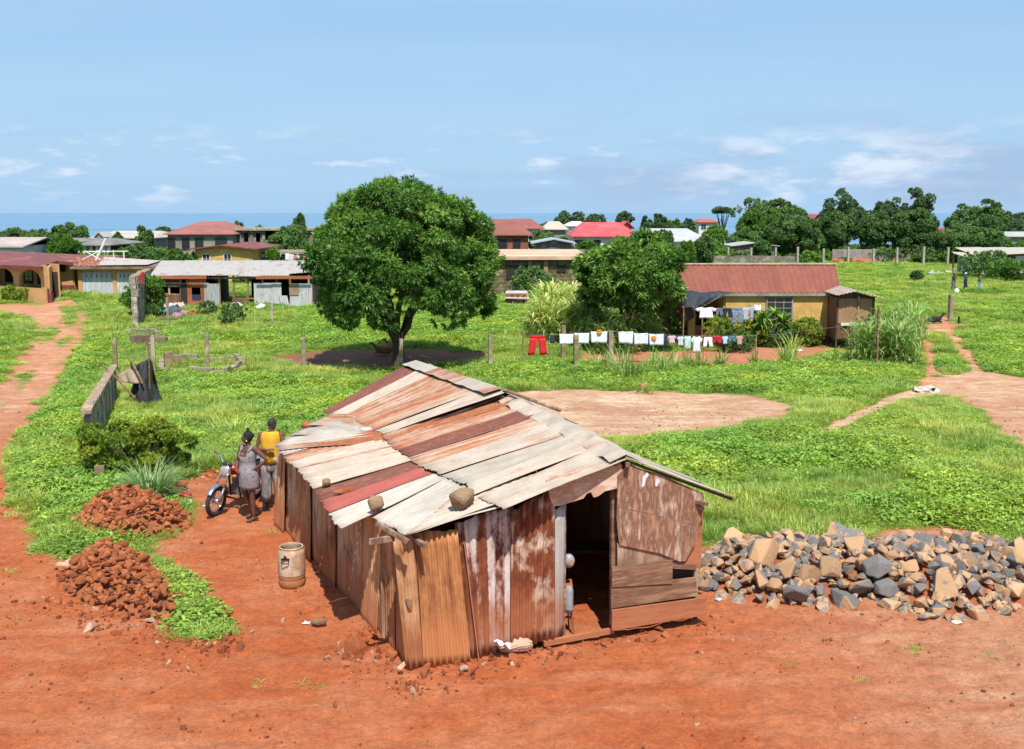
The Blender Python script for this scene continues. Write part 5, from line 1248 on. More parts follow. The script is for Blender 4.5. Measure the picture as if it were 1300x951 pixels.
MB().tube([q, q+V(.03, 0, 1.55)], .035, 7).build('stake', WOOD, wn); MB().tube([q+V(.14, .05, 0), q+V(.05, .05, 1.5)], .03, 7).build('stake', WOOD, wn)
# black plastic shelter
POLY_ = mat('black_polythene', (.014, .015, .017), (.03, .032, .036), scale=4, rough=.28, bump=.9, bd=.04); POLY_.node_tree.nodes['Principled BSDF'].inputs['Specular IOR Level'].default_value = .6
sh = thing('plastic_shelter', 'small shelter of black plastic sheeting draped over leaning poles', 'shelter', G(186, 515)); s0 = Vector(G(186, 515)); Y0 = s0.y
def SP(px, py, dy=0.): return AT(px, py, Y0+dy)
def cloth(rows, nu=14, nv=10, amp=.05, freq=7, seed=0, sag=0., fold_dir=0):
    """rows: 2 polylines (top, bottom) of 3D points, interpolated"""
    r = random.Random(seed); ph = [r.uniform(0, 6) for _ in range(3)]; mb = MB()
    def pl(P_, t):
        t *= len(P_)-1; i = min(int(t), len(P_)-2); return lin(P_[i], P_[i+1], t-i)
    nrm = (rows[0][-1]-rows[0][0]).cross(rows[-1][0]-rows[0][0]).normalized(); g_ = []
    for j in range(nv+1):
        v_ = j/nv; row = []
        k = v_*(len(rows)-1); i0 = min(int(k), len(rows)-2)
        for i in range(nu+1):
            u_ = i/nu; p = lin(pl(rows[i0], u_), pl(rows[i0+1], u_), k-i0)
            p = p+nrm*amp*(math.sin(u_*freq*2.2+ph[0]+v_)*(.35+.65*v_)+.5*math.sin(u_*freq*5+ph[1]+v_*3)*v_)+V(0, 0, -sag*math.sin(u_*math.pi))
            row.append(p)
        g_.append(mb.P(row))
    for j in range(nv):
        for i in range(nu): mb.face((g_[j]+i, g_[j]+i+1, g_[j+1]+i+1, g_[j+1]+i))
    return mb
cloth([[SP(168, 466, .3), SP(189, 455), SP(192, 458, .2)], [SP(170, 485, .1), SP(186, 489, -.2), SP(193, 486, .3)], [SP(171, 500, .0), SP(188, 503, -.3), SP(200, 498, .4)], [SP(172, 523, -.05), SP(188, 518, -.4), SP(208, 516, .3)]], 28, 26, .10, 9, 2).build('black_sheet', POLY_, sh, smooth=True, solid=.004)
cloth([[SP(189, 455), SP(192, 458, .2), SP(194, 462, .9)], [SP(172, 472, .9), SP(176, 480, 1.2), SP(200, 485, 1.2)], [SP(164, 512, 1.0), SP(172, 512, 1.4), SP(205, 512, 1.4)]], 18, 16, .08, 8, 5).build('black_sheet', POLY_, sh, smooth=True, solid=.004)
cloth([[SP(148, 478, .3), SP(158, 471, .1), SP(170, 466, 0)], [SP(152, 484, .2), SP(166, 487, -.1), SP(181, 487, -.2)]], 14, 8, .05, 5, 9).build('beige_cloth', mat('beige_rag', (.42, .33, .23), (.30, .22, .15), scale=3, rough=.95), sh, smooth=True, solid=.006)
for a_, b_, r_ in ((SP(130, 463, -.1), SP(171, 505, -.3), .035), (SP(166, 458, -.1), SP(181, 487, -.3), .032), (SP(189, 454), SP(190, 518), .03), (SP(147, 479, .3), SP(168, 466, .1), .02), (SP(166, 459, -.1), SP(175, 515, .6), .03)):
    MB().tube([a_, lin(a_, b_, .5)+V(.01, 0, .02), b_], r_, 8).build('pole', WOODB, sh)
def ragpile(px, py, sz, col, label, seed, name='rag', cat='rag', flat=.5):
    p = G(px, py); mb = MB(); r = np.random.default_rng(seed); n_, m_ = 12, 8; mb.ball(p+V(0, 0, sz*flat*.3), (sz*.5, sz*.4, sz*.5*flat), n_, m_)
    mb.v = [tuple(np.array(v)+r.normal(0, sz*.06, 3)) for v in mb.v]
    o = mb.build(name, mat('%s_cloth' % name+str(seed), col, tuple(x*.6 for x in col), scale=8, rough=.9, bump=.6), smooth=True, org=p); tag(o, label, cat); return o
ragpile(150, 516, .35, (.5, .14, .06), 'orange rag on the ground left of the black shelter', 301)
ragpile(233, 632, .32, (.5, .04, .05), 'red and white cloth scrap on the ground beside the spiky grass', 302, flat=.4)
ragpile(240, 637, .22, (.75, .75, .75), 'white plastic scrap beside the red cloth', 303, 'litter', 'litter', .25)
ragpile(262, 643, .16, (.75, .8, .82), 'small white litter left of the front wheel', 304, 'litter', 'litter', .2)
ragpile(46, 648, .34, (.66, .60, .52), 'pale flat litter on the red road at far left', 305, 'litter', 'litter', .12)
ragpile(351, 659, .14, (.7, .3, .42), 'pink litter at the foot of the shack back corner', 306, 'litter', 'litter', .3)
ragpile(389, 792, .12, (.75, .72, .7), 'white litter left of the lone pale stone', 307, 'litter', 'litter', .3)
ragpile(1216, 791, .17, (.74, .66, .52), 'cream paper scrap in front of the stone heap', 308, 'litter', 'litter', .2)
ragpile(912, 762, .12, (.5, .6, .7), 'bluish litter before the left end of the stone heap', 309, 'litter', 'litter', .3)
ragpile(1175, 498, 1.0, (.62, .56, .46), 'cream sack lying where the footpath meets the earth road', 310, 'sack', 'sack', .22)
ragpile(930, 436, .35, (.5, .6, .9), 'blue white litter by the kiosk step', 311, 'litter', 'litter', .4) if 0 else None
ragpile(1079, 441, .4, (.25, .35, .75), 'blue litter on the bare yard before the kiosk', 312, 'litter', 'litter', .5)
ragpile(1015, 446, .4, (.75, .75, .75), 'white scrap at the yard edge below the hedges', 313, 'litter', 'litter', .3)
for k, (px, py, s_, c_, l_) in enumerate(((197, 394, 1.0, (.06, .06, .08), 'dark bundle at the left end of the rubbish heap'), (205, 392, .9, (.55, .30, .05), 'orange bundle in the rubbish heap by the shed'), (216, 395, 1.1, (.6, .6, .62), 'white bundle in the rubbish heap by the shed'),
                               (228, 393, 1.0, (.6, .45, .40), 'pale pink bundle at the right of the rubbish heap'), (222, 400, 1.2, (.10, .12, .14), 'black plastic bundle in front of the rubbish heap'), (225, 404, .8, (.50, .22, .42), 'purple pink rag lowest in the rubbish heap'),
                               (243, 401, .7, (.55, .02, .05), 'bright red rag right of the rubbish heap'), (234, 401, .8, (.38, .28, .18), 'brown sack beside the bright red rag'), (186, 399, 1.2, (.30, .24, .18), 'grey brown rubble lump beside the wall end'), (206, 398, .7, (.1, .35, .4), 'turquoise rag in the rubbish heap'), (267, 395, .7, (.1, .4, .45), 'turquoise basin shaped litter in front of the tin panels'), (301, 391, .9, (.7, .7, .75), 'white bundle before the open middle of the shed'), (331, 393, .8, (.7, .7, .7), 'white bundle below the pale tin panels'), (320, 391, .6, (.5, .2, .06), 'orange bundle near the shed'))):
    ragpile(px, py, s_, c_, l_, 320+k, 'rubbish_bundle', 'rubbish', .6)
pl_ = G(190, 410); t = MB().beam(AT(190, 410, pl_.y), AT(214, 400, pl_.y), .25, .08).build('plank', WOOD, org=pl_); tag(t, 'long plank lying in front of the rubbish heap', 'plank')
p = G(12, 604)
# ------------------------------------------------------------------ washing
ROPE = plain('rope', (.25, .22, .2), .9)
def rope(pts, label, name='clothesline', seg=6, sag=.04):
    mb = MB(); P_ = []
    for k in range(len(pts)-1):
        for i in range(seg): t = i/seg; P_.append(lin(pts[k], pts[k+1], t)+V(0, 0, -sag*4*t*(1-t)))
    P_.append(pts[-1]); mb.tube(P_, .008, 5); tag(mb.build(name, ROPE, org=pts[0]), label, 'clothesline')
def garment(kind, x0, x1, y0, y1, Y, m, label, group, seed):
    a, b_, c_, d_ = AT(x0, y0, Y), AT(x1, y0, Y), AT(x0, y1, Y), AT(x1, y1, Y); n_ = {'sheet': 'sheet', 'shirt': 'shirt', 'trousers': 'trousers', 'shorts': 'shorts', 'towel': 'towel'}[kind]
    r = random.Random(seed)
    A_ = lambda u, v: lin(lin(a, b_, u), lin(c_, d_, u), v)
    if kind in ('sheet', 'towel'):
        mb = cloth([[A_(0, 0), A_(.5, .02), A_(1, 0)], [A_(.03, 1+r.uniform(-.1, .05)), A_(.5, .95), A_(.97, 1+r.uniform(-.1, .05))]], 12, 6, .03, 5, seed)
    elif kind == 'shirt':
        mb = cloth([[A_(.2, 0), A_(.5, .05), A_(.8, 0)], [A_(.22, .5), A_(.5, .5), A_(.78, .5)], [A_(.2, 1), A_(.5, .97), A_(.82, 1)]], 8, 8, .02, 5, seed)
        for s_, (u0, u1, u2) in enumerate(((.24, .0, .12), (.76, 1., .88))):
            k = cloth([[A_(u0, 0.02), A_(u1, .18)], [A_(u0, .32), A_(u2, .42)]], 3, 3, .01, 3, seed+s_)
            n0 = len(mb.v); mb.v += k.v; mb.f += [tuple(i+n0 for i in f) for f in k.f]
    else:
        w0 = .5 if kind == 'shorts' else .22
        mb = cloth([[A_(.08, 0), A_(.92, 0)], [A_(.06, w0*.6), A_(.94, w0*.6)]], 8, 3, .015, 4, seed)
        for u0, u1, e0, e1 in ((.06, .5, -.04, .36), (.5, .94, .64, 1.04)):
            k = cloth([[A_(u0, w0*.6), A_(u1, w0*.6)], [A_(e0, 1), A_(e1, 1-r.uniform(0, .05))]], 5, 6, .02, 4, seed+3)
            n0 = len(mb.v); mb.v += k.v; mb.f += [tuple(i+n0 for i in f) for f in k.f]
    tag(mb.build(n_, m, smooth=True, solid=.006, org=a), label, 'washing', group)
C = lambda n_, c: mat('cloth_'+n_, c, tuple(x*.8 for x in c), scale=4, rough=.9, bump=.3)
Y1 = G(775, 462).y-.15
gl = 'washing on the long line in front of the yellow house'
top1 = lambda px: 422+(px-668)*.0+ (0 if px < 700 else (px-700)*.030)
LW = [('trousers', 671, 694, 426, 451, C('red', (.62, .03, .03)), 'bright red trousers hanging at the left end of the long line'), ('towel', 698, 704, 425, 436, C('blackish', (.05, .05, .07)), 'narrow dark cloth beside the red trousers'),
      ('sheet', 710, 728, 424, 438, WHT, 'leftmost white cloth on the long line'), ('sheet', 729, 748, 423, 437, WHT, 'white cloth just right of the nearest mossy post'), ('sheet', 750, 771, 421, 436, WHT, 'white cloth with an orange peg mark left of the brown post'),
      ('sheet', 785, 804, 421, 437, WHT, 'white cloth just right of the brown post'), ('sheet', 805, 823, 423, 438, WHT, 'middle white cloth right of the brown post'), ('sheet', 824, 843, 424, 439, WHT, 'white cloth with an orange flower right of the middle one'),
      ('towel', 843, 847, 425, 442, NAVY, 'narrow navy cloth after the last big white cloth'), ('shirt', 847, 859, 426, 436, C('pink', (.70, .45, .52)), 'small pale pink shirt on the long line'), ('shirt', 859, 869, 427, 439, C('lilac', (.66, .66, .75)), 'small lilac white shirt on the long line'),
      ('towel', 869, 877, 427, 445, C('mint', (.50, .70, .62)), 'mint green strip of cloth on the long line'), ('shirt', 877, 892, 427, 448, WHT, 'longest white shirt on the long line'), ('trousers', 893, 905, 428, 441, WHT, 'white child trousers left of the red shorts'),
      ('shorts', 904, 916, 427, 436, C('scarlet', (.60, .02, .05)), 'small red shorts near the right end of the long line'), ('shirt', 916, 925, 427, 437, C('paleblue', (.50, .66, .78)), 'pale blue baby shirt on the long line'), ('shorts', 925, 934, 427, 434, C('teal', (.10, .22, .30)), 'dark teal shorts on the long line'),
      ('shirt', 934, 944, 426, 438, C('rose', (.55, .32, .28)), 'rose brown shirt at the right end of the long line')]
for k, (kd, x0, x1, y0, y1, m_, lab) in enumerate(LW): garment(kd, x0, x1, y0, y1, Y1, m_, lab, gl, 500+k)
for px, py, nm_ in ((761, 422, 'left'), (833, 426, 'right')):
    pass
OR_ = C('orange', (.8, .28, .02))
for px, py, lab in ((761, 421.5, 'orange peg bag on the white cloth left of the brown post'), (830, 429, 'orange flower shaped cloth pinned on the rightmost white cloth')):
    c = AT(px, py, Y1-.06); mb = MB(); [mb.ball(c+V(.07*math.cos(q), 0, .06*math.sin(q)), (.06, .02, .06), 8, 6) for q in (0, 1.3, 2.6, 3.9, 5.2)]; tag(mb.build('cloth_flower', OR_, smooth=True, org=c), lab, 'cloth')
rope([AT(664, 425, Y1), AT(731, 422, Y1), AT(775, 420, Y1), AT(845, 425, Y1), AT(960, 426, Y1)], 'thin line carrying the long row of white washing')
bpx = AT(960, 426, Y1)
post(960, 470, 424, .07, 'thin stick holding the right end of the long washing line', WOOD, False, base=V(bpx.x, bpx.y, hz(bpx.x, bpx.y)), name='wooden_pole')
bpx = AT(664, 424, Y1); post(664, 470, 423, .07, 'thin stick holding the left end of the long washing line', WOOD, False, base=V(bpx.x, bpx.y, hz(bpx.x, bpx.y)), name='wooden_pole')
Y2 = 50.0; g2 = 'washing on the short line under the black awning'
for k, (kd, x0, x1, y0, y1, m_, lab) in enumerate((('shirt', 882, 911, 390, 404, WHT, 'wide white shirt at the left of the short line'), ('shorts', 909, 918, 391, 401, C('bluegrey', (.16, .19, .27)), 'blue grey shorts beside the wide white shirt'), ('shorts', 917, 930, 391, 403, C('black', (.03, .03, .04)), 'black shorts in the middle of the short line'),
                                                 ('trousers', 929, 943, 391, 412, JEAN, 'long blue jeans on the short line'), ('shirt', 942, 952, 390, 407, C('greyb', (.45, .48, .55)), 'grey blue shirt right of the jeans'), ('shirt', 951, 958, 389, 405, LGT, 'narrow pale denim shirt on the short line'), ('sheet', 957, 966, 387, 395, WHT, 'small white cloth at the right end of the short line'))):
    garment(kd, x0, x1, y0, y1, Y2, m_, lab, g2, 540+k)
rope([AT(876, 389, Y2), AT(925, 391, Y2), AT(972, 386, Y2)], 'short clothesline under the black awning of the yellow house')
rope([AT(968, 425, 52.5), AT(1020, 420, 52.3), AT(1112, 407, 51)], 'blue cord running from the hedge to the pole in the reeds', 'cord')

# ------------------------------------------------------------------ single plants
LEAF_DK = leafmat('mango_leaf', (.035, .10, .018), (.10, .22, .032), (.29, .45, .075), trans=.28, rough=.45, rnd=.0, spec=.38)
LEAF_MD = leafmat('tree_leaf', (.058, .125, .036), (.105, .20, .055), (.19, .31, .085), trans=.2, rnd=.12)
LEAF_LT = leafmat('light_tree_leaf', (.06, .15, .02), (.11, .24, .035), (.20, .34, .06), trans=.3, rnd=.15)
LEAF_BL = leafmat('dark_tree_leaf', (.055, .105, .045), (.09, .16, .065), (.15, .24, .09), trans=.15, rnd=.1)  # skyline trees: distance haze put into the leaf colour, muted and bluer
LEAF_YG = leafmat('yellow_green_leaf', (.10, .20, .02), (.21, .32, .035), (.46, .46, .07), trans=.3, rnd=.1)
BARK = mat('bark', (.11, .08, .055), (.06, .045, .032), scale=6, stretch=(1, 1, .3), rough=.95, bump=.8, bd=.02)
# big mango tree
tb_ = G(506, 466); t = thing('mango_tree', 'large round dark green mango tree in the middle of the grass', 'tree', tb_)
HT = AT(506, 221, tb_.y).z-tb_.z; RX = (AT(636, 400, tb_.y).x-AT(388, 400, tb_.y).x)/2
put('trunk', trunk_mb(3, 1.25, .27, RX, HT*.42, HT*.56, 9).mesh('trunk', smooth=True), t).data.materials.append(BARK)
# broad, flattened at the sides, drooping nearly to the ground
sh_ = lambda d: np.where(d[:, 2] < .1, 1/np.sqrt(1-.55*np.minimum(d[:, 2], 0)**2), 1-.05*d[:, 2])*(1+.03*np.abs(d[:, 0]))
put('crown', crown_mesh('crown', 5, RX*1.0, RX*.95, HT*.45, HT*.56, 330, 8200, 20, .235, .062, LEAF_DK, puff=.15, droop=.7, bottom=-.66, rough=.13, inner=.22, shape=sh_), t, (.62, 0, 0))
t = thing('mango_tree', 'smaller mango tree rising above the white washing', 'tree', G(797, 446)); tb_ = Vector(G(797, 446))
HT2 = AT(797, 293, tb_.y).z-tb_.z; RX2 = (AT(868, 400, tb_.y).x-AT(731, 400, tb_.y).x)/2
o = put('trunk', trunk_mb(8, 1.7, .17, RX2, HT2*.35, HT2*.6, 7).mesh('trunk', smooth=True), t); o.data.materials.append(BARK)
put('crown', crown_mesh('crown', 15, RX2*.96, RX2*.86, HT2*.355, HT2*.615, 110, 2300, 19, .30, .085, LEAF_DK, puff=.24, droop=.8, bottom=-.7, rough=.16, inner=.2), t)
def bush(px, py, r_, h, m, label, seed, nclu=260, nleaf=16, ll=.10, lw=.05, name='bush', puff=.30, at=None, droop=.15, rough=.18, stem=True, cat='bush', ry=None):
    p = Vector(G(px, py)) if at is None else at; t = thing(name, label, cat, p)
    if stem:
        o = put('stem', trunk_mb(seed, h*.25, .05*max(.6, r_), r_*.7, h*.35, h*.5, 6).mesh('stem', smooth=True), t); o.data.materials.append(BARK)
    put('foliage', crown_mesh('foliage', seed, r_, ry or r_, h*.52, h*.50, 60, nclu, nleaf, ll, lw, m, puff=puff, droop=droop, bottom=-.9, rough=rough), t); return t
bush(176, 603, 1.28, 1.35, LEAF_YG, 'wide yellow green bush between the block wall and the motorcycle', 31, 2300, 22, .075, .032, puff=.2, ry=.9)
bush(187, 404, 1.3, 2.9, LEAF_LT, 'green shrub beside the wall end at the garages', 32, 300, 16, .2, .1)
bush(168, 393, .9, 1.4, LEAF_LT, 'low creeper left of the wall end', 33, 150, 14, .18, .09)
bush(297, 413, .9, 1.4, LEAF_MD, 'small dark shrub in the grass in front of the shed', 34, 160, 14, .15, .07)
bush(263, 400, .7, .9, LEAF_MD, 'low dark plant just left of the small shrub by the shed', 35, 100, 14, .15, .07)
bush(20, 383, 1.0, 1.35, LEAF_YG, 'yellow green bush at the porch of the arched house, left one', 36, 200, 16, .2, .08)
bush(40, 383, .95, 1.3, LEAF_YG, 'yellow green bush at the porch of the arched house, right one', 37, 200, 16, .2, .08)
bush(676, 380, 1.7, 2.6, LEAF_MD, 'dark bush in front of the peach roofed building', 38, 300, 16, .25, .12)
bush(925, 440, 1.3, 1.7, LEAF_YG, 'clipped round bush at the left end of the house hedge', 39, 500, 18, .11, .05)
bush(952, 438, 1.1, 1.25, LEAF_YG, 'rounded yellow green bush second in the house hedge', 40, 400, 18, .11, .05)
bush(976, 440, 1.3, 1.3, LEAF_MD, 'darker bush in the middle of the house hedge', 41, 500, 18, .11, .05)
bush(1000, 439, 1.1, 1.35, LEAF_MD, 'dark bush under the window of the yellow house', 42, 450, 18, .11, .05)
bush(1022, 440, .85, 1.55, LEAF_YG, 'rightmost bush of the house hedge near the wall corner', 43, 500, 18, .11, .05)
bush(935, 447, 1.0, 1.0, LEAF_MD, 'low bush in front of the left end of the hedge', 44, 300, 18, .11, .05)
bush(868, 432, .9, 2.2, LEAF_MD, 'shrub with red flowers by the black awning', 45, 260, 16, .14, .06)
FL = leafmat('red_petal', (.6, .05, .02), (.75, .08, .03), (.8, .2, .05), trans=.2)
fm = crown_mesh('blossom', 46, .8, .7, .7, 1.6, 20, 26, 10, .09, .08, FL, puff=.3, droop=0); fo = bpy.data.objects['bush.%03d' % 0] if 0 else None
q_ = Vector(G(874, 434)); tf = thing('flower_cluster', 'cluster of red flowers at the edge of the black awning', 'flowers', q_); put('blossom', fm, tf); put('stem', MB().tube([(0, 0, 0), (.1, 0, 1.6)], .03, 6).mesh('stem'), tf).data.materials.append(BARK)
bush(1257, 352, 3.2, 2.6, LEAF_MD, 'dark bush before the left end of the far tin shed', 47, 350, 14, .3, .15)
bush(1285, 357, 3.0, 2.2, LEAF_LT, 'lighter bush before the far tin shed at the frame edge', 48, 300, 14, .3, .15)
bush(1164, 356, .6, .9, LEAF_MD, 'lone small dark bush in the far field', 49, 150, 12, .25, .12)
bush(1190, 328, 2.6, 3.6, LEAF_LT, 'light green bush at the far row of posts', 50, 250, 12, .35, .18)
bush(1176, 322, 1.6, 5.0, LEAF_LT, 'tall light sapling between the far posts', 51, 160, 12, .35, .18)
bush(820, 500, .4, .3, WEEDM, 'small weed on the far edge of the sandy patch', 52, 40, 10, .08, .04, stem=False)
# big strap leaved plant
def strapplant(px, py, label, n, L0, L1, w_, m, seed, rad=.3, arch=1.6, name='plant', cat='plant', splay=1.0, tone=(0, 1), nstems=0, at=None, zb=0.):
    p = Vector(G(px, py)) if at is None else at; t = thing(name, label, cat, p)
    if nstems:
        mb = MB(); r = random.Random(seed)
        for k in range(nstems):
            a = r.uniform(0, 6.28); q = r.uniform(0, rad); mb.tube([(q*math.cos(a), q*math.sin(a), 0), (q*1.3*math.cos(a), q*1.3*math.sin(a), L1*r.uniform(.5, .8)+zb*.5)], .012, 5)
        put('stem', mb.mesh('stem'), t).data.materials.append(m)
    put('leaves', blade_mesh('leaves', seed, n, rad, L0, L1, w_, arch, m, 6, tone, splay, zb), t); return t
STRAP = leafmat('strap_leaf', (.05, .15, .02), (.12, .27, .03), (.24, .38, .08), trans=.25)
SPIKY = leafmat('silver_green_blade', (.14, .24, .09), (.22, .34, .14), (.36, .44, .22), trans=.3)
for k, (dx, dz) in enumerate(((0, 0),)):
    strapplant(976, 441, 'big strap leaved plant in front of the window of the yellow house', 10, .5, .9, .12, STRAP, 60)
pz = bpy.data.objects['plant']
for k in range(9):
    r = random.Random(k); put('leaf_crown', blade_mesh('leaf_crown', 600+k, 34, .08, .55, 1.0, .13, 1.7, STRAP, 5, (0, 1), 1.3), pz, (r.uniform(-1.1, 1.1), r.uniform(-.6, .4), r.uniform(.8, 1.9)))
mb = MB(); [mb.tube([(0, 0, 0), (dx*.6, .0, 1.0), (dx, dy, 1.6)], .05, 6) for dx, dy in ((-.9, 0), (-.3, .2), (.3, -.2), (.9, .1))]; put('stem', mb.mesh('stem'), pz).data.materials.append(BARK)
strapplant(192, 634, 'spiky silver green grass tuft right behind the rear red heap', 420, .6, 1.1, .026, SPIKY, 61, .26, 1.3, 'grass_tuft', 'grass tuft', .9)
strapplant(636, 372, 'banana plant with pale ragged leaves right of the big tree', 14, 1.6, 2.8, .5, leafmat('banana_leaf', (.16, .30, .06), (.22, .38, .08), (.34, .46, .14)), 62, .15, .8, 'banana_plant', 'plant', .6)
# reeds
def reeds(spots, label, seed, L0, L1, group, m=REEDM, n=46, rad=.5, w_=.07, tone=(0, 1), k0=0):
    for k, (px, py, s_) in enumerate(spots):
        strapplant(px, py, label[k] if isinstance(label, (list, tuple)) else label, int(n*1.7), L0*s_*.38, L1*s_*.40, w_, m, seed+k, rad*s_, 2.2, 'reed_clump', 'reeds', .9, tone, 14, None, L1*s_*.62).__setitem__('group', group)
YR = leafmat('yellow_reed_blade', (.24, .40, .08), (.46, .54, .16), (.72, .66, .26), trans=.35)
TH = 'tall yellow green reeds left of the smaller mango tree'
rsp = [(random.Random(k).uniform(684, 748), random.Random(k+50).uniform(410, 440), random.Random(k+90).uniform(.85, 1.1)) for k in range(30)]
reeds(rsp, 'tall yellow green reed clump in the thick stand left of the smaller mango tree', 700, 1.5, 3.5, TH, YR, 85, .7, .13)
rsp = [(random.Random(k+7).uniform(735, 800), random.Random(k+57).uniform(425, 452), random.Random(k+97).uniform(.7, .95)) for k in range(16)]+[(random.Random(k+7).uniform(800, 862), random.Random(k+57).uniform(425, 444), random.Random(k+97).uniform(.6, .8)) for k in range(9)]
reeds(rsp, 'green reed clump in the stand behind the white washing', 740, 1.6, 3.2, 'green reeds behind the washing', REEDM, 80, .6, .08)
rsp = [(random.Random(k+17).uniform(1092, 1162), random.Random(k+67).uniform(428, 466), random.Random(k+99).uniform(.8, 1.1)) for k in range(28)]
reeds(rsp, 'reed clump in the thick stand right of the kiosk', 780, 1.1, 2.6, 'reeds right of the kiosk', REEDM, 85, .6, .07)
for (px, py, s_, lab) in ((797, 482, 1.0, 'leafy reed clump directly right of the brown line post'), (786, 474, .9, 'reed clump touching the brown line post on its right side'), (760, 470, .8, 'sparse reeds just left of the brown line post'), (829, 470, .8, 'reed clump under the orange flowered white cloth'), (850, 472, .8, 'thin reed clump below the small pink shirt'), (872, 470, .7, 'reed clump below the mint strip of cloth'),
                     (1000, 464, .9, 'pale dry reed clump at the yard edge right of the washing'), (915, 466, .6, 'sparse reeds below the small red shorts'), (958, 464, .5, 'single thin reeds at the yard edge below the hedge middle'), (888, 471, .7, 'sparse reed clump below the longest white shirt'), (1060, 462, .6, 'thin reeds at the yard edge before the kiosk'), (840, 478, .6, 'short reeds at the near edge of the yard')):
    t = strapplant(px, py, lab, 90, .7*s_, 1.9*s_, .05, REEDM, int(px), .38*s_, 1.7, 'reed_clump', 'reeds', .6, (0, 1), 8); t['group'] = 'loose reeds along the yard edge'
strapplant(1005, 452, 'fan of stiff pale blades in front of the hedge', 50, .8, 1.5, .05, YR, 66, .2, .7, 'reed_clump', 'reeds', .6)
for px, py, s_, lab in ((262, 520, 1, 'clump of broad shining blades right of the black shelter'), (300, 548, .9, 'clump of broad shining blades behind the woman')):
    strapplant(px, py, lab, 160, .3, .6, .035, GRASSM, int(px), .8, 1.6, 'grass_tuft', 'grass tuft', 1.0, (.5, 1))
# ------------------------------------------------------------------ buildings
YW = mat('ochre_painted_wall', (.60, .38, .115), (.50, .30, .085), (.66, .44, .16), scale=.7, rough=.92, bump=.15)
PW = mat('peach_painted_wall', (.58, .33, .14), (.50, .27, .11), scale=.7, rough=.92, bump=.15)
MAR = mat('maroon_paint', (.20, .05, .045), (.13, .035, .03), scale=1.5, rough=.85)
GLASS = plain('dark_window_glass', (.03, .035, .04), .12, var=.3, spec=.6, bump=0)
WHITE = mat('white_paint_wall', (.72, .71, .68), (.58, .57, .54), scale=1, rough=.9)
GREYW = mat('grey_render', (.30, .27, .24), (.20, .18, .16), scale=.8, rough=.95)
BLOCK = mat('grey_block_wall', (.24, .20, .165), (.13, .115, .095), (.32, .27, .22), scale=.9, rough=.95)
BRICKW = mat('brown_red_wall', (.30, .11, .07), (.22, .08, .05), scale=1.2, rough=.9)
REDROOF = mat('red_brown_roof', (.22, .065, .048), (.17, .05, .038), (.27, .09, .07), scale=.6, rough=.6)
PALER = mat('pale_sheet_roof', (.44, .42, .40), (.35, .33, .31), scale=.5, rough=.6)
GREYR = mat('grey_sheet_roof', (.24, .22, .20), (.16, .15, .14), scale=.7, rough=.8)
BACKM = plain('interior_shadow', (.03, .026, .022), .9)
def wx(px, Y): return AT(px, 270+1300*4.5/Y, Y).x
def wz(py, Y): return AT(650, py, Y).z
def window(parent, c, w_, h, n, frame=None, glass=None, bars=(2, 1), d=.06, name='window', u=None):
    """c centre on wall face, n outward normal; frame with its pane"""
    n = Vector(n).normalized(); u = V(-n.y, n.x, 0); c = Vector(c); mb = MB(); t = .07; rz = math.atan2(u.y, u.x)
    for s_ in (-1, 1):
        mb.box(c+u*s_*(w_/2)+n*d/2, (t, d, h+t), rz=rz); mb.box(c+V(0, 0, s_*h/2)+n*d/2, (w_+t, d, t), rz=rz)
    for k in range(1, bars[0]): mb.box(c+u*(w_*(k/bars[0]-.5))+n*d*.4, (.035, d*.5, h), rz=rz)
    for k in range(1, bars[1]): mb.box(c+V(0, 0, h*(k/bars[1]-.5))+n*d*.4, (w_, d*.45, .035), rz=rz)
    f = mb.build(name, frame or WHITE, parent)
    MB().box(c+n*.012, (w_, .02, h), rz=rz).build('pane', glass or GLASS, f); return f
def wallbox(mb, a, b_, z0, z1, th=.2):
    a = V(a[0], a[1], 0); b_ = V(b_[0], b_[1], 0); d = b_-a
    mb.box(((a.x+b_.x)/2, (a.y+b_.y)/2, (z0+z1)/2), (d.length, th, z1-z0), rz=math.atan2(d.y, d.x))
def corr_roof(parent, a, b_, c, d, m, name='roof', wl=.45, amp=.035, th=.03):
    """a-b eave, c-d ridge (same order)"""
    mb = MB().sheet(a, b_, c, d, wl=wl, amp=amp, rows=4, nrm=(0, 0, 1), spw=6); return mb.build(name, m, parent, smooth=False, fix=False, solid=th)
# --- yellow house with red tin roof
YH = 54.2; x0, x1 = wx(846, YH), wx(1054, YH); zb = hz(12, YH)-.1; ze = wz(372, YH-.3); yb = YH+8.0
yh = thing('yellow_house', 'ochre yellow bungalow with a red corrugated tin roof behind the washing', 'house', (x0, YH, zb))
RT = tin('red_tin_roof', (.29, .098, .062), (.19, .06, .038), .42, rust2=(.24, .08, .05), streak=(1.6, .35), soft=.12)
mb = MB(); xv = wx(921, YH); zw = ze-.02
wallbox(mb, (xv, YH), (x1, YH), zb+.45, zw); wallbox(mb, (x1, YH+.1), (x1, yb), zb+.45, zw); wallbox(mb, (x1-.1, yb), (x0, yb), zb, zw); wallbox(mb, (x0, yb), (x0, YH+2.2), zb, zw); wallbox(mb, (x0, YH+2.3), (xv, YH+2.3), zb, zw); wallbox(mb, (xv, YH), (xv, YH+2.2), zb, zw)
zr = wz(336, YH+4.4)
mb.prism([(x1+.1, YH, zw), (x1+.1, yb, zw), (x1+.1, YH+4.3, zr-.15)], (-.2, 0, 0)); mb.build('wall', YW, yh)
mb = MB(); wallbox(mb, (xv-.03, YH-.02), (x1+.03, YH-.02), zb, zb+.45, .26); wallbox(mb, (x1+.02, YH), (x1+.02, yb), zb, zb+.45, .26); mb.build('plinth', MAR, yh)
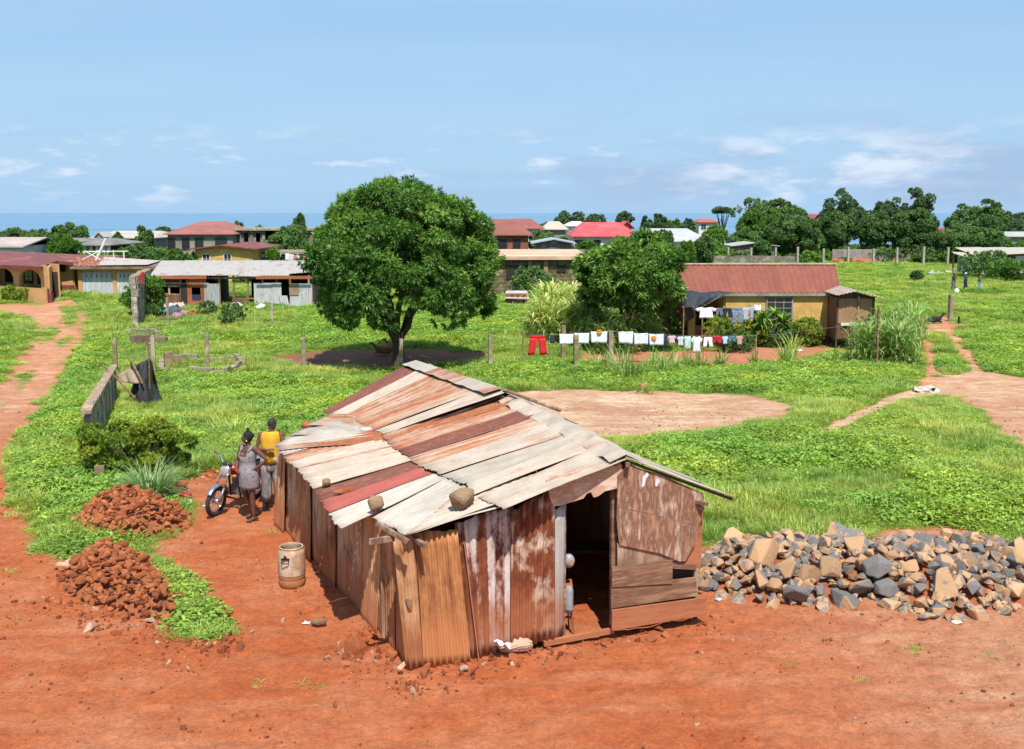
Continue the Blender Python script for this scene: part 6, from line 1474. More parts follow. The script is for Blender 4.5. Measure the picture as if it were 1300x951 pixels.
xe0, xe1 = x0-.8, wx(1070, YH-.6); xr1 = wx(1056, YH+4.3)
corr_roof(yh, (xe0, YH-.32, ze), (xe1, YH-.32, ze), (xe0, YH+4.3, zr), (xr1+.15, YH+4.3, zr), RT, wl=.3, amp=.018)
corr_roof(yh, (xe0, yb+.5, ze), (xe1, yb+.5, ze), (xe0, YH+4.3, zr), (xr1+.15, YH+4.3, zr), RT, wl=.3, amp=.018)
MB().beam((xe0, YH+4.3, zr+.05), (xr1+.2, YH+4.3, zr+.05), .4, .06).build('ridge_cap', mat('pale_ridge', (.56, .40, .33), (.40, .26, .2), rough=.8), yh)
MB().beam((xe0, YH-.30, ze-.10), (xe1, YH-.30, ze-.08), .04, .15).build('fascia', mat('mossy_fascia', (.30, .32, .26), (.17, .19, .15), scale=1, rough=.9), yh)
window(yh, (wx(989, YH), YH-.12, wz(391, YH)), 1.35, 1.25, (0, -1, 0), GREYW, None, (3, 4))
mb = MB(); wallbox(mb, (wx(881, YH), YH-.05), (xv-.1, YH-.05), zb, zb+1.0, .15); mb.build('verandah_wall', BRICKW, yh)
MB().box((wx(878, YH), YH-.1, (zb+zw)/2), (.35, .3, zw-zb)).build('pillar', PW, yh)
MB().box((wx(896, YH), YH+2.18, zb+1.1), (.9, .06, 2.1)).build('door', DARKW, yh)
aw = thing('black_awning', 'black plastic awning sagging from the eave of the yellow house', 'awning', (wx(900, YH), YH-.6, ze))
def YP(px, py, dy=0.): return AT(px, py, YH-.7+dy)
cloth([[YP(864, 369), YP(892, 371), YP(930, 370)], [YP(866, 381, -.6), YP(888, 381, -.9), YP(911, 379, -.4)], [YP(868, 392, -1.1), YP(884, 391, -1.4), YP(892, 389, -.9)]], 18, 12, .12, 6, 8).build('sheet', POLY_, aw, smooth=True, solid=.01)
cloth([[YP(864, 388, -1.0), YP(880, 391, -1.2)], [YP(868, 412, -.9), YP(882, 402, -.9)]], 8, 6, .05, 5, 3).build('hanging_flap', POLY_, aw, smooth=True, solid=.01)
for px, tp in ((868, 390), (892, 389)): a_ = YP(px, tp, -1.1); MB().tube([(a_.x, a_.y, hz(a_.x, a_.y)), a_], .04, 7).build('pole', WOODB, aw)
# --- kiosk
KY = 52.6; kx0, kx1 = wx(1063, KY), wx(1109, KY); zb = hz(17, KY)-.05; zt = wz(376.5, KY)
ki = thing('wooden_kiosk', 'small dark wooden kiosk with a curved pale tin roof beside the yellow house', 'kiosk', (kx0, KY, zb)); fz = zb+.55
mb = MB(); kb = KY+2.0
for a_, b_ in (((kx0, KY), (kx0, kb)), ((kx1, KY), (kx1, kb)), ((kx0, kb), (kx1, kb))): wallbox(mb, a_, b_, fz, zt-.05, .06)
zc = wz(412, KY); wallbox(mb, (kx0, KY), (kx1, KY), fz, zc, .06); mb.build('wall', mat('kiosk_board', (.20, .105, .055), (.12, .06, .03), scale=2, stretch=(1, 1, .3), rough=.9), ki)
for x in (kx0, kx1, (kx0+kx1)/2+.15): MB().box((x, KY-.03, (zb+zt)/2), (.09, .09, zt-zb)).build('post', DARKW if x != (kx0+kx1)/2+.15 else WOOD, ki)
MB().box(((kx0+kx1)/2, KY+.01, (zc+zt)/2), (kx1-kx0-.1, .03, zt-zc-.12)).build('shutter', mat('pale_brown_shutter', (.34, .20, .11), (.26, .145, .08), scale=1.5, stretch=(4, 1, .3), rough=.9), ki)
MB().box(((kx0+kx1)/2+.1, KY-.08, zc+.02), (kx1-kx0-.2, .10, .14)).build('counter', WHITE, ki)
MB().box(((kx0+kx1)/2, KY+1, fz-.02), (kx1-kx0, 2., .08)).build('floor', DARKW, ki)
MB().prism([(kx0, KY-.02, zt-.1), (kx1, KY-.02, zt-.1), (kx1, KY-.02, wz(377, KY)), ((kx0+kx1)/2-.1, KY-.02, wz(370, KY)), (kx0, KY-.02, wz(374, KY))], (0, .05, 0)).build('gable_board', DARKW, ki)
xa, xm, xb = wx(1058, KY), wx(1083, KY), wx(1119, KY)
for (p_, q_) in (((xa, wz(374, KY)), (xm, wz(368.5, KY))), ((xm, wz(368.5, KY)), (xb, wz(378, KY)))):
    corr_roof(ki, (p_[0], KY-.5, p_[1]), (q_[0], KY-.5, q_[1]), (p_[0], kb+.3, p_[1]+.05), (q_[0], kb+.3, q_[1]+.05), TN['pale'], wl=.2, amp=.02)
for k in range(3): MB().beam((kx0-.3, KY-1.2-.35*k, zb+.1), (kx0+1.3, KY-1.4-.35*k, zb+.12+.05*k), .2, .06).build('step_board', REDW, ki)
# --- arched house at the left
ah = thing('arched_house', 'peach house with arched verandah and dark red roof at the left edge', 'house', G(52, 384))
A_ = Vector(G(56, 385)); A_.z = -1.2; A_.x += .4; zb = A_.z; B_ = V(wx(-75, A_.y+9), A_.y+9, zb); C_ = V(AT(73, 375, A_.y+10).x, A_.y+10, zb); D_ = V(AT(94, 375, A_.y+10.2).x, A_.y+10.2, zb)
ze = wz(338, A_.y-.3)
def facade(mb, a, b_, z0, z1, holes, th=.25):
    """wall from a to b with round headed openings: holes (t0,t1,sill,head) in metres along the wall"""
    a = V(a.x, a.y, 0); d = V(b_.x, b_.y, 0)-a; L = d.length; d.normalize(); n = V(-d.y, d.x, 0)*th
    t = 0
    P_ = lambda s_, z: a+d*s_+V(0, 0, z)
    for (s0, s1, zs, zh, arch) in holes:
        mb.prism([P_(t, z0), P_(s0, z0), P_(s0, z1), P_(t, z1)], n)
        if zs > z0: mb.prism([P_(s0, z0), P_(s1, z0), P_(s1, zs), P_(s0, zs)], n)
        K = 10; c = (s0+s1)/2; r = (s1-s0)/2
        for k in range(K):
            u0, u1 = s0+(s1-s0)*k/K, s0+(s1-s0)*(k+1)/K
            f = lambda u: zh-arch*(1-math.sqrt(max(0, 1-((u-c)/r)**2))) if arch else zh
            mb.prism([P_(u0, f(u0)), P_(u1, f(u1)), P_(u1, z1), P_(u0, z1)], n)
        t = s1
    mb.prism([P_(t, z0), P_(L, z0), P_(L, z1), P_(t, z1)], n)
L1 = (B_-A_).length; zs = zb+1.2
mb = MB(); facade(mb, A_, B_, zb, ze+.05, [(.55, 3.6, zs, ze-.35, .7), (4.4, 7.4, zs, ze-.35, .7), (8.2, 11.0, zs, ze-.35, .7)]); 
wallbox(mb, A_, C_, zb, ze-.12); wallbox(mb, C_, D_, zb, ze-.06); wallbox(mb, D_, D_+V(.5, 9, 0), zb, ze-.1); wallbox(mb, D_+V(.5, 9, 0), B_+V(0, 9, 0), zb, ze+.05); wallbox(mb, B_+V(0, 9, 0), B_, zb, ze)
d_ = (B_-A_).normalized(); n_ = V(d_.y, -d_.x, 0); n_ = -n_ if n_.y > 0 else n_
wallbox(mb, A_-n_*2.2+d_*2.1, B_-n_*2.2, zb, ze); mb.build('wall', PW, ah)
mb = MB(); wallbox(mb, A_+n_*.06-d_*.1, B_+n_*.06, zb, zs, .12); wallbox(mb, A_+V(.16, 0, 0), C_+V(.16, -.1, 0), zb, zb+.75, .14); wallbox(mb, C_+V(0, -.14, 0), D_+V(.1, -.14, 0), zb, zb+.75, .12); mb.build('lower_wall', MAR, ah)
MB().box((A_-n_*2.05+d_*2.6+V(0, 0, 1.2)), (1.1, .08, 2.2), rz=math.atan2(d_.y, d_.x)).build('door', DARKW, ah)
for s_ in (4.2, 6.2, 9): window(ah, A_-n_*2.08+d_*s_+V(0, 0, 1.8), 1.2, 1.1, n_, BACKM, None, (2, 2))
cs = lin(A_, C_, .62); dn = V(1, 0, 0); dd = (C_-A_).normalized(); nn_ = V(dd.y, -dd.x, 0)
window(ah, cs+nn_*.14+V(0, 0, 1.95), 2.4, 1.2, nn_, WHITE, plain('louvre_glass', (.5, .5, .48), .4), (3, 6))
window(ah, lin(C_, D_, .4)+V(0, -.12, 2.25), .55, .6, (0, -1, 0), BACKM, None, (2, 2))
rm = REDROOF; e1 = A_+n_*1.0+V(.5, -.1, 0); e1.z = ze; e0 = B_+n_*1.0; e0.z = ze; e2 = D_+V(.7, -.7, 0); e2.z = wz(334, e2.y); r0 = B_+V(0, 7, 0); r0.z = wz(316, r0.y)+.0; r1 = V(wx(45, A_.y+9), A_.y+9, wz(322, A_.y+9)); e3 = D_+V(1.3, 9.5, 0); e3.z = ze; r2 = V(wx(82, A_.y+15), A_.y+15, wz(324, A_.y+15))
e15 = C_+V(.6, -1.0, 0); e15.z = wz(331, e15.y)
mb = MB(); th_ = V(0, 0, -.12)
for P_ in ([e0, e1, r1, r0], [e1, e15, r1], [e15, e2, r2, r1], [e2, e3, r2], [e3, B_+V(0, 10, ze-zb), r0, r1, r2]): mb.prism(P_, th_)
mb.build('roof', rm, ah)
MB().beam(e0+V(0, 0, -.15), e1+V(0, 0, -.15), .05, .24).beam(e1+V(0, 0, -.15), e15+V(0, 0, -.15), .05, .24).beam(e15+V(0, 0, -.15), e2+V(0, 0, -.15), .05, .24).build('fascia', MAR, ah)
MB().box(A_+V(1.9, 3, -.02), (1.4, 7, .12), rz=.15).build('path_slab', CONC, ah)
# --- garages
GY = 87; gx0, gx1 = wx(98, GY), wx(206, GY); zb = -1.4; zg = wz(342, GY)
ga = thing('garage_block', 'low peach garage block with two pale blue metal gates', 'garage', (gx0, GY, zb))
mb = MB(); doors = [(wx(103, GY)-gx0, wx(142, GY)-gx0, wz(345.5, GY)), (wx(147, GY)-gx0, wx(178, GY)-gx0, wz(345.5, GY))]
facade(mb, V(gx0, GY, 0), V(gx1, GY, 0), zb, zg, [(a_, b_, zb, h, 0) for a_, b_, h in doors]); wallbox(mb, (gx0+.1, GY+.3), (gx0+.1, GY+8), zb, zg); wallbox(mb, (gx1-.1, GY+.3), (gx1-.1, GY+8), zb, zg); wallbox(mb, (gx0, GY+8), (gx1, GY+8), zb, zg); mb.build('wall', PW, ga)
GATE = mat('pale_blue_gate', (.50, .52, .55), (.42, .43, .46), (.58, .60, .63), scale=1.2, stretch=(3, 1, .3), rough=.7)
for a_, b_, h in doors:
    mb = MB(); n2 = 12; wd = (b_-a_)/n2
    for k in range(n2): mb.box((gx0+a_+wd*(k+.5), GY+.1+.02*(k % 2), (zb+.25+h)/2), (wd*.97, .05, h-zb-.3))
    o = mb.build('gate', GATE, ga); mb = MB()
    for k in range(1, n2, 2): mb.tube([(gx0+a_+wd*(k+.5), GY+.04, zb+2.0), (gx0+a_+wd*(k+.5)+.12, GY+.03, zb+1.9), (gx0+a_+wd*(k+.5), GY+.04, zb+1.7)], .03, 5)
    mb.build('ornament', STEEL, o)
mb = MB(); mb.box(((gx0+gx1)/2, GY+3.9, zg+.15), (gx1-gx0+.8, 9.0, .22)); mb.build('roof_slab', mat('brown_stained_slab', (.24, .17, .13), (.13, .10, .08), scale=1, rough=.95), ga)
corr_roof(ga, (wx(97, GY), GY-.4, zg+.30), (wx(137, GY), GY-.4, zg+.32), (wx(100, GY+8), GY+6, zg+.75), (wx(137, GY+6), GY+6, zg+.8), tin('orange_rust_sheet', (.45, .17, .10), (.36, .12, .06), .5))
corr_roof(ga, (wx(128, GY), GY-.5, zg+.38), (wx(190, GY), GY-.5, zg+.42), (wx(133, GY+6), GY+6, zg+.8), (wx(204, GY+8), GY+8, wz(331, GY+8)), TN['white'], wl=.25, amp=.012)
jr_ = thing('scrap_frame', 'white scrap poles and dish standing on the garage roof', 'scrap', (wx(122, GY+3), GY+3, zg+.4))
q = V(wx(122, GY+3), GY+3, zg+.62)
for a_, b_, r_ in ((V(.0, 0, 0), V(.9, .1, 1.9), .10), (V(-1.2, 0, .05), V(.3, 0, .8), .05), (V(-.9, 0, .8), V(.4, 0, .05), .05), (V(1.5, .2, 0), V(1.5, .2, .9), .05), (V(2.4, .2, 0), V(2.4, .2, .8), .05), (V(-1.1, .1, .75), V(2.8, .2, .8), .04)): MB().tube([q+a_, q+b_], r_, 6).build('pole', WHITE, jr_)
# wall end with rubble on top
we = thing('rough_wall', 'narrow rough masonry wall end with rubble on top between garages and shed', 'wall', G(173, 414)); p = Vector(G(173, 414)); zt = wz(352, p.y)
mb = MB(); r = random.Random(2)
pt = V(wx(188, 72), 72, 0); 
for k in range(16):
    t_ = k/16; c = lin(V(p.x, p.y, 0), pt, t_); zz_ = zt+(wz(343, 72)-zt)*t_
    for j in range(8):
        h = (zz_-p.z+.3)/8; mb.box((c.x+r.uniform(-.06, .06), c.y, p.z-.2+h*(j+.5)), (.36+r.uniform(-.05, .06), 1.46, h*.98), rz=r.uniform(-.04, .04)+.27)
mb.build('masonry', mat('rough_masonry', (.40, .33, .25), (.20, .17, .13), (.50, .43, .34), scale=2.5, rough=.95, bump=.8, bd=.04), we, bevel=.02)
o = MB(); [o.ball((p.x+(pt.x-p.x)*k/14+r.uniform(-.15, .15), p.y+(pt.y-p.y)*k/14, zt+(wz(343, 72)-zt)*k/14+.06), (.2, .18, .13), 7, 5) for k in range(13)]; o.build('rubble', RK_TAN, we)
MB().tube([(p.x+.35, p.y+.3, zt-.4), (p.x+.45, p.y+.3, zt+.3)], .12, 6).build('rag', C('redrag', (.45, .04, .05)), we)
# --- long tin shed
SY_ = 75.5; x0, x1 = wx(190, SY_), wx(396, SY_); zb = hz(-20, SY_)-.05; ze = wz(350, SY_-.4); zr = wz(331, SY_+7.5)
sd_ = thing('long_shed', 'long open fronted shed with whitish sheet roof and patched tin and board walls', 'shed', (x0, SY_, zb))
WR = tin('whitish_shed_roof', (.43, .40, .37), (.42, .28, .20), .24, streak=(1.5, .5))
cuts = [190, 222, 262, 300, 330, 364, 397]
for k in range(6):
    a_, b_ = wx(cuts[k], SY_-.4), wx(cuts[k+1], SY_-.4)+.15; c_, d2 = wx(205+(cuts[k]-190)*.97, SY_+7.5), wx(205+(cuts[k+1]-190)*.97, SY_+7.5)+.15
    jj = [0, .0, .04, -.10, .0, .22][k]; corr_roof(sd_, (a_, SY_-.4+(.9 if k == 5 else 0), ze+.02*(k % 2)+jj*.3+.0), (b_, SY_-.4+(1.6 if k == 5 else 0), ze+.02*(k % 2)+jj), (c_, SY_+7.5, zr+.02*(k % 2)), (d2, SY_+7.5, zr+.02*(k % 2)), WR, wl=.25, amp=.012)
for px0, px1, ky in ((191, 218, 'rust'), (218, 240, 'rust'), (240, 262, 'creamr'), (325, 395, 'creamh')):
    MB().beam((wx(px0, SY_-.45), SY_-.48, ze-.14), (wx(px1, SY_-.45), SY_-.48, ze-.12), .03, .22).build('eave_strip', TN[ky], sd_)
SP_ = [(192, 384), (214, 386), (229, 389), (237, 390), (260, 389), (278, 388), (296, 388), (314, 388), (333, 386), (351, 386), (368, 386), (392, 386)]
for px, _ in SP_: MB().box((wx(px, SY_), SY_, (zb+ze)/2), (.14, .12, ze-zb)).build('post', WOODB if px % 2 else WOOD, sd_)
MB().beam((x0, SY_, ze-.2), (x1, SY_, ze-.2), .1, .14).build('beam', WOOD, sd_); MB().beam((wx(295, SY_), SY_, wz(379, SY_)), (wx(322, SY_), SY_, wz(379, SY_)), .1, .12).build('rail', WOODB, sd_)
MB().beam((wx(192, SY_), SY_, wz(362.5, SY_)), (wx(227, SY_), SY_, wz(363.5, SY_)), .1, .12).beam((wx(198, SY_), SY_, wz(373, SY_)), (wx(227, SY_), SY_, wz(374, SY_)), .1, .12).build('rail', WOOD, sd_)
def panel(px0, px1, py0, py1, m, name='panel', dy=-.07, skew=0, corr=True):
    a_, b_ = wx(px0, SY_), wx(px1, SY_); z0_, z1_ = wz(py1, SY_), wz(py0, SY_); z0_ = max(z0_, zb-.1)
    if corr: MB().sheet((a_, SY_+dy-.3*abs(skew), z0_), (b_, SY_+dy-.3*abs(skew), z0_), (a_+skew, SY_+dy, z1_), (b_+skew, SY_+dy, z1_), wl=.15, amp=.02, rows=3, nrm=(0, -1, 0)).build(name, m, sd_, fix=False, solid=.01)
    else: MB().box(((a_+b_)/2, SY_+dy, (z0_+z1_)/2), (b_-a_, .05, z1_-z0_)).build(name, m, sd_)
BRN = mat('shed_board', (.22, .11, .065), (.13, .065, .04), scale=1.5, stretch=(3, 1, .4), rough=.9)
panel(192, 227, 351, 362, DARKW, 'board', corr=False); panel(197, 227, 374, 392, BRN, 'board', corr=False); panel(192, 200, 364, 374, BRN, 'board', corr=False)
RSW = tin('orange_rust_wall', (.46, .16, .06), (.36, .11, .04), .5, rust2=(.22, .07, .03), bot=EARTHSTAIN)
panel(237, 243, 352, 391, RSW); panel(243, 255, 352, 365, RSW); panel(243, 255, 381, 391, RSW); panel(254, 259, 352, 391, RSW); panel(243, 255, 374, 381, NAVY, 'cloth', corr=False)
panel(259, 265, 359, 389, WT['grey']); panel(265, 278, 360, 389, WT['grey'], dy=-.1); panel(294, 314, 379, 388, BRN, 'board', corr=False)
SW = tin('pale_shed_wall', (.52, .53, .55), (.40, .36, .32), .22)
panel(322, 345, 359, 388, SW); panel(345, 357, 359, 386, SW, dy=-.10); panel(357, 367, 375, 388, SW, dy=-.2, skew=-.15); panel(367, 379, 360, 375, mat('tan_ply', (.30, .22, .15), (.24, .17, .11)), corr=False); panel(367, 382, 376, 390, SW, dy=-.16, skew=.08); panel(379, 396, 360, 390, SW)
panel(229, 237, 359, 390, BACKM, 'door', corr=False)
mb = MB(); wallbox(mb, (x0, SY_+7.2), (wx(286, SY_+7), SY_+7.2), zb, zr-.2); wallbox(mb, (wx(318, SY_+7), SY_+7.2), (x1+1, SY_+7.2), zb, zr-.2); wallbox(mb, (x0+.3, SY_+.3), (x0+1.2, SY_+7), zb, ze); wallbox(mb, (x1, SY_+.3), (x1+.6, SY_+7), zb, ze-.1); wallbox(mb, (wx(286, SY_+3), SY_+.5), (wx(288, SY_+7), SY_+7), zb, ze); mb.build('back_wall', DARKW, sd_)
# --- peach flat roofed block building
PY = 86; x0, x1 = wx(598, PY), wx(742, PY); zb = hz(0, PY)-.1; zt = wz(328, PY)
pb_ = thing('block_building', 'long mossy block building with a flat peach coloured roof behind the reeds', 'building', (x0, PY, zb))
mb = MB(); mb.box(((x0+x1)/2, PY+8, (zb+zt)/2-.06), (x1-x0, 16, zt-zb-.1)); mb.build('wall', None or mat('mossy_block_wall', (.20, .165, .085), (.085, .075, .035), (.27, .23, .13), scale=.8, rough=.95, bump=.5), pb_)
m_ = _M['mossy_block_wall']; N = NT(m_.node_tree); b = m_.node_tree.nodes['Principled BSDF']; br = N.n('ShaderNodeTexBrick'); tcx = N.n('ShaderNodeTexCoord'); mp = N.n('ShaderNodeMapping'); mp.inputs['Rotation'].default_value = (R(90), 0, 0); N.l(tcx.outputs['Object'], mp.inputs[0]); N.l(mp.outputs[0], br.inputs[0])
br.inputs['Scale'].default_value = 1.; br.inputs['Brick Width'].default_value = .5; br.inputs['Row Height'].default_value = .3; br.inputs['Mortar Size'].default_value = .035
br.inputs['Color1'].default_value = (.9, .9, .9, 1); br.inputs['Color2'].default_value = (1.3, 1.25, 1.1, 1); br.inputs['Mortar'].default_value = (.4, .4, .4, 1)
old = b.inputs['Base Color'].links[0].from_socket; N.l(N.mix(.45, old, br.outputs[0], 'MULTIPLY'), b.inputs['Base Color'])
MB().box(((x0+x1)/2, PY+8, zt+.04), (x1-x0+.8, 17, .28)).build('roof_slab', mat('peach_cement_roof', (.62, .42, .28), (.50, .31, .20), (.68, .52, .40), scale=.35, rough=.9, stretch=(.4, 1.5, 1)), pb_)
for px0, px1, py0, py1, nb2 in ((643, 672, 337, 354, 9), (708, 718, 337, 345, 4)):
    window(pb_, (wx((px0+px1)/2, PY), PY-.02, wz((py0+py1)/2, PY)), wx(px1, PY)-wx(px0, PY), wz(py0, PY)-wz(py1, PY), (0, -1, 0), mat('dark_red_bars', (.07, .03, .03), (.04, .02, .02)), None, (nb2, 3))
for px in (673, 693, 737): MB().box((wx(px, PY), PY-.06, (zb+zt)/2-.1), (.35, .16, zt-zb-.25)).build('pilaster', CONCD, pb_)
rb = thing('rubble_row', 'pile of broken pale blocks before the peach roofed building', 'rubble', G(652, 372)); r = random.Random(3)
for k in range(16): q = Vector(G(640+k*1.9, 371+r.uniform(-3, 1))); MB().box(q+V(0, 0, .25+r.uniform(0, .7)), (r.uniform(.3, .6), .3, .25), rz=r.uniform(0, 3), ).build('block', CONC, rb)
bx = thing('animal_hutch', 'small low hutch with a white sheet roof in the grass', 'hutch', G(656, 386)); p = Vector(G(656, 386)); ww = (wx(671, p.y)-wx(641, p.y))
mb = MB(); mb.box(p+V(0, 0, .35), (ww*.9, 1.2, .9)); mb.build('body', BRICKW, bx); mb = MB(); [mb.box(p+V(ww*(k/4-.45), -.63, .4), (.08, .05, .8)) for k in range(5)]; mb.build('post', DARKW, bx)
z1 = wz(370, p.y+.7); z0 = wz(379, p.y-.8); MB().prism([p+V(-ww*.5, -.85, z0-p.z), p+V(ww*.52, -.85, z0-p.z-.05), p+V(ww*.45, .85, z1-p.z), p+V(-ww*.45, .85, z1-p.z)], (0, 0, .05)).build('roof', PALER, bx)

# --- generic houses further away
def hiphouse(name, label, cat, pxl, pxr, Y, py_eave, py_top, wallm, roofm, depth=10, py_base=None, zb=None, rl=.35, over=.5, wins=(), gable=False, hip2=None, rz=0., winm=None, stories=1, colm=None):
    x0, x1 = wx(pxl, Y), wx(pxr, Y); ze = wz(py_eave, Y); zt = wz(py_top, Y+depth/2); zb = hz((x0+x1)/2, Y)-.3 if zb is None else zb
    t = thing(name, label, cat, ((x0+x1)/2, Y+depth/2, zb)); o = over
    mb = MB(); mb.box(((x0+x1)/2, Y+depth/2, (zb+ze)/2), (x1-x0-2*o, depth-2*o, ze-zb)); 
    if gable == 'x': # gable end faces the camera
        xm = (x0+x1)/2; mb.prism([(x0+o, Y+o+.01, ze), (x1-o, Y+o+.01, ze), (xm, Y+o+.01, zt-.15)], (0, depth-2*o-.02, 0))
    mb.build('wall', wallm, t)
    mb = MB(); th = V(0, 0, -.12); a, b_, c, d = V(x0, Y, ze), V(x1, Y, ze), V(x1, Y+depth, ze), V(x0, Y+depth, ze)
    if gable == 'x':
        xm = (x0+x1)/2; e, f = V(xm, Y, zt), V(xm, Y+depth, zt); mb.prism([a, e, f, d], th); mb.prism([e, b_, c, f], th)
    elif gable == 'y':
        e, f = V(x0, Y+depth/2, zt), V(x1, Y+depth/2, zt); mb.prism([a, b_, f, e], th); mb.prism([e, f, c, d], th)
    else:
        L = (x1-x0); e, f = V(x0+L*rl, Y+depth/2, zt), V(x1-L*rl, Y+depth/2, zt)
        mb.prism([a, b_, f, e], th); mb.prism([b_, c, f], th); mb.prism([c, d, e, f], th); mb.prism([d, a, e], th)
    mb.build('roof', roofm, t)
    for (px, py, w_, h) in wins:
        window(t, (wx(px, Y+o), Y+o-.02, min(wz(py, Y+o), ze-.55-h/2)), w_, h, (0, -1, 0), winm or WHITE, None, (2, 2))
    return t
hiphouse('yellow_house', 'small yellow house with low red brown gable roof behind the long shed', 'house', 238, 326, 104, 316, 308.5, YW, REDROOF, 12, gable='x', wins=((262, 323.5, .75, 1.0), (289, 323.5, .75, 1.0)), over=.6)
hiphouse('two_storey_house', 'unfinished grey house with pinkish red hip roof at left centre', 'house', 207, 299, 140, 297, 281, GREYW, mat('pink_red_roof', (.34, .125, .095), (.27, .095, .075), scale=.5, rough=.6), 14, wins=((253, 302, 1.1, 1.6), (281, 301, 1.6, 1.4), (218, 302, 1.0, 1.6), (236, 302, 1.0, 1.6)), rl=.32, winm=DARKW)
# unfinished concrete frame
def frame_building(label, pxl, pxr, Y, py_top, depth, cols, floors, m, seed=0):
    x0, x1 = wx(pxl, Y), wx(pxr, Y); zt = wz(py_top, Y); zb = hz((x0+x1)/2, Y)-.3; t = thing('unfinished_building', label, 'building', ((x0+x1)/2, Y, zb)); r = random.Random(seed)
    mb = MB(); H_ = (zt-zb)/floors
    for f in range(floors):
        for k in range(cols+1):
            mb.box((x0+(x1-x0)*k/cols, Y, zb+H_*(f+.5)), (.4, .4, H_)); mb.box((x0+(x1-x0)*k/cols, Y+depth, zb+H_*(f+.5)), (.4, .4, H_))
    mb.build('columns', m, t)
    mb = MB()
    for f in range(floors): mb.box(((x0+x1)/2, Y+depth/2, zb+H_*(f+1)-.15), (x1-x0+1.2, depth+1.2, .28))
    mb.build('slab', CONC, t)
    mb = MB(); md = MB()
    for f in range(floors):
        for k in range(cols):
            c = x0+(x1-x0)*(k+.5)/cols; wd = (x1-x0)/cols; z = zb+H_*f
            if r.random() < .75:
                for s_ in (-1, 1): mb.box((c+s_*wd*.34, Y+.1, z+H_*.45), (wd*.3, .2, H_*.88))
                mb.box((c, Y+.1, z+H_*.15), (wd*.4, .2, H_*.3)); mb.box((c, Y+.1, z+H_*.85), (wd*.4, .2, H_*.15))
            else: mb.box((c, Y+.1, z+H_*.2), (wd*.9, .2, H_*.38))
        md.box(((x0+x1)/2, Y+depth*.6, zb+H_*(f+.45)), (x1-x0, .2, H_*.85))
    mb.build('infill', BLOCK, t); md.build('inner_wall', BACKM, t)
    return t
frame_building('long unfinished grey brown concrete building right of the pinkish roof', 290, 396, 143, 290, 10, 7, 2, BLOCK, 3)
frame_building('lower concrete frame of an unfinished building beside the yellow gable', 318, 394, 112, 319, 5, 9, 1, CONCD, 4)
Yc = 108.5; fb = V(wx(318, Yc), Yc, 0)
fw_ = thing('clothes_rail', 'low concrete rail fence carrying washing behind the long shed', 'fence', (wx(318, Yc), Yc, hz(-25, Yc)))
for px in (319, 334, 349, 363, 378, 392): MB().box((wx(px, Yc), Yc+.2, (hz(-25, Yc)+wz(320, Yc))/2), (.2, .2, wz(320, Yc)-hz(-25, Yc))).build('post', CONC, fw_)
MB().beam((wx(318, Yc), Yc+.2, wz(320.5, Yc)), (wx(394, Yc), Yc+.2, wz(320.5, Yc)), .12, .12).beam((wx(318, Yc), Yc+.2, wz(331, Yc)), (wx(394, Yc), Yc+.2, wz(331, Yc)), .12, .12).build('rail', CONC, fw_)
for k, (kd, xa_, xb_, ya, yb_, m_, lab) in enumerate((('towel', 327, 330, 322, 327, C('violet', (.12, .08, .5)), 'violet cloth leftmost on the rail behind the shed'), ('shirt', 330, 337, 322, 327, WHT, 'white shirt beside the violet cloth on the far rail'), ('shorts', 337, 343, 321, 328, NAVY, 'navy shorts on the far rail'), ('shirt', 344, 348.5, 321.5, 327, WHT, 'first small white shirt right of the navy shorts on the far rail'),
        ('shirt', 352, 358, 321.5, 326, LGT, 'pale blue shirt on the far rail'), ('sheet', 362, 367, 322, 331, WHT, 'large white cloth on the far rail, left one'), ('sheet', 367, 373, 323, 332, C('offwhite', (.6, .6, .64)), 'large off white cloth on the far rail, right one'), ('towel', 373.5, 377, 324, 331, C('coral', (.65, .2, .2)), 'coral cloth on the far rail'), ('sheet', 377, 383, 325, 328.5, WHT, 'small white cloth right of the coral one'), ('towel', 384, 388, 325, 330.5, C('pale_red', (.6, .25, .2)), 'pale red cloth at the right end of the far rail'), ('sheet', 388, 392, 325, 331, WHT, 'last white cloth beside the big tree on the far rail'))):
    garment(kd, xa_, xb_, ya, yb_, Yc-.1, m_, lab, 'washing on the far rail', 600+k)
# left distance
hiphouse('white_roofed_house', 'house with pale rusty sheet roof at the far left edge', 'house', -60, 30, 112, 313, 301, WHITE, mat('pale_pink_roof', (.45, .36, .33), (.34, .27, .24), scale=.5), 12, gable='y')
hiphouse('grey_roofed_house', 'low dark house with mossy grey hip roof behind the arched house', 'house', 8, 62, 120, 315, 304, BACKM, GREYR, 12, rl=.3)
hiphouse('grey_roofed_house', 'flat grey roofed wing between the two light trees at left', 'house', 38, 100, 128, 307, 302, GREYW, GREYR, 12, rl=.2)
pc = hiphouse('porch_house', 'grey roofed house with white porch columns behind the garages', 'house', 92, 140, 122, 311, 302.5, BACKM, GREYR, 12, rl=.3, over=1.6)
for px in (100, 108, 116, 124, 132, 138): MB().box((wx(px, 122.5), 122.5, (hz(-50, 122)+wz(311, 122.5))/2), (.35, .35, wz(311, 122.5)-hz(-50, 122))).build('column', WHITE, pc)
hiphouse('cream_roofed_house', 'grey house with long cream roof behind the porch house', 'house', 113, 196, 150, 302, 293, GREYW, mat('cream_roof', (.47, .43, .36), (.38, .34, .29), scale=.4), 14, rl=.12, wins=((129, 306, 1.4, 1.3), (135.5, 306, 1.2, 1.3), (160, 306, 1.4, 1.2)), winm=DARKW)
hiphouse('cream_roofed_house', 'small front gable of the cream roofed house', 'house', 119, 132, 148, 301, 294, GREYW, PALER, 4, gable='x', over=.2)
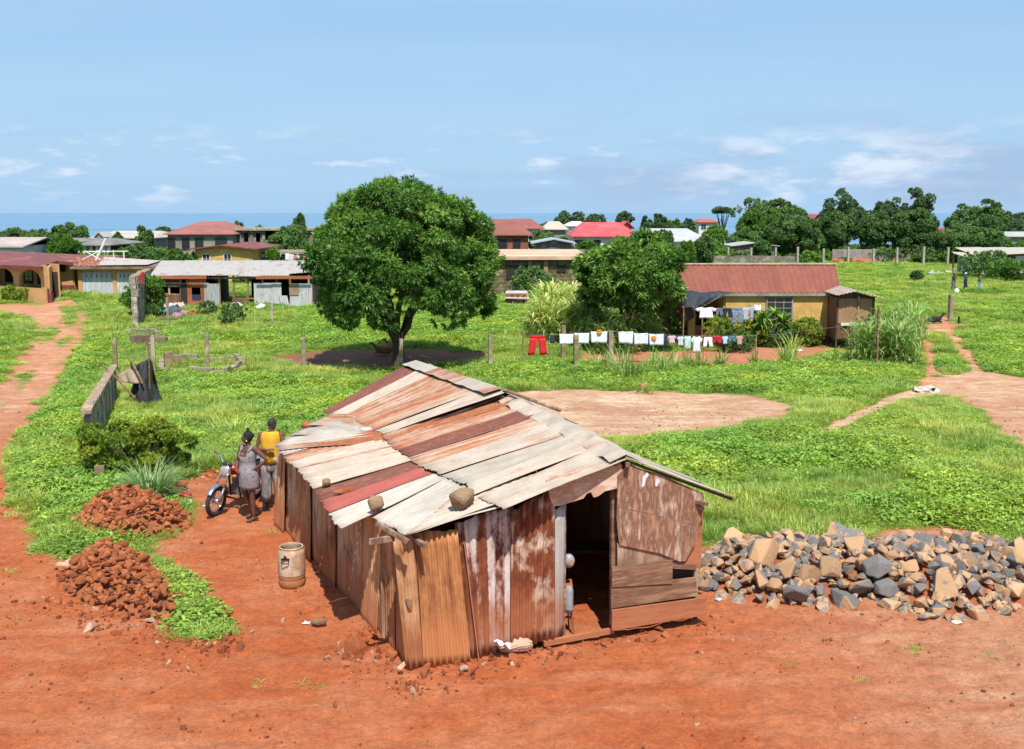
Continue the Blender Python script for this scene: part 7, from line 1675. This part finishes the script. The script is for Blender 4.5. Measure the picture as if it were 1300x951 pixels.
# centre distance
hiphouse('brick_house', 'brown red brick house with red brown hip roof right of the big mango', 'house', 596, 676, 124, 298, 278, BRICKW, mat('terracotta_roof', (.28, .10, .07), (.22, .075, .055), scale=.5, rough=.7), 13, rl=.3, wins=((630, 306, 2.6, 1.3), (656, 305, .9, 1.2)), winm=DARKW)
hiphouse('brick_house', 'second red roofed house just behind the brown red brick one', 'house', 634, 692, 150, 290, 277.5, WHITE, mat('terracotta_roof2', (.30, .105, .08), (.24, .085, .065), scale=.5, rough=.7), 13, rl=.3, wins=((683, 294, 1.0, 1.4),), winm=DARKW)
hiphouse('cream_roofed_house', 'small beige hip roofed house between the red roofs', 'house', 688, 722, 170, 291, 281, GREYW, mat('beige_roof', (.50, .42, .34), (.42, .35, .28)), 12, rl=.3)
hiphouse('metal_gable_shed', 'grey blue metal gable roof in front of the beige roofed house', 'shed', 674, 732, 112, 308.5, 302, BLOCK, mat('grey_blue_metal', (.38, .41, .44), (.30, .33, .36), rough=.5), 7, gable='x')
hiphouse('white_roofed_house', 'small white hip roof behind the bright red roof', 'house', 719, 748, 190, 286.5, 281, WHITE, mat('bright_white_roof', (.72, .72, .72), (.64, .64, .64)), 12, rl=.3)
BR_ = mat('bright_red_roof', (.52, .085, .085), (.45, .07, .07), (.56, .12, .11), scale=.5, rough=.5)
hiphouse('white_house', 'white house with bright pinkish red hip roof in the centre distance', 'house', 724, 812, 140, 300, 282, WHITE, BR_, 13, rl=.22, wins=((735, 304.5, 1.1, 1.2), (740, 304.5, .9, 1.2), (758, 304, .9, 1.0), (786, 304, 1.3, 1.2)), winm=DARKW)
hiphouse('red_roof_gable', 'bright red gable attached right of the bright red hip roof', 'house', 786, 806, 146, 290, 280.5, BR_, BR_, 6, gable='x')
hiphouse('grey_roofed_house', 'wide pale grey sheet roof behind the smaller mango tree', 'house', 812, 903, 128, 306, 290, WHITE, mat('pale_grey_roof', (.46, .46, .48), (.38, .38, .40), scale=.4), 15, rl=.2)
hiphouse('low_shed', 'low shed with thin pale roof in front of the big trees', 'shed', 928, 990, 158, 312, 307, BLOCK, PALER, 8, gable='x')
hiphouse('distant_house', 'tiny red roofed house on the far rise near the flat topped tree', 'house', 885, 914, 245, 282, 277.5, WHITE, mat('far_red_roof', (.42, .12, .09), (.36, .1, .08)), 10, rl=.25, wins=((893, 284, 1.2, 1.2),))
hiphouse('distant_house', 'red gable roof poking out between the tall trees', 'house', 1029, 1047, 250, 281, 272, BRICKW, BR_, 10, gable='x')
hiphouse('distant_house', 'dull red roof half hidden by trees at right', 'house', 1194, 1222, 200, 297, 289, BRICKW, mat('dull_red_roof', (.30, .08, .06), (.24, .07, .05)), 10, rl=.3)
hiphouse('distant_house', 'pale flat roofed building at the far right edge', 'house', 1278, 1340, 170, 300, 294, GREYW, PALER, 10, gable='y')
# walls behind the post row
def longwall(label, pxl, pxr, Y, pyt, m, n=10, name='boundary_wall'):
    x0, x1 = wx(pxl, Y), wx(pxr, Y); t = thing(name, label, 'wall', (x0, Y, hz(x0, Y))); mb = MB()
    for k in range(n):
        c = x0+(x1-x0)*(k+.5)/n; z0 = hz(c, Y)-.3; z1 = wz(pyt, Y)+random.uniform(-.08, .08); mb.box((c, Y, (z0+z1)/2), ((x1-x0)/n*.995, .25, z1-z0))
    mb.build('blocks', m, t); return t
longwall('low dark boundary wall above the red tin roof', 800, 1010, 153, 325, BLOCK, 22)
longwall('grey brick boundary wall under the watermark height trees at right centre' if 0 else 'grey brick wall under the tall dark trees at right centre', 1057, 1132, 158, 316, mat('greyish_brick', (.30, .26, .24), (.20, .175, .16), scale=1), 12)
longwall('dark far boundary wall left of the tin shed', 1135, 1245, 160, 322, BLOCK, 12)
longwall('low grey yard wall below the centre houses', 676, 812, 108, 317.5, GREYW, 12)
m_ = thing('earth_mound', 'strip of orange earth and bricks heaped before the far brick wall', 'earth heap', G(1100, 334)); mb = MB(); r = random.Random(6)
for k in range(30): q = Vector(G(1062+k*2.6, 333.5)); mb.ball(q+V(0, r.uniform(0, 1), .15), (.7, .6, r.uniform(.25, .6)), 8, 5)
mb.build('heap', mat('orange_earth', (.42, .13, .05), (.34, .10, .04)), m_, smooth=True)
# far tin shed at right
TY = 118; x0, x1 = wx(1246, TY), wx(1345, TY); zb = hz(x0, TY)-.1
ts = thing('tin_shed', 'pale corrugated tin shed at the right edge of the far field', 'shed', (x0, TY, zb)); zt = wz(325, TY)
for k in range(9):
    a_, b_ = x0+(x1-x0)*k/9, x0+(x1-x0)*(k+1)/9
    if k in (3,): continue
    MB().sheet((a_, TY-.03*(k % 2), zb), (b_, TY-.03*(k % 2), zb), (a_, TY-.03*(k % 2), zt), (b_, TY-.03*(k % 2), zt), wl=.2, amp=.02, rows=2, nrm=(0, -1, 0)).build('wall_sheet', SW, ts, fix=False, solid=.01)
mb = MB(); wallbox(mb, (x0, TY), (x0, TY+6), zb, zt); wallbox(mb, (x0, TY+6), (x1, TY+6), zb, zt); mb.build('back_wall', GREYW, ts)
for k in range(3): a_, b_ = x0-.4+(x1-x0)*k/3, x0-.2+(x1-x0)*(k+1)/3; corr_roof(ts, (a_, TY-.5, zt-.15+.35*min(k, 1)), (b_, TY-.5, zt+.1+.25*min(k, 1)), (a_, TY+6.3, zt+.75), (b_, TY+6.3, zt+.8), TN['white'], wl=.3, amp=.015)
lean = thing('leaning_sheet', 'pale cloth and tin sheet sloping beside the far tin shed', 'sheet', (wx(1225, 121), 121, hz(40, 121)))
cloth([[AT(1209, 319.5, 121), AT(1225, 321, 121), AT(1245, 325, 121)], [AT(1212, 322, 120), AT(1228, 328, 120), AT(1244, 331, 120)]], 10, 5, .05, 4, 4).build('sheet', TN['white'], lean, solid=.02)
for px in (1211, 1228, 1243): MB().box((wx(px, 121), 121, (hz(40, 121)+wz(322, 121))/2), (.15, .15, wz(322, 121)-hz(40, 121))).build('post', WOOD, lean)
for px, py, s_, c_, lab in ((1208, 347, 2.0, (.75, .75, .78), 'white sheet lying on the far field above the walkers'), (1228, 348, 1.6, (.50, .12, .10), 'red cloth lying right of the white sheet on the far field'), (1188, 349, 2.2, (.42, .42, .42), 'grey flat sheet lying left of the white sheet on the far field')): ragpile(px, py, s_, c_, lab, int(px), 'ground_sheet', 'sheet', .12)
for px, py, s_, lab in ((1110, 366, 1.2, 'bare orange earth patch'),): pass
# ------------------------------------------------------------------ far trees
def far_tree(px, Y, pyt, pxl, pxr, m, label, seed, droop=.2, name='tree', ll=.5, pybot=None, n=700, rough=.2, trunk=True, puff=.21, shape=None, bottom=-.75, group=None, cat='tree', dens=1.):
    x = wx(px, Y); zb = hz(x, Y); H = wz(pyt, Y)-zb; rx = (wx(pxr, Y)-wx(pxl, Y))/2; zlo = (wz(pybot, Y)-zb) if pybot else H*.07
    t = thing(name, label, cat, (x, Y, zb)); rz_ = (H-zlo)/2; cz = (H+zlo)/2
    o = put('trunk', trunk_mb(seed, max(.6, cz*.5), .05*H*.5+.08, rx, rz_*.8, cz, 7).mesh('trunk', smooth=True), t); o.data.materials.append(BARK)
    n2 = int(n*dens); put('crown', crown_mesh('crown', seed, rx, min(rx, 5+rx*.4), rz_, cz, 90, n2, 13, ll, ll*.55, m, puff=puff, droop=droop, bottom=bottom, rough=rough, inner=.2, ytop=.8, shape=shape), t); return t
FT = [  # px, Y, top, left, right, material, label
 (18, 165, 284, -12, 46, LEAF_MD, 'round dark tree before the sea at far left'), (85, 160, 282, 52, 112, LEAF_MD, 'spreading dark tree before the sea behind the grey roofs'), (80, 118, 296, 58, 98, LEAF_LT, 'light green tree between the grey roofed houses'),
 (48, 150, 297, 36, 58, LEAF_LT, 'small light tree below the left dark tree'), (148, 135, 291, 140, 157, LEAF_MD, 'slim dark tree beside the cream roofed house'), (186, 140, 286, 178, 198, LEAF_MD, 'slim dark tree left of the pinkish red roof'),
 (172, 112, 313, 150, 210, LEAF_MD, 'broad low tree behind the garages'), (153, 110, 319, 138, 166, LEAF_LT, 'light shrubby tree behind the garage gates'), (224, 108, 321, 212, 240, LEAF_LT, 'light shrubby tree left of the yellow gable house'),
 (302, 220, 279, 294, 312, LEAF_BL, 'small dark tree before the sea behind the unfinished building'), (328, 220, 284, 316, 344, LEAF_MD, 'low tree before the sea right of the small dark one'), (362, 120, 283, 336, 390, LEAF_MD, 'wide dark tree in front of the unfinished building'),
 (380, 124, 266, 372, 389, LEAF_MD, 'tall narrow treetop above the wide dark tree'), (345, 108, 313, 338, 352, LEAF_LT, 'light bush in front of the unfinished building'), (405, 200, 285, 388, 425, LEAF_MD, 'low tree at the left of the big mango'),
 (722, 240, 264, 703, 748, LEAF_BL, 'broad dark dome shaped tree on the skyline in the centre'), (762, 250, 272, 745, 784, LEAF_BL, 'dark flat tree right of the dome shaped tree'), (793, 245, 270, 781, 806, LEAF_BL, 'umbrella shaped dark tree above the bright red roof'),
 (713, 250, 278, 700, 726, LEAF_MD, 'lower tree under the left of the dome shaped tree'), (692, 135, 291, 672, 716, LEAF_MD, 'dark tree between brick house and bright red roof'), (714, 122, 296, 700, 730, LEAF_MD, 'dark tree right of the grey metal gable'),
 (822, 175, 275, 811, 834, LEAF_BL, 'dark tree left of the slim crown in front of the grey roof'), (837, 150, 266, 828, 848, LEAF_BL, 'slim dark tree rising above the grey roof'), (835, 116, 290, 822, 856, LEAF_MD, 'dark tree before the wide pale grey roof'),
 (852, 190, 276, 842, 868, LEAF_MD, 'mid green tree behind the wide grey roof'), (873, 200, 274, 862, 884, LEAF_BL, 'dark tree left of the distant red roof'), (872, 118, 301, 860, 884, LEAF_LT, 'light tree below the pale grey roof'), (893, 118, 294, 880, 906, LEAF_MD, 'dark bushy tree at the right end of the pale grey roof'),
 (917, 235, 263, 904, 932, LEAF_BL, 'flat topped acacia like tree on the skyline'), (905, 200, 283, 888, 925, LEAF_LT, 'light green hedge trees under the distant red roof'), (960, 176, 262, 922, 990, LEAF_LT, 'large mid green tree left of the tall pair'), (982, 196, 241, 940, 1030, LEAF_MD, 'tallest wide tree on the skyline right of centre'),
 (1008, 165, 270, 975, 1042, LEAF_MD, 'bushy tree in front of the tallest wide tree'), (966, 158, 305, 955, 982, LEAF_MD, 'small round tree before the low shed'), (1075, 205, 240, 1044, 1112, LEAF_BL, 'tall dark tree left of the brick wall skyline'), (1120, 200, 247, 1095, 1155, LEAF_BL, 'tall dark tree with even crown at right centre'), (1162, 200, 240, 1140, 1196, LEAF_BL, 'tall dark ragged tree with a leaning top'),
 (1062, 170, 265, 1040, 1090, LEAF_MD, 'mid green tree under the tall dark left one'), (1108, 168, 268, 1080, 1140, LEAF_MD, 'mid green tree behind the brick wall'), (1158, 165, 268, 1130, 1195, LEAF_MD, 'mid green tree behind the dark far wall'),
 (1222, 195, 258, 1196, 1248, LEAF_MD, 'mid green tree right of the dull red roof'), (1252, 180, 255, 1215, 1285, LEAF_MD, 'broad tree above the far tin shed'), (1205, 158, 285, 1185, 1240, LEAF_MD, 'lower tree beside the dull red roof'), (1240, 150, 283, 1212, 1280, LEAF_MD, 'dense lower tree behind the tin shed'),
 (1292, 230, 269, 1262, 1330, LEAF_BL, 'dark distant tree at the right frame edge'), (1290, 150, 305, 1270, 1325, LEAF_LT, 'light bush before the pale flat roofed building'), (745, 118, 303, 732, 760, LEAF_LT, 'small light tree before the white house wall'),
 (1035, 240, 272, 1020, 1050, LEAF_BL, 'dark tree behind the poking red gable'), (945, 168, 288, 915, 965, LEAF_MD, 'dark lower tree at the left of the big tree group'), (700, 260, 284, 660, 740, LEAF_BL, 'low dark treeline behind the red roofs'), (215, 230, 287, 190, 245, LEAF_BL, 'low treeline before the sea behind the pinkish roof'), (860, 260, 280, 800, 900, LEAF_BL, 'low dark treeline behind the grey roof')]
for k, a_ in enumerate(FT):
    px, Y, pyt, pxl, pxr, m_, lab = a_
    wpx = pxr-pxl; n_ = int(600+wpx*34); umb = 'acacia' in lab or 'umbrella' in lab
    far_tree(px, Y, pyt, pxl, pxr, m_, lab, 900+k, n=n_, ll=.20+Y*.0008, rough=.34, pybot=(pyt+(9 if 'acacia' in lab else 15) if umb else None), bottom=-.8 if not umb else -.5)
def treeline(label, pts, m, seed, name='far_woodland'):
    n_ = len(pts); pass
# ground level greenery beyond the plots: one mass
def scatter_scrub():
    n = 5200; y = np.sqrt(RNG.uniform(100**2, 300**2, n)); x = RNG.uniform(-.62, .62, n)*y
    px_, py_ = proj(x, y, hgt(x, y)); k = ~((px_ > 850) & (y < 154)); k &= RNG.random(n) < np.where(px_ > 1020, .5, .75)
    x, y = x[k], y[k]; n = len(x)
    src = [crown_mesh('scrub', 1200+i, 2.2, 2.2, 1.3, 1.0, 30, 90, 12, .42, .24, [LEAF_MD, LEAF_LT, LEAF_LT][i], puff=.35, rough=.25) for i in range(3)]
    s_ = RNG.uniform(.5, 1.15, n); gn_scatter('scrub', np.stack([x, y, hgt(x, y)-.2], 1), np.stack([np.zeros(n), np.zeros(n), RNG.uniform(0, 6.28, n)], 1), np.stack([s_, s_, s_*RNG.uniform(.6, 1.2, n)], 1), RNG.integers(0, 3, n), src_coll('scrub', src), 'green scrub filling the ground between the far houses', 'scrub')
scatter_cover(); scatter_pebbles(); scatter_scrub()
